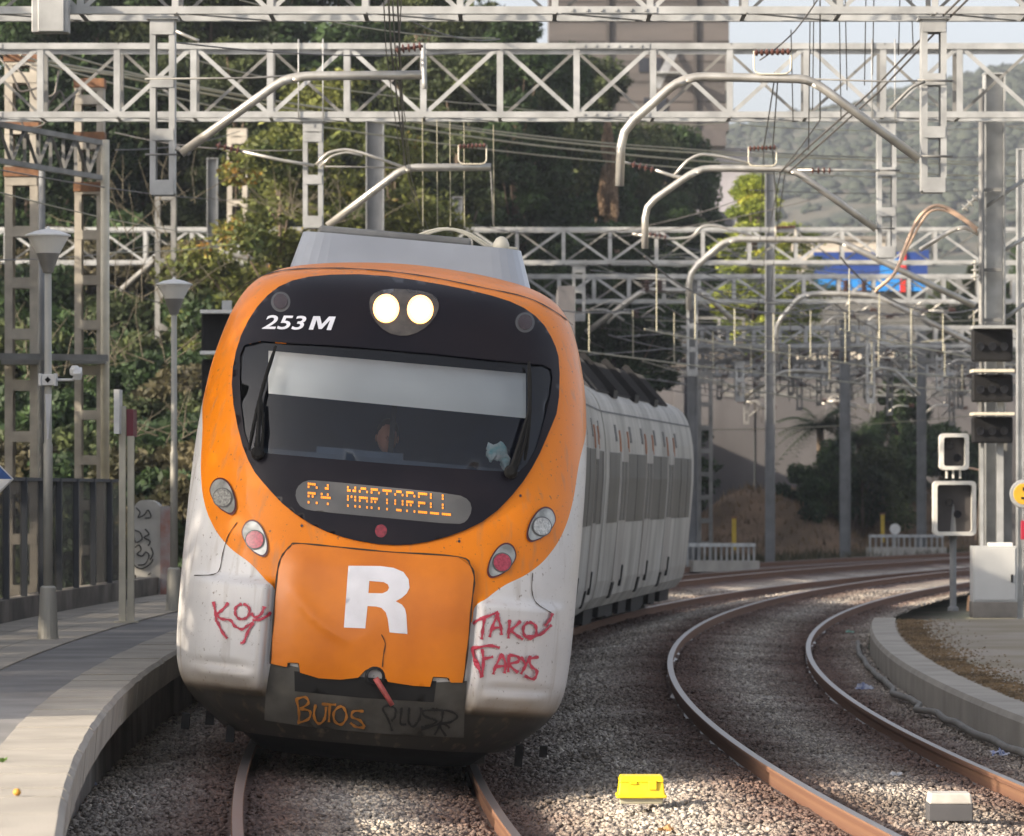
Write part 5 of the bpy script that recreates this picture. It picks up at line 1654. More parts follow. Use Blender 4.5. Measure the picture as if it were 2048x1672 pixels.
# two-legged platform sign seen edge-on
p, d = base_pt(253, 1245, PZ)
sg = thing('platform_sign', p, 'pale two-legged sign seen edge-on, with white and maroon panels, between the lamps', 'sign')
for px in (245, 261):
    mb = MB(); x = sx(px, d); mb.box((x, d + (0 if px == 245 else .05), (PZ + sz(812 if px == 245 else 872, d)) / 2), (.074, .09, sz(812 if px == 245 else 872, d) - PZ)); mb.build('leg', M['cream'], sg, bevel=.006)
mb = MB(); mb.box((sx(238, d), d - .12, (sz(780, d) + sz(868, d)) / 2), (.06, .42, sz(780, d) - sz(868, d))); mb.build('panel', M['white'], sg)
mb = MB(); mb.box((sx(259, d), d + .3, (sz(818, d) + sz(873, d)) / 2), (.075, .5, sz(818, d) - sz(873, d))); mb.build('panel', mat('maroon_sign', (.25, .04, .06), .5), sg, label='maroon panel')
mb = MB(); mb.box((sx(253, d), d, PZ + .01), (.26, .2, .02)); mb.build('base_plate', M['cream'], sg)

# diamond sign at the left edge
p, d = base_pt(-14, 1300, PZ)
ds = thing('diamond_sign', p, 'blue and white diamond sign cut off by the left edge', 'sign')
M['signblue'] = mat('sign_blue', (.01, .08, .30), .4); 
mb = MB(); zc = sz(958, d); x = sx(-14, d); h = 38 * d / F
for i, (lo, m_) in enumerate(((0, 'signblue'), (1, 'white'))):
    mb = MB(); s_ = 1 if lo == 0 else -1
    mb.add([(x - h, d, zc + .0), (x, d, zc + s_ * h), (x + h, d, zc), (x - h, d + .02, zc), (x, d + .02, zc + s_ * h), (x + h, d + .02, zc)], [(0, 1, 2), (5, 4, 3), (0, 1, 4, 3), (1, 2, 5, 4), (0, 2, 5, 3)])
    mb.build('sign_face', M[m_], ds)
mb = MB(); mb.add([(x - h * 1.08, d + .022, zc), (x, d + .022, zc + h * 1.08), (x + h * 1.08, d + .022, zc), (x, d + .022, zc - h * 1.08), (x - h * 1.08, d + .04, zc), (x, d + .04, zc + h * 1.08), (x + h * 1.08, d + .04, zc), (x, d + .04, zc - h * 1.08)], [(0, 1, 2, 3), (7, 6, 5, 4), (0, 1, 5, 4), (1, 2, 6, 5), (2, 3, 7, 6), (3, 0, 4, 7)]); mb.build('sign_back', M['white'], ds)
mb = MB(); mb.box((x, d + .07, (PZ + zc) / 2), (.06, .06, zc - PZ)); mb.build('pole', M['cream'], ds)

# electric cabinet with black scribbles behind lamp two
d = 67; z0 = PZ
cab = thing('utility_cabinet', Vector((sx(295, d), d, z0)), 'off-white cabinet with a rounded top and black scribbled tags, behind the platform sign', 'cabinet')
prof = []
mb = MB(); x0, x1 = sx(268, d), sx(322, d); zt = sz(1000, d)
N = 12; front = []
for i in range(N + 1):
    t = i / N; front.append((x0 + (x1 - x0) * t, zt - .10 * (2 * t - 1) ** 4 - .05 * max(0, t - .5)))
poly = [(x0, z0)] + front + [(x1, z0)]
n = len(poly); mb.add([(a, d, b) for a, b in poly] + [(a, d + .5, b) for a, b in poly], [tuple(range(n)), tuple(range(2 * n - 1, n - 1, -1))] + [(i, (i + 1) % n, (i + 1) % n + n, i + n) for i in range(n)])
mb.build('housing', mat('cabinet_offwhite', (.55, .54, .50), .6, 0, .25, 3), cab)
mb = MB(); mb.box((sx(331, d), d + .15, (z0 + sz(1012, d)) / 2), (.14, .4, sz(1012, d) - z0)); mb.build('side_panel', mat('cabinet_stained', (.38, .36, .36), .6, 0, .5, 6, c2=(.35, .18, .15)), cab)
mb = MB()
def scribble(pts, wpx, dd):
    mb.tube([at(q.x, q.y, dd) for q in curve_pts(pts, 4)], wpx * dd / F / 2, 5)
for s_ in ([(272, 1015), (280, 1025), (276, 1035), (288, 1030), (296, 1020), (302, 1034), (290, 1036)], [(268, 1060), (280, 1065), (284, 1078), (272, 1085), (268, 1075)], [(290, 1058), (298, 1068), (288, 1075), (300, 1082), (296, 1092)],
           [(270, 1095), (278, 1090), (282, 1100), (274, 1108), (284, 1112), (292, 1104), (298, 1112), (290, 1128), (276, 1130)], [(302, 1095), (306, 1108), (300, 1120)], [(268, 1130), (282, 1138), (300, 1128), (306, 1118)], [(296, 1150), (302, 1146)], [(290, 1165), (294, 1180), (290, 1190)], [(270, 1150), (274, 1165)]):
    scribble(s_, 2.6, 66.97)
mb.build('scribble', M['tag_black'], cab)

# signal half hidden by the train at left
d = 72
s3 = thing('railway_signal', Vector((sx(452, d), d, 0)), 'dark signal with two white hoods peeking out left of the train', 'signal')
mb = MB(); mb.box((sx(452, d), d + .25, (sz(600, d)) / 2), (.14, .14, sz(600, d))); mb.build('post', M['steel'], s3)
mb = MB()
for py in (668, 760): mb.box(at(445, py, d + .06), (.62, .25, .62))
mb.build('signal_head', M['black'], s3, bevel=.03)
for py in (624, 706): 
    mb = MB(); mb.box(at(445, py, d - .15), (.64, .5, .05)); mb.build('signal_hood', M['white'], s3)

# ---------------------------------------------------------------- right island things
d = 73
s1 = thing('railway_signal', Vector((sx(1985, d), d, KZ)), 'tall signal of three stacked black heads with pale shelf hoods at right', 'signal')
for (a, b, hood) in ((660, 722, 655), (750, 803, 742), (835, 885, 828)):
    mb = MB(); mb.box(at(1984, (a + b) / 2, d), (.62, .22, (b - a) * d / F + .02)); mb.build('signal_head', M['black'], s1, bevel=.03)
    mb = MB(); mb.box(at(1984, hood, d - .18), (.62, .62, .045)); mb.build('signal_hood', M['steel'] if hood < 700 else M['cream'], s1)
    for xx in (1960, 1984, 2008):
        mb = MB(); mb.lathe(at(xx, (a + b) / 2 + 2, d - .115), [(.055, 0), (.06, .05), (.05, .05), (.045, .01)], 14, axis=(0, -1, 0)); mb.build('lens', M['blackgloss'], s1)
mb = MB(); mb.box((sx(2003, d), d + .25, (KZ + sz(655, d)) / 2), (.10, .12, sz(655, d) - KZ)); mb.box((sx(1966, d), d + .2, (KZ + sz(880, d)) / 2), (.05, .08, sz(880, d) - KZ)); mb.build('post', M['steel'], s1)
mb = MB(); mb.box((sx(2018, d), d + .45, (KZ + sz(880, d)) / 2), (.18, .1, sz(880, d) - KZ)); mb.build('ladder_rail', M['steel_dull'], s1)

def rr_frame(x0, x1, z0, z1, t, y, dep, rad):
    """rounded rectangular frame, solid front to back"""
    def ring(a, b, c, e, r_):
        out = []
        for cx, cz, s in ((b - r_, e - r_, 0), (a + r_, e - r_, 90), (a + r_, c + r_, 180), (b - r_, c + r_, 270)):
            for k in range(6):
                an = R(s + k * 18); out.append((cx + r_ * math.cos(an), cz + r_ * math.sin(an)))
        return out
    o = ring(x0, x1, z0, z1, rad); i_ = ring(x0 + t, x1 - t, z0 + t, z1 - t, rad * .6); n = len(o)
    mb = MB()
    vs = [(a, y, b) for a, b in o] + [(a, y, b) for a, b in i_] + [(a, y + dep, b) for a, b in o] + [(a, y + dep, b) for a, b in i_]
    fs = []
    for k in range(n):
        k2 = (k + 1) % n
        fs += [(k, k2, n + k2, n + k), (2 * n + k, 2 * n + k2, 3 * n + k2, 3 * n + k), (k, k2, 2 * n + k2, 2 * n + k), (n + k, n + k2, 3 * n + k2, 3 * n + k)]
    mb.add(vs, fs); return mb
pb, d = base_pt(1906, 1222, KZ)
s2 = thing('shunting_signal', pb, 'two small white-framed signal boxes stacked on one grey post beside the pale cabinet', 'signal')
M['frame_white'] = mat('aged_white_frame', (.70, .69, .64), .5, 0, .15, 6)
for (a, b, c, e, nm) in ((1877, 1935, 867, 940, 'upper'), (1864, 1949, 962, 1071, 'lower')):
    mb = rr_frame(sx(a, d), sx(b, d), sz(e, d), sz(c, d), .062, d - .28, .30, .07)
    f_ = mb.build('signal_frame', M['frame_white'], s2)
    mb = MB(); mb.box(at((a + b) / 2, (c + e) / 2, d - .02), ((b - a) * d / F - .06, .05, (e - c) * d / F - .06)); mb.build('signal_face', mat('signal_face_dark', (.05, .045, .045), .5), f_)
    for k in (0, 1):
        mb = MB(); mb.lathe(at((a + b) / 2 + (8 if k else -8), (c + e) / 2 + (12 if k else -12), d - .05), [(.06, 0), (.065, .06), (.055, .06), (.05, .01)], 14, axis=(0, -1, 0)); mb.build('lens', M['blackgloss'], f_)
mb = MB(); mb.lathe(pb, [(.09, 0), (.085, .06), (.055, .08), (.055, sz(1078, d) - KZ), (.07, sz(1078, d) - KZ + .01), (.03, sz(960, d) - KZ)], 16); mb.build('post', M['steel_blue'], s2)
for (px) in (1893, 1906, 1920):
    mb = MB(); mb.box(at(px, 948, d - .1), (.03, .08, .14)); mb.build('mounting_lug', M['frame_white'], s2)
mb = MB(); mb.tube([at(q.x, q.y, d - .05) for q in curve_pts([(1932, 935), (1950, 938), (1962, 945), (1960, 980), (1955, 1040), (1950, 1080)], 5)], .02, 6); mb.build('cable', M['hose'], s2, smooth=True)

pc, dcb = base_pt(1990, 1236, KZ)
cb = thing('equipment_cabinet', pc, 'pale grey metal cabinet on a concrete plinth at the foot of the tall signal', 'cabinet')
wd = 88 * dcb / F
mb = MB(); mb.box(pc + Vector((0, .25, .12)), (wd * 1.02, .6, .24)); mb.build('plinth', M['concrete'], cb, bevel=.01)
zz = sz(1092, dcb) - KZ
mb = MB(); mb.box(pc + Vector((0, .25, .24 + (zz - .24) / 2)), (wd, .5, zz - .24)); mb.build('housing', mat('pale_grey_cabinet', (.50, .51, .50), .55, 0, .15, 2), cb, bevel=.012)
mb = MB(); mb.box(pc + Vector((0, -.006, .24 + (zz - .24) / 2)), (wd * .92, .012, (zz - .24) * .92)); mb.build('door', mat('pale_grey_door', (.54, .55, .54), .5, 0, .1, 2), cb, bevel=.004)
mb = MB(); mb.box(pc + Vector((wd * .38, -.025, .6)), (.03, .03, .12)); mb.build('handle', M['black'], cb)
mb = MB(); mb.box(pc + Vector((.1, .25, zz + .02)), (.36, .34, .06)); mb.build('top_box', M['white'], cb, bevel=.01)
bl, dd_ = base_pt(1941, 1222, KZ)
mb = MB(); mb.lathe(bl, [(.07, 0), (.065, .05), (.05, .22), (.03, .25)], 14); o = mb.build('marker_stub', mat('orange_beige', (.72, .45, .27), .6), None)
tag(o, 'short stubby beige-orange marker at the left foot of the pale cabinet', 'bollard')

# round yellow sign at the right edge
pb, d = base_pt(2046, 1262, KZ)
ys_ = thing('round_sign', pb, 'round yellow sign with a grey rim above a red plate, cut by the right edge', 'sign')
mb = MB(); mb.lathe(at(2048, 988, d), [(.19, 0), (.20, .02), (.19, .04), (.15, .045)], 36, axis=(0, -1, 0)); mb.build('sign_rim', M['steel'], ys_)
mb = MB(); mb.lathe(at(2048, 988, d - .046), [(.145, 0), (.14, .006)], 36, axis=(0, -1, 0)); mb.build('sign_face', mat('sign_yellow', (.75, .42, .03), .45), ys_)
mb = MB(); mb.box(at(2049, 978, d - .056), (.05, .008, .05)); mb.box(at(2049, 996, d - .056), (.09, .008, .03)); mb.build('sign_mark', M['black'], ys_)
mb = MB(); mb.box(at(2052, 1060, d - .03), (.14, .03, .26)); mb.build('red_plate', mat('sign_red', (.45, .02, .05), .45), ys_, bevel=.006)
mb = MB(); mb.box((sx(2056, d), d + .06, (KZ + sz(900, d)) / 2), (.07, .07, sz(900, d) - KZ)); mb.build('post', M['steel_dull'], ys_)

# ---------------------------------------------------------------- between the tracks
def tbox(mb, c, l0, l1, w0, w1, z0, z1):
    mb.add([(c[0] + sx_ * (l0 if k == 0 else l1) / 2, c[1] + sy * (w0 if k == 0 else w1) / 2, c[2] + (z0 if k == 0 else z1)) for k in (0, 1) for sx_, sy in ((-1, -1), (1, -1), (1, 1), (-1, 1))],
           [(3, 2, 1, 0), (4, 5, 6, 7), (0, 1, 5, 4), (1, 2, 6, 5), (2, 3, 7, 6), (3, 0, 4, 7)])
M['yellow'] = mat('bright_yellow_plastic', (0.85, 0.62, 0.01), .45, 0, .3, 7, c2=(.62, .43, .03), lo=.5, hi=.75)
pb, d = base_pt(1282, 1606, -.07)
yb = thing('trackside_box', pb, 'bright yellow trackside box with a pale base on the ballast between the tracks', 'box')
u = d / F
mb = MB(); tbox(mb, pb, 84 * u, 88 * u, .24, .26, 0, 14 * u); mb.build('base', mat('box_base', (.55, .52, .38), .6), yb, bevel=.006)
mb = MB(); tbox(mb, pb, 96 * u, 88 * u, .30, .27, 12 * u, 44 * u); tbox(mb, pb, 91 * u, 84 * u, .285, .24, 44 * u, 56 * u); tbox(mb, pb, 102 * u, 101 * u, .32, .315, 12 * u, 19 * u); mb.build('cover', M['yellow'], yb, bevel=.010)
mb = MB(); mb.box(pb + Vector((22 * u, -.145, 38 * u)), (16 * u, .02, 18 * u)); mb.box(pb + Vector((-16 * u, -.142, 42 * u)), (14 * u, .012, 5 * u)); mb.build('latch', M['yellow'], yb, bevel=.003)
pb, d = base_pt(1898, 1640, -.10)
wb_ = thing('cable_box', pb, 'grey trackside box darkened for shade, with a white lid on the sunlit ballast at lower right', 'box')
u = d / F
mb = MB(); tbox(mb, pb, 88 * u, 88 * u, .26, .26, 0, 34 * u); mb.build('housing', mat('box_grey_shade', (.085, .085, .09), .6, 0, .2, 5), wb_, bevel=.006)  # shade on the front is put into this dark housing colour
mb = MB(); tbox(mb, pb, 86 * u, 80 * u, .27, .26, 34 * u, 56 * u); mb.build('lid', mat('dusty_lid', (.50, .48, .44), .7, 0, .25, 8), wb_, bevel=.01)
# litter
def litter(px, py, z, s, m_, lab, nm='plastic_litter', cat='litter'):
    p, d = base_pt(px, py, z); rr = random.Random(px); mb = MB(); k = 9; vs = []
    for i in range(k):
        for j in range(k):
            x = (i / (k - 1) - .5) * s; y = (j / (k - 1) - .5) * s
            h = abs(noise.noise((x * 30 + px, y * 30, 1))) * s * .9 * (1 - (abs(x) + abs(y)) / s * .6)
            a = rr.uniform(-.1, .1) * s
            vs.append(p + Vector((x * .9 + a, y * .9, h + .02)))
    mb.add(vs, [(i * k + j, i * k + j + 1, (i + 1) * k + j + 1, (i + 1) * k + j) for i in range(k - 1) for j in range(k - 1)])
    o = mb.build(nm, m_, None, smooth=False); tag(o, lab, cat, None)
lw = mat('litter_white', (.42, .43, .45), .5, 0, .3, 20); lbm = mat('litter_blue', (.18, .22, .40), .5, 0, .4, 20, c2=(.45, .47, .52)); lbr = mat('litter_brown', (.45, .25, .10), .7)
litter(1792, 1556, -.13, .10, lw, 'crumpled white wrapper on the rusty ballast between the right-hand rails')
litter(1728, 1382, -.13, .20, lbm, 'crumpled pale blue litter between the kerb and the right rail')
litter(2000, 1516, -.13, .16, lbm, 'dull blue scrap of litter near the right edge, before the kerb')
litter(1700, 1268, -.13, .14, mat('litter_green', (.2, .4, .33), .5), 'small green scrap beside the far end of the kerb')
litter(172, 1578, -.13, .16, lbm, 'grey-blue torn plastic on the ballast below the left platform')
litter(1332, 1668, -.13, .10, lbr, 'small brown scrap on the sunlit ballast at the bottom edge')
pb, d = base_pt(34, 1592, PZ)
mb = MB(); ell(mb, pb + Vector((0, 0, .018)), (.02, .02, .018), 8); o = mb.build('dry_fruit', mat('orange_fruit', (.55, .28, .04), .6), None, smooth=True); tag(o, 'small orange-brown fruit lying on the sunlit platform edge', 'fruit')
pb, d = base_pt(4, 1526, PZ)
mb = MB()
for k in range(26):
    a = random.uniform(0, 6.28); l = random.uniform(.02, .05)
    mb.add([pb + Vector((0, 0, 0)), pb + Vector((math.cos(a) * l, math.sin(a) * l, l * .7)), pb + Vector((math.cos(a + .4) * l * .8, math.sin(a + .4) * l * .8, l * .5))], [(0, 1, 2)])
o = mb.build('weed', mat('weed_green', (.10, .20, .03), .7), None); tag(o, 'tiny green weed in a paving joint at the left edge', 'plant')
# ---------------------------------------------------------------- terrain behind
def hill_h(x, y):
    """bank rising from the railway to the upper terrace at 7 m"""
    edge = 6.0 + (y - 185) * .25
    rise = ss(88, 150, y) if x < -2 else ss(112, 170, y)
    h = 7.4 * rise
    left = 0
    return -.4 + max(h, left * 1.0) + .5 * noise.noise((x * .15, y * .15, 0)) * (1 if h > .3 else .1)
nx, ny = 70, 80
mb = MB()
X0, X1, Y0, Y1 = -95, 1.2, 60, 420
for j in range(ny + 1):
    for i in range(nx + 1):
        x = X0 + (X1 - X0) * (i / nx) ** .6; y = Y0 + (Y1 - Y0) * (j / ny) ** 1.6
        mb.v.append(Vector((x, y, hill_h(x, y))))
mb.f = [(j * (nx + 1) + i, j * (nx + 1) + i + 1, (j + 1) * (nx + 1) + i + 1, (j + 1) * (nx + 1) + i) for j in range(ny) for i in range(nx)]
M['bank'] = mat('dry_grass_bank', (0.13, 0.11, 0.055), .95, 0, .4, .6, c2=(.045, .055, .02), bump=.6, bscale=6)
mb.build('hillside', M['bank'], None, smooth=True, kind='structure')
# upper terrace at the right behind the retaining wall
YW = 196
mb = MB(); mb.add([(0.5, YW + .4, 7.0), (60, YW + .4, 7.0), (120, 500, 8), (-20, 500, 8)], [(0, 1, 2, 3)])
mb.build('terrace', M['bank'], None, kind='structure')
M['wallcon'] = mat('retaining_concrete', (0.125, 0.122, 0.128), .9, 0, .3, .5, c2=(.08, .077, .08), stretch=(1, 1, .4), bump=.2)
rw = thing('retaining_wall', (14, YW, 0), 'long pale grey panelled retaining wall behind the empty track', 'wall')
xx = 0.6; k = 0
while xx < 44:
    wdt = 3.1
    mb = MB(); mb.box((xx + wdt / 2, YW + .05 * (k % 2), 3.3), (wdt - .05, .5, 7.6)); mb.build('wall_panel', M['wallcon'], rw)
    if k % 2 == 0:
        mb = MB(); mb.box((xx, YW - .3, 3.2), (.4, .4, 7.2)); mb.build('buttress', M['wallcon'], rw)
    xx += wdt; k += 1
mb = MB(); mb.box((22.6, YW - .03, 7.25), (44, .75, .3)); mb.build('wall_cap', M['dark_concrete'], rw)
mb = MB(); mb.box((1.3, 155, 3.3), (.4, 81, 7.3)); mb.build('wall_return', M['wallcon'], rw)
# parapet and railing of the upper road at left of the wall
rl = thing('road_parapet', (5, 197, 6.8), 'grey concrete road parapet with a railing on the terrace above the train roof', 'parapet')
mb = MB(); mb.box((5.0, 197, 7.8), (9, .3, .9)); mb.build('parapet_wall', M['dark_concrete'], rl)
mb = MB()
for k in range(10): mb.box((.5 + k, 197, 8.7), (.12, .12, 1.0))
mb.box((5, 197, 9.15), (9, .1, .1)); mb.box((5, 197, 8.75), (9, .08, .08)); mb.build('railing', M['steel_dull'], rl)
# earth mounds
def mound(cx, cy, rx, ry, h, name='earth_mound'):
    mb = MB(); n = 26
    for j in range(n + 1):
        for i in range(n + 1):
            x = (i / n * 2 - 1); y = (j / n * 2 - 1); r_ = math.sqrt(x * x + y * y)
            z = h * ss(1, .25, r_) ** 1.2 * (1 + .4 * noise.noise((x * 2.5 + cx, y * 2.5, 0))) - .45
            mb.v.append(Vector((cx + x * rx, cy + y * ry, z)))
    mb.f = [(j * (n + 1) + i, j * (n + 1) + i + 1, (j + 1) * (n + 1) + i + 1, (j + 1) * (n + 1) + i) for j in range(n) for i in range(n)]
    return mb.build(name, M['mound'], None, smooth=True, kind='structure')
M['mound'] = mat('brown_earth', (0.23, 0.15, 0.095), .95, 0, .4, .7, c2=(.11, .075, .045), bump=.7, bscale=5)
mound(sx(1565, 180), 186, 5.4, 8, 2.1); mound(sx(1660, 184), 188, 4.2, 7, 2.1); mound(sx(1830, 184), 188, 4.6, 7, 2.2)

# scrub-covered hill far away on the right
M['hill'] = mat('scrub_hill', (0.075, 0.07, 0.05), .95, 0, .4, .05, c2=(.028, .036, .022), bump=.5, bscale=.3, detail=14, lo=.45, hi=.54)
def ridge(x):
    # ridge outline in photo pixels at distance 1500 m
    px = x / 1500 * F + 1024
    tab = [(-2000, 900), (300, 700), (1000, 420), (1300, 330), (1455, 286), (1560, 262), (1700, 232), (1830, 190), (1930, 168), (2048, 150), (2300, 120), (2800, 160), (4200, 500), (6000, 900)]
    return HC + (HY - interp(tab, px)) * 1500 / F
nx, ny = 150, 60
mb = MB()
for j in range(ny + 1):
    for i in range(nx + 1):
        x = -470 + 1250 * i / nx; t = j / ny; y = 620 + 1180 * t
        prof_ = ss(0, 1, min(1, t / .746)) ** .8 if t < .746 else 1 - .5 * ((t - .746) / .254) ** 2
        z = ridge(x * 1500 / max(y, 700) if False else x) * prof_ + (noise.fractal(Vector((x, y * .6, 0)) * .006, 1.2, 2, 4) * 4) * min(1, t * 3) * (.4 if .70 < t < .8 else 1)
        mb.v.append(Vector((x, y, z - 2)))
mb.f = [(j * (nx + 1) + i, j * (nx + 1) + i + 1, (j + 1) * (nx + 1) + i + 1, (j + 1) * (nx + 1) + i) for j in range(ny) for i in range(nx)]
mb.build('hill', M['hill'], None, smooth=True, kind='structure')

rgh = np.random.default_rng(12); NS = 40000
hx = -60 + 560 * rgh.random(NS); ht = .12 + .64 * rgh.random(NS) ** .8; HV = []; HT = []
oct_ = np.array([[1, 0, 0], [0, 1, 0], [-1, 0, 0], [0, -1, 0], [.2, .1, 1.1], [0, 0, -.6], [.7, -.6, .5], [-.6, -.5, .55]])
tri_ = [[0, 1, 4], [1, 2, 4], [2, 3, 7], [3, 6, 7], [6, 4, 7], [7, 4, 2], [3, 0, 6], [0, 4, 6]]
for a, t_ in zip(hx, ht):
    y = 620 + 1180 * t_; fx = (a + 470) / 1250 * nx; fy = t_ * ny; i0, j0 = int(fx), int(fy); u_, v_ = fx - i0, fy - j0
    if not (0 <= i0 < nx and 0 <= j0 < ny): continue
    dn = noise.noise((a * .012, y * .012, 4)) + .5 * noise.noise((a * .05, y * .05, 9))
    if dn < rgh.random() * .5 - .25: continue
    z = (mb.v[j0 * (nx + 1) + i0].z * (1 - u_) + mb.v[j0 * (nx + 1) + i0 + 1].z * u_) * (1 - v_) + (mb.v[(j0 + 1) * (nx + 1) + i0].z * (1 - u_) + mb.v[(j0 + 1) * (nx + 1) + i0 + 1].z * u_) * v_
    s_ = .7 + 1.7 * rgh.random() ** 2; k_ = len(HV) * 8
    HV.append(oct_ * s_ * (.7 + .6 * rgh.random((8, 1))) * np.array([1.1, 1.1, .9]) + np.array([a, y, z + s_ * .2])); HT.append(np.array(tri_) + k_)
M['hillscrub'] = mat('hill_scrub', (.034, .043, .026), .9, 0, .4, .06, c2=(.018, .027, .016))
np_mesh('hill_scrub', np.concatenate(HV), np.concatenate(HT), M['hillscrub'], kind='stuff')
# ---------------------------------------------------------------- buildings
d = 300
M['tower'] = mat('tower_cladding', (0.105, 0.093, 0.088), .85, 0, .3, .4, c2=(.07, .064, .062), stretch=(.4, .4, 2.5), bump=.2, bscale=3)
tw = thing('industrial_tower', Vector((sx(1280, d), d + 5, 7)), 'tall brown clad industrial tower with a pale lower storey, rising behind the trees', 'building')
z0, z1, z2 = sz(292, d), sz(262, d), sz(-250, d)
x0, x1 = sx(1098, d), sx(1458, d)
mb = MB(); mb.box(((x0 + x1) / 2, d + 5.5, (z1 + z2) / 2), (x1 - x0, 11, z2 - z1)); mb.build('tower_wall', M['tower'], tw)
mb = MB()
z = z1 + .6
while z < z2: mb.box(((x0 + x1) / 2, d - .03, z), (x1 - x0 + .05, .06, .08)); z += 1.25
for px in (1215, 1390): mb.box((sx(px, d), d - .12, (z1 + z2) / 2), (.22, .2, z2 - z1))
mb.build('panel_rib', mat('panel_joint', (.055, .048, .045), .8), tw)
mb = MB(); mb.box(((x0 + sx(1452, d)) / 2, d + 5, (z0 + z1) / 2), (sx(1452, d) - x0, 10.4, z1 - z0)); mb.build('dark_overhang', mat('tower_dark', (.09, .08, .08), .8), tw)
for (a, b) in ((1295, 25), (1300, 130), (1310, 210)):
    mb = MB(); mb.box((sx(a, d), d - .06, sz(b, d)), (1.4, .1, .9)); mb.build('window', M['blackgloss'], tw)
mb = MB(); mb.box((sx(1440, d), d + 6, (7 + z0) / 2), (4.2, 9, z0 - 7)); mb.build('lower_storey', mat('pale_render', (.34, .33, .36), .85, 0, .2, .5), tw)
for py in (440, 540):
    mb = MB(); mb.box((sx(1450, d), d + 1.42, sz(py, d)), (1.0, .1, 1.2)); mb.build('window', M['blackgloss'], tw)
mb = MB(); mb.box((sx(1330, d), d - 1, sz(150, d)), (1.6, 2, .1)); mb.bar((sx(1310, d), d - 1.9, sz(180, d)), (sx(1350, d), d - .1, sz(100, d)), .5, .12); mb.build('canopy', M['steel'], tw)
d = 240
bb = thing('blue_building', Vector((sx(1740, d), d + 3, 7)), 'low building with a dark and light blue fascia and a red stripe', 'building')
M['bl1'] = mat('dark_blue_fascia', (.012, .045, .22), .5); M['bl2'] = mat('light_blue_fascia', (.02, .22, .62), .5)
def fbox(mat_, a, b, c, e, dy, nm, dep=.2):
    mb = MB(); mb.box((sx((a + b) / 2, d), d + dy + dep / 2, sz((c + e) / 2, d)), ((b - a) * d / F, dep, abs(e - c) * d / F)); return mb.build(nm, mat_, bb)
fbox(mat('shop_wall', (.12, .12, .115), .8), 1630, 1852, 505, 690, .5, 'shop_wall', 6)
fbox(M['bl1'], 1628, 1855, 504, 552, 0, 'upper_fascia', .5); fbox(M['bl2'], 1628, 1852, 552, 582, .1, 'lower_fascia', .4); fbox(mat('red_stripe', (.6, .03, .02), .5), 1800, 1812, 504, 584, -.1, 'red_stripe', .1)
fbox(M['bl2'], 1760, 1800, 518, 582, -.04, 'light_panel', .04)
fbox(M['bl1'], 1840, 1858, 500, 520, -.02, 'corner_block', .4)
d = 262
b3 = thing('pale_building', Vector((sx(1700, d), d + 3, 7)), 'pale flat-roofed building just above the blue one', 'building')
mb = MB(); mb.box((sx(1690, d), d + 3, (7 + sz(478, d)) / 2), (5.4, 6, sz(478, d) - 7)); mb.build('wall', mat('pale_wall', (.50, .45, .38), .8), b3)
mb = MB(); mb.box((sx(1690, d), d + 3, sz(476, d)), (5.8, 6.4, .2)); mb.build('roof', M['concrete'], b3)
mb = MB(); mb.box((sx(1660, d), d - .03, sz(520, d)), (1.2, .06, .8)); mb.build('window', M['blackgloss'], b3)

# low pale railings by the far track
def low_rail(px0, px1, d0, d1_, py_top, py_bot, lab):
    t = thing('low_railing', at(px0, py_bot, d0), lab, 'fence'); mb = MB(); N = max(4, int(abs(px1 - px0) / 11))
    a, b = Vector(at(px0, py_top, d0)), Vector(at(px1, py_top, d1_)); c, e = Vector(at(px0, py_bot, d0)), Vector(at(px1, py_bot, d1_))
    mb.bar(a, b, .1, .1)
    m0, m1 = a.lerp(c, .85), b.lerp(e, .85); mb.bar(m0, m1, .07, .07)
    for i in range(N + 1): mb.bar(a.lerp(b, i / N), c.lerp(e, i / N), .06, .06)
    mb.build('rail_bars', M['steel'], t)
    mb = MB(); mb.bar(c, e, .3, .34); mb.build('kerb', M['coping'], t)
low_rail(1375, 1508, 128, 132, 1090, 1132, 'short pale railing on a concrete kerb right beside the far end of the train')
low_rail(1740, 1885, 165, 172, 1072, 1104, 'pale grey railing at the foot of the earth mound near the small signals')
yp = MB(); 
for i, (px, py0, py1, d, lab) in enumerate(((1468, 1035, 1100, 150, 'yellow marker post by the mound, nearer the train'), (1765, 1028, 1085, 168, 'yellowish marker post by the railing, nearer the small signals'))):
    t = thing('marker_post', at(px, py1, d), lab, 'marker post'); mb = MB(); mb.box(at(px, (py0 + py1) / 2, d), (.13, .13, (py1 - py0) * d / F)); mb.build('post', mat('marker_yellow', (.60, .42, .04), .5), t)
    mb = MB(); mb.box(at(px, py0, d), (.18, .18, .06)); mb.build('cap', M['rust'], t)
t = thing('white_stand', at(1790, 1092, 168), 'small white disc marker on a stub post near the far railing', 'marker')
mb = MB(); mb.lathe(at(1790, 1058, 168), [(.19, 0), (.19, .04)], 20, axis=(0, -1, 0)); mb.build('disc', M['white'], t); mb = MB(); mb.box(at(1790, 1078, 168.1), (.08, .08, .75)); mb.build('stub', M['steel'], t)

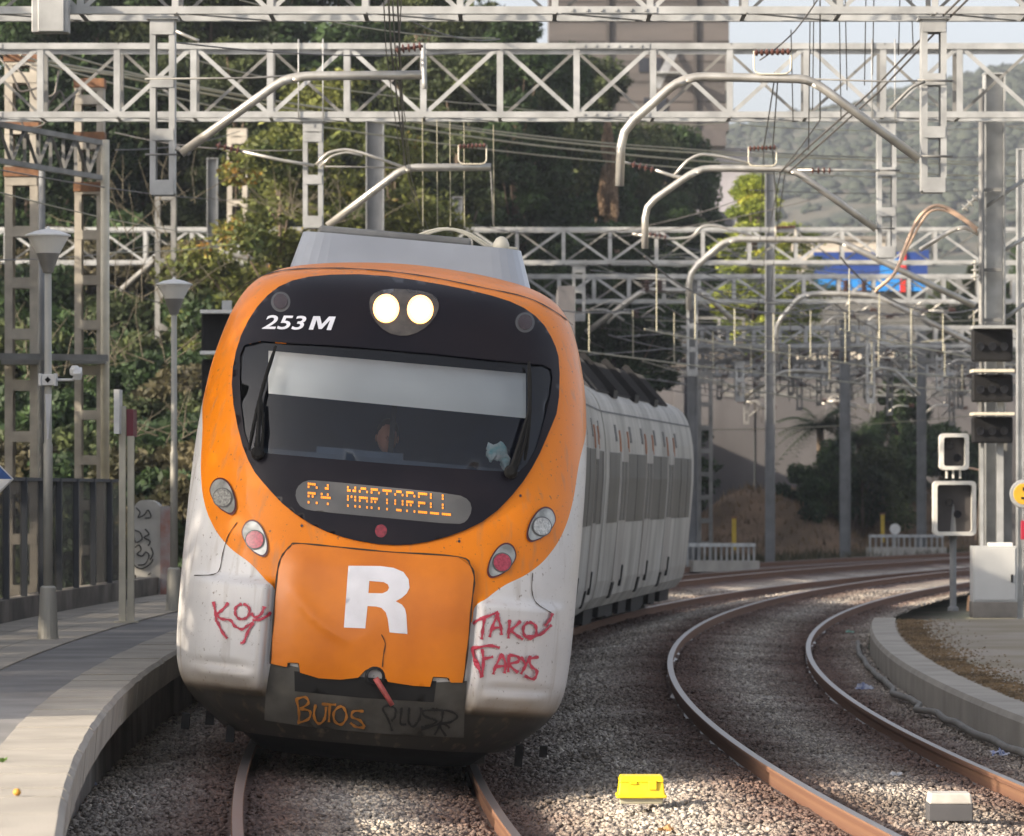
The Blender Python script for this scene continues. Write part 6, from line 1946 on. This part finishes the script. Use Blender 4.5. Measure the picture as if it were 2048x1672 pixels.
# ---------------------------------------------------------------- vegetation
def leaf_mat(name, c1, c2, c3=None):
    m = bpy.data.materials.new(name); m.use_nodes = True
    n = m.node_tree; b = n.nodes['Principled BSDF']; lk = n.links.new
    tc = n.nodes.new('ShaderNodeTexCoord'); oi = n.nodes.new('ShaderNodeObjectInfo')
    ad = n.nodes.new('ShaderNodeVectorMath'); ad.operation = 'ADD'
    ml = n.nodes.new('ShaderNodeVectorMath'); ml.operation = 'SCALE'; ml.inputs[0].default_value = (37, 19, 53); lk(oi.outputs['Random'], ml.inputs['Scale'])
    lk(tc.outputs['Object'], ad.inputs[0]); lk(ml.outputs[0], ad.inputs[1])
    no = n.nodes.new('ShaderNodeTexNoise'); no.inputs['Scale'].default_value = .8; no.inputs['Detail'].default_value = 5; lk(ad.outputs[0], no.inputs['Vector'])
    cr = n.nodes.new('ShaderNodeValToRGB'); e = cr.color_ramp.elements
    e[0].position = .36; e[0].color = tuple(c1) + (1,); e[1].position = .62; e[1].color = tuple(c2) + (1,)
    if c3: x = e.new(.70); x.color = tuple(c3) + (1,)
    lk(no.outputs['Fac'], cr.inputs[0])
    hs = n.nodes.new('ShaderNodeHueSaturation'); lk(cr.outputs[0], hs.inputs['Color'])
    ge = n.nodes.new('ShaderNodeNewGeometry')
    mr = n.nodes.new('ShaderNodeMapRange'); mr.inputs[3].default_value = .55; mr.inputs[4].default_value = 1.5; lk(ge.outputs['Random Per Island'], mr.inputs[0]); lk(mr.outputs[0], hs.inputs['Value'])
    lk(hs.outputs[0], b.inputs['Base Color']); b.inputs['Roughness'].default_value = .6
    b.inputs['Specular IOR Level'].default_value = .25
    tr = n.nodes.new('ShaderNodeBsdfTranslucent'); lk(hs.outputs[0], tr.inputs[0])
    mx = n.nodes.new('ShaderNodeMixShader'); mx.inputs[0].default_value = .3
    lk(b.outputs[0], mx.inputs[1]); lk(tr.outputs[0], mx.inputs[2]); lk(mx.outputs[0], n.nodes['Material Output'].inputs[0])
    return m
LM = dict(
    dark=leaf_mat('dark_foliage', (.018, .034, .016), (.05, .085, .03)),
    mid=leaf_mat('mid_foliage', (.028, .042, .018), (.08, .10, .038)),
    yel=leaf_mat('yellow_green_foliage', (.14, .19, .03), (.36, .40, .06), (.45, .36, .05)),
    aut=leaf_mat('turning_foliage', (.05, .07, .02), (.17, .18, .045), (.36, .18, .04)),
    withered=leaf_mat('withered_foliage', (.22, .16, .11), (.42, .31, .22)),
    dry=leaf_mat('dry_foliage', (.04, .042, .022), (.10, .085, .045)),
)
BARK = mat('bark', (.16, .12, .085), .9, 0, .4, 3, bump=.5)
def crown_mesh(name, seed, clumps, nleaf, leaf, cl_r, mat_):
    """clumps: list of (x,y,z) centres; leaf quads gathered round each"""
    r_ = np.random.default_rng(seed); C_ = np.array(clumps); n = len(C_) * nleaf
    d_ = r_.normal(size=(n, 3)); d_ /= np.linalg.norm(d_, axis=1)[:, None]
    rad = (r_.random(n) ** .45)[:, None] * cl_r * (.7 + .6 * np.repeat(r_.random(len(C_)), nleaf))[:, None]
    P = np.repeat(C_, nleaf, 0) + d_ * rad * np.array([1, 1, .75])
    a = r_.normal(size=(n, 3)); a /= np.linalg.norm(a, axis=1)[:, None]
    b = np.cross(a, r_.normal(size=(n, 3))); b /= np.linalg.norm(b, axis=1)[:, None]
    s_ = (leaf * (.6 + .8 * r_.random(n)))[:, None]
    V = np.stack([P - a * s_, P + b * s_ * .45, P + a * s_, P - b * s_ * .45], 1).reshape(-1, 3)
    T = np.arange(n * 4).reshape(-1, 4)
    me = bpy.data.meshes.new(name)
    me.vertices.add(len(V)); me.vertices.foreach_set('co', V.astype(np.float32).ravel())
    me.loops.add(T.size); me.loops.foreach_set('vertex_index', T.astype(np.int32).ravel())
    me.polygons.add(len(T)); me.polygons.foreach_set('loop_start', (np.arange(len(T)) * 4).astype(np.int32)); me.polygons.foreach_set('loop_total', np.full(len(T), 4, np.int32))
    me.update(calc_edges=True); me.materials.append(mat_)
    return me
def clump_set(kind, seed):
    r_ = random.Random(seed); out = []
    if kind == 'broad':       # height 11, radius about 4
        for k in range(105):
            t = r_.random(); z = 2.2 + 8.6 * t; R_ = 4.0 * math.sin(math.pi * min(1, .16 + .80 * t)) ** .7 * (.8 + .4 * noise.noise((seed, t * 3, 0)))
            an = r_.uniform(0, 6.283); q = R_ * r_.random() ** .4 * (1 + .3 * noise.noise((math.cos(an) * 2, math.sin(an) * 2, z * .5 + seed)))
            out.append((q * math.cos(an), q * math.sin(an), z))
    elif kind == 'column':    # height 14, radius about 1.9
        for k in range(90):
            t = r_.random(); z = 1.0 + 12.6 * t; R_ = 1.9 * (1 - t) ** .35 * min(1, .5 + t * 3)
            an = r_.uniform(0, 6.283); q = R_ * r_.random() ** .4
            out.append((q * math.cos(an), q * math.sin(an), z))
    elif kind == 'shrub':     # height 2.4, radius 1.8
        for k in range(34):
            t = r_.random(); z = .2 + 2.0 * t; R_ = 1.8 * math.sqrt(max(.05, 1 - (t * .95) ** 2)) * (.7 + .6 * r_.random())
            an = r_.uniform(0, 6.283); q = R_ * r_.random() ** .5
            out.append((q * math.cos(an), q * math.sin(an), z))
    elif kind == 'high':      # clear stem to 4.6, crown to 10
        for k in range(80):
            t = r_.random(); z = 5.9 + 4.0 * t; R_ = 3.9 * math.sin(math.pi * min(1, .25 + .66 * t)) ** .6
            an = r_.uniform(0, 6.283); q = R_ * r_.random() ** .4
            out.append((q * math.cos(an), q * math.sin(an), z))
    elif kind == 'loose':     # open young tree, height 9
        for k in range(60):
            t = r_.random(); z = 1.5 + 7.5 * t; R_ = 2.4 * math.sin(math.pi * min(1, .2 + .75 * t)) ** .8
            an = r_.uniform(0, 6.283); q = R_ * r_.random() ** .5
            out.append((q * math.cos(an), q * math.sin(an), z))
    return out
KIND = {'broad': (620, .115, .85), 'column': (560, .10, .62), 'shrub': (520, .075, .45), 'loose': (240, .10, .62), 'high': (420, .11, .85)}
CM = {}
for kd, (nl, lf, cr_) in KIND.items():
    for q in range(2):
        CM[kd, q] = (crown_mesh(kd + '_crown', 11 * q + len(kd), clump_set(kd, 3 + q * 5), nl, lf, cr_, LM['mid']), clump_set(kd, 3 + q * 5))
def trunk_mesh(kd, q):
    cl = CM[kd, q][1]; mb = MB(); r_ = random.Random(q)
    top = max(c[2] for c in cl); R0 = {'broad': .28, 'column': .2, 'shrub': .05, 'loose': .13, 'high': .2}[kd]
    spine = [(noise.noise((i, q, 2)) * .25, noise.noise((i, q, 9)) * .25, top * .85 * i / 6) for i in range(7)]
    spine[0] = (0, 0, -.4)
    mb.tube(spine, [R0 * (1 - .13 * i) for i in range(7)], 8)
    for c in cl[::3]:
        b0 = Vector(spine[min(5, int(max(0, c[2] - 1.2) / top * 6))])
        mb.tube([b0, b0.lerp(Vector(c), .5) + Vector((0, 0, .1)), Vector(c)], [R0 * .3, R0 * .2, R0 * .07], 5)
    me = bpy.data.meshes.new(kd + '_trunk'); me.from_pydata([tuple(v) for v in mb.v], [], mb.f); me.materials.append(BARK)
    for p in me.polygons: p.use_smooth = True
    return me
TM = {k: trunk_mesh(*k) for k in CM}
def plant(kd, loc, scale, lm, name, lab, cat, group, rz=None, sxy=1.0):
    q = random.randrange(2)
    t = thing(name, loc, lab, cat, group); t.rotation_euler.z = random.uniform(0, 6.28) if rz is None else rz
    t.scale = (scale * sxy, scale * sxy, scale)
    for nm, me, mm in (('crown', CM[kd, q][0], LM[lm]), ('trunk' if kd != 'shrub' else 'stem', TM[kd, q], BARK)):
        o = bpy.data.objects.new(nm, me); o.parent = t; col.objects.link(o)
        o.material_slots[0].link = 'OBJECT'; o.material_slots[0].material = mm
    return t
def tree_px(kd, px, d, py_top, lm, lab, sxy=1.0, zb=None, name='tree', group='trees on the bank and terrace'):
    x = sx(px, d); zb = hill_h(x, d) if zb is None else zb
    H = {'broad': 11.3, 'column': 14.0, 'shrub': 2.5, 'loose': 9.4}[kd]
    return plant(kd, (x, d, zb - .1), max(.3, (sz(py_top, d) - zb) / H), lm, name, lab, 'tree' if kd != 'shrub' else 'shrub', group, None, sxy)
random.seed(21)
TREES = [
    ('broad', 180, 150, -160, 'dark', 'dark tree at the far upper left, behind the wide left mast', 1.0),
    ('broad', 300, 165, -80, 'dark', 'dark broad tree behind the longest left drop post', 1.0),
    ('broad', 420, 150, -120, 'mid', 'mid green broad tree left of the turning foliage', 1.0),
    ('column', 520, 160, -200, 'dark', 'tall dark columnar tree left of centre', 1.3),
    ('broad', 640, 172, -150, 'dark', 'dark broad tree right behind the turning trees', 1.0),
    ('loose', 560, 118, 245, 'aut', 'loose tree with yellow and orange leaves between the second gantry and the train roof', 1.3),
    ('loose', 650, 122, 120, 'aut', 'taller loose tree with orange-tinged leaves just left of the thick blue-grey post', 1.2),
    ('loose', 790, 125, 250, 'aut', 'loose turning tree just right of the thick blue-grey post', 1.1),
    ('column', 755, 165, -260, 'dark', 'tall dark columnar tree behind the wire bundle', 1.3),
    ('column', 850, 150, -120, 'mid', 'mid green columnar tree right of the wire bundle', 1.2),
    ('broad', 950, 165, 5, 'mid', 'mid green broad tree above the train fairing', .95),
    ('column', 915, 145, 90, 'mid', 'shorter mid green columnar tree above the train fairing', 1.3),
    ('column', 1030, 160, 20, 'dark', 'dark columnar tree in the centre of the second gantry', 1.2),
    ('broad', 1090, 176, 90, 'dark', 'darkest broad tree at the centre, below the tower edge', .95),
    ('column', 1185, 204, 95, 'mid', 'sunlit columnar tree in front of the left side of the tower', 1.25),
    ('broad', 1270, 208, 230, 'mid', 'mid green broad tree in front of the tower base', .9),
    ('broad', 1360, 212, 250, 'dark', 'dark broad tree at the right foot of the tower', .75),
    ('broad', 1180, 214, 330, 'dark', 'dark low tree between the tower and the train roof', 1.0),
    ('broad', 1330, 205, 380, 'dark', 'dark low tree hanging over the road parapet', .9),
    ('broad', 60, 140, -60, 'dark', 'dark tree cut by the left edge', 1.0),
    ('broad', 720, 150, 150, 'mid', 'mid green tree low behind the thick blue-grey post', .9),
    ('column', 470, 140, 60, 'mid', 'slim mid green tree behind the rusty lattice mast', 1.2),
]
for (kd, px, d, py, lm, lab, sq) in TREES: tree_px(kd, px, d, py, lm, lab, sq, 6.9 if d > 198 else None)
tree_px('column', 1510, 203, 345, 'yel', 'bright yellow-green tree left of the blue building', 1.7, 6.9)
tree_px('loose', 1585, 206, 440, 'yel', 'loose yellow-green tree touching the blue building', 1.2, 6.9)
tree_px('loose', 1430, 215, 500, 'dark', 'dark small tree behind the yellow-green one', 1.2, 7)
tree_px('broad', 1960, 215, 520, 'mid', 'green tree behind the tall signal mast', .8, 7)
tree_px('broad', 2060, 225, 470, 'dark', 'dark tree cut by the right edge', .8, 7)
tree_px('broad', 1890, 250, 560, 'mid', 'green tree right of the blue building', .7, 7)
tree_px('broad', 1800, 190, 740, 'dark', 'dark rounded tree against the retaining wall', .8, .6)
tree_px('shrub', 1880, 188, 830, 'dark', 'dark bush at the wall, right of the rounded tree', .9, .4)
tree_px('shrub', 1650, 184, 870, 'dark', 'dark bush around the foot of the small palm', .8, .8)
tree_px('shrub', 1725, 184, 880, 'mid', 'green bush between the two palms and the rounded tree', .8, .8)
# small palms by the wall: fans of leaflets on arching fronds
def palm(px, d, py, lab, s=1.0):
    x = sx(px, d); z = sz(py, d); t = thing('palm', (x, d, .3), lab, 'palm')
    mb = MB(); mb.tube([(x, d, .2), (x + .05, d, z * .5), (x, d, z)], [.2, .16, .14], 8); mb.build('trunk', BARK, t, smooth=True)
    r_ = random.Random(px); mb = MB()
    for k in range(70):
        an = r_.uniform(0, 6.28); el = r_.uniform(-.5, 1.1); L_ = r_.uniform(1.2, 1.8) * s
        for j in range(12):
            tt = (j + 1) / 12
            c = Vector((x + math.cos(an) * L_ * tt * math.cos(el), d + math.sin(an) * L_ * tt * math.cos(el), z + L_ * tt * math.sin(el) - .8 * L_ * tt * tt * .6))
            for sgn in (-1, 1):
                pdir = Vector((-math.sin(an) * sgn * .45 * s, math.cos(an) * sgn * .45 * s, -.18)) * (1.1 - tt * .6)
                fw = Vector((math.cos(an), math.sin(an), 0)) * .16
                mb.add([c, c + pdir + fw, c + fw * .35], [(0, 1, 2)])
    mb.build('fronds', LM['dark'], t)
palm(1640, 186, 850, 'small palm in front of the retaining wall, left of the dark rounded tree', 1.1)
palm(1720, 187, 880, 'lower palm right beside the rounded tree', .9)
# shrubs covering the bank
k = 0
SH = []
for j in range(11):
    for i in range(15):
        d = 92 + j * 8.5 + random.uniform(-3, 3); px = -60 + i * 62 + random.uniform(-28, 28) + (31 if j % 2 else 0)
        if px > 830 + j * 50: continue
        SH.append((px, d))
desc = ['dark green bush', 'dense mid green bush', 'dry brownish bush']
def where(px, d):
    col_ = ['left edge', 'wide left mast', 'slimmer left mast', 'platform sign', 'second platform lamp', 'left shoulder of the train', 'rusty lattice mast', 'thick blue-grey post', 'train roof', 'centre of the roofline', 'right of the roofline', 'train shoulder', 'parapet'][int(max(0, min(12, (px + 60) / 75)))]
    row = ['lowest', 'low', 'lower middle', 'middle', 'upper middle', 'upper', 'highest'][int(max(0, min(6, (d - 88) / 14)))]
    return col_, row
used = {}
for (px, d) in SH:
    lm = random.choices(['dark', 'mid', 'dry'], [5, 3, 2.2])[0]
    c_, r_ = where(px, d); lab = '%s on the %s bank behind the %s' % (desc[['dark', 'mid', 'dry'].index(lm)], r_, c_)
    x = sx(px, d); s_ = random.uniform(.9, 1.7)
    t = plant('shrub', (x, d, hill_h(x, d) - .2), s_, lm, 'bush', lab, 'bush', 'bushes covering the bank')
# bare twiggy scrub, straw coloured
TW = mat('dry_twigs', (.11, .095, .065), .9, 0, .4, 5)
def twigs(px, py, d, s_, lab, n=9):
    c = Vector(at(px, py, d)); mb = MB(); r_ = random.Random(px)
    for k in range(n):
        an = r_.uniform(-1.4, 1.4); l = s_ * r_.uniform(.5, 1.2)
        p = c + Vector((r_.uniform(-.6, .6) * s_, r_.uniform(-.5, .5), r_.uniform(-.1, .1)))
        q = p + Vector((math.sin(an) * l, r_.uniform(-.3, .3), abs(math.cos(an)) * l)); m_ = p.lerp(q, .5) + Vector((r_.uniform(-.1, .1), 0, .08))
        mb.tube([p, m_, q], [.012, .008, .004], 4, caps=False)
        for j in range(3):
            a = p.lerp(q, r_.uniform(.3, .9)); mb.tube([a, a + Vector((r_.uniform(-.4, .4), r_.uniform(-.2, .2), r_.uniform(.1, .45))) * s_ * .5], [.008, .003], 3, caps=False)
    o = mb.build('dry_scrub', TW, None); tag(o, lab, 'scrub', 'dry scrub')
for i, (px, py, d, s_) in enumerate(((250, 470, 98, 1.5), (300, 400, 102, 1.6), (262, 720, 90, 1.3), (620, 440, 112, 1.5), (700, 440, 112, 1.5), (560, 430, 112, 1.2), (290, 600, 95, 1.4), (110, 760, 90, 1.4), (330, 880, 88, 1.1))):
    twigs(px, py, d, s_, ['straw coloured scrub right of the pale side pole', 'upper straw coloured scrub behind the longest left drop post', 'dry scrub just right of the slimmer mast at lamp height', 'bare twigs under the left end of the train fairing', 'bare twigs beside the thick blue-grey post', 'bare twigs below the orange-tinged tree', 'dry scrub above the second platform lamp', 'dry scrub between the two left masts', 'dry scrub behind the platform sign'][i])
# narrow withered tree among the dark ones
t = tree_px('column', 1217, 163, 238, 'withered', 'narrow withered straw-brown tree among the dark trees, left of the bent arm', .22, -.4)
tree_px('column', 1225, 159, 425, 'dark', 'low dark tree hiding the foot of the withered tree', 1.8, -.4)
tree_px('broad', 1130, 158, 470, 'dark', 'low dark tree just right of the train fairing', .8, -.4)
# grass tufts along the far track
def grass(name, x_of, n, mat_, hmin, hmax):
    r_ = np.random.default_rng(8); V = []; T = []
    for i in range(n):
        x, y, z = x_of(r_); a = r_.random() * 6.28; h = hmin + (hmax - hmin) * r_.random(); w_ = .02 + .03 * r_.random()
        k = len(V); V += [(x - w_ * math.cos(a), y - w_ * math.sin(a), z), (x + w_ * math.cos(a), y + w_ * math.sin(a), z), (x + (r_.random() - .5) * h, y + (r_.random() - .5) * h, z + h)]
        T.append((k, k + 1, k + 2))
    return np_mesh(name, np.array(V), np.array(T), mat_, kind='stuff')
def gp(r_):
    y = 105 + r_.random() * 80; r0 = RT + 8 + r_.random() * 7; ph = math.asin((y - YC) / RT)
    return XC - r0 * math.cos(ph), YC + r0 * math.sin(ph), -.45
grass('grass', gp, 9000, LM['dry'], .15, .55)
def gi(r_):
    ph = phr[0] + (phr[-1] - phr[0]) * (.45 + .55 * r_.random()); r0 = RK - .4 - abs(r_.normal()) * .35
    return XC - r0 * math.cos(ph), YC + r0 * math.sin(ph), KZ - .01
def gm(r_):
    c = [(sx(1565, 180), 186, 5.4, 8, 2.1), (sx(1660, 184), 188, 4.2, 7, 2.1), (sx(1830, 184), 188, 4.6, 7, 2.2)][int(r_.random() * 3)]
    x, y = r_.random() * 2 - 1, r_.random() * 2 - 1
    q = math.sqrt(x * x + y * y); z = c[4] * ss(1, .25, q) ** 1.2 * (1 + .4 * noise.noise((x * 2.5 + c[0], y * 2.5, 0))) - .5
    return c[0] + x * c[2], c[1] + y * c[3], z
STRAW = mat('straw', (.26, .18, .10), .9, 0, .5, 1.5, c2=(.12, .085, .05))
grass('dry_grass', gm, 16000, STRAW, .12, .4)
grass('grass', gi, 5000, STRAW, .01, .03)

# ---------------------------------------------------------------- unseen trees and an added building at left, placed to shade the tracks
st = thing('shade_building', (-16.5, 50, 0), 'long added building out of view beyond the left edge, shading the tracks', 'building')
M['render_wall'] = mat('shade_building_render', (.50, .44, .34), .85, 0, .2, .7)
bl0, bl1, bh = 37.0, 68, 4.4
mb = MB(); mb.box((-18.5, (bl0 + bl1) / 2, bh / 2 - .2), (7, bl1 - bl0, bh + .4)); mb.build('wall', M['render_wall'], st)
mb = MB(); mb.box((-18.5, (bl0 + bl1) / 2, bh + .15), (7.8, bl1 - bl0 + .8, .3)); mb.build('roof', M['concrete'], st)
for k in range(8):
    for z in (1.7,):
        mb = MB(); mb.box((-14.98, bl0 + 3 + k * 4.6, z), (.06, 1.3, 1.6)); f_ = mb.build('window', M['white'], st)
        mb = MB(); mb.box((-14.94, bl0 + 3 + k * 4.6, z), (.03, 1.14, 1.44)); mb.build('pane', M['blackgloss'], f_)
labs = ['first', 'second', 'third', 'fourth', 'fifth', 'sixth', 'seventh', 'eighth']
for k, (y, s_, kd) in enumerate(((32.0, .96, 'high'), (36.8, .96, 'high'), (41.8, .98, 'high'), (46.6, .96, 'high'), (53, .98, 'high'), (59.5, .96, 'high'), (65.5, .96, 'high'), (71.5, .9, 'high'))):
    plant(kd, (-12.6 - .5 * (k % 2), y, -.4), s_, 'mid', 'shade_tree', 'green tree off the left edge, %s of the unseen row shading the tracks' % labs[k], 'tree', 'row of trees shading the tracks')
# ---------------------------------------------------------------- thin haze
hz = MB(); hz.box((0, 985, 90), (3300, 2210, 183))
hm = bpy.data.materials.new('haze'); hm.use_nodes = True
n_ = hm.node_tree; n_.nodes.remove(n_.nodes['Principled BSDF'])
pv_ = n_.nodes.new('ShaderNodeVolumePrincipled'); pv_.inputs['Color'].default_value = (.80, .87, .98, 1); pv_.inputs['Density'].default_value = .00022; pv_.inputs['Anisotropy'].default_value = .3
n_.links.new(pv_.outputs[0], n_.nodes['Material Output'].inputs['Volume'])
hz.build('haze', hm, None, kind='stuff')
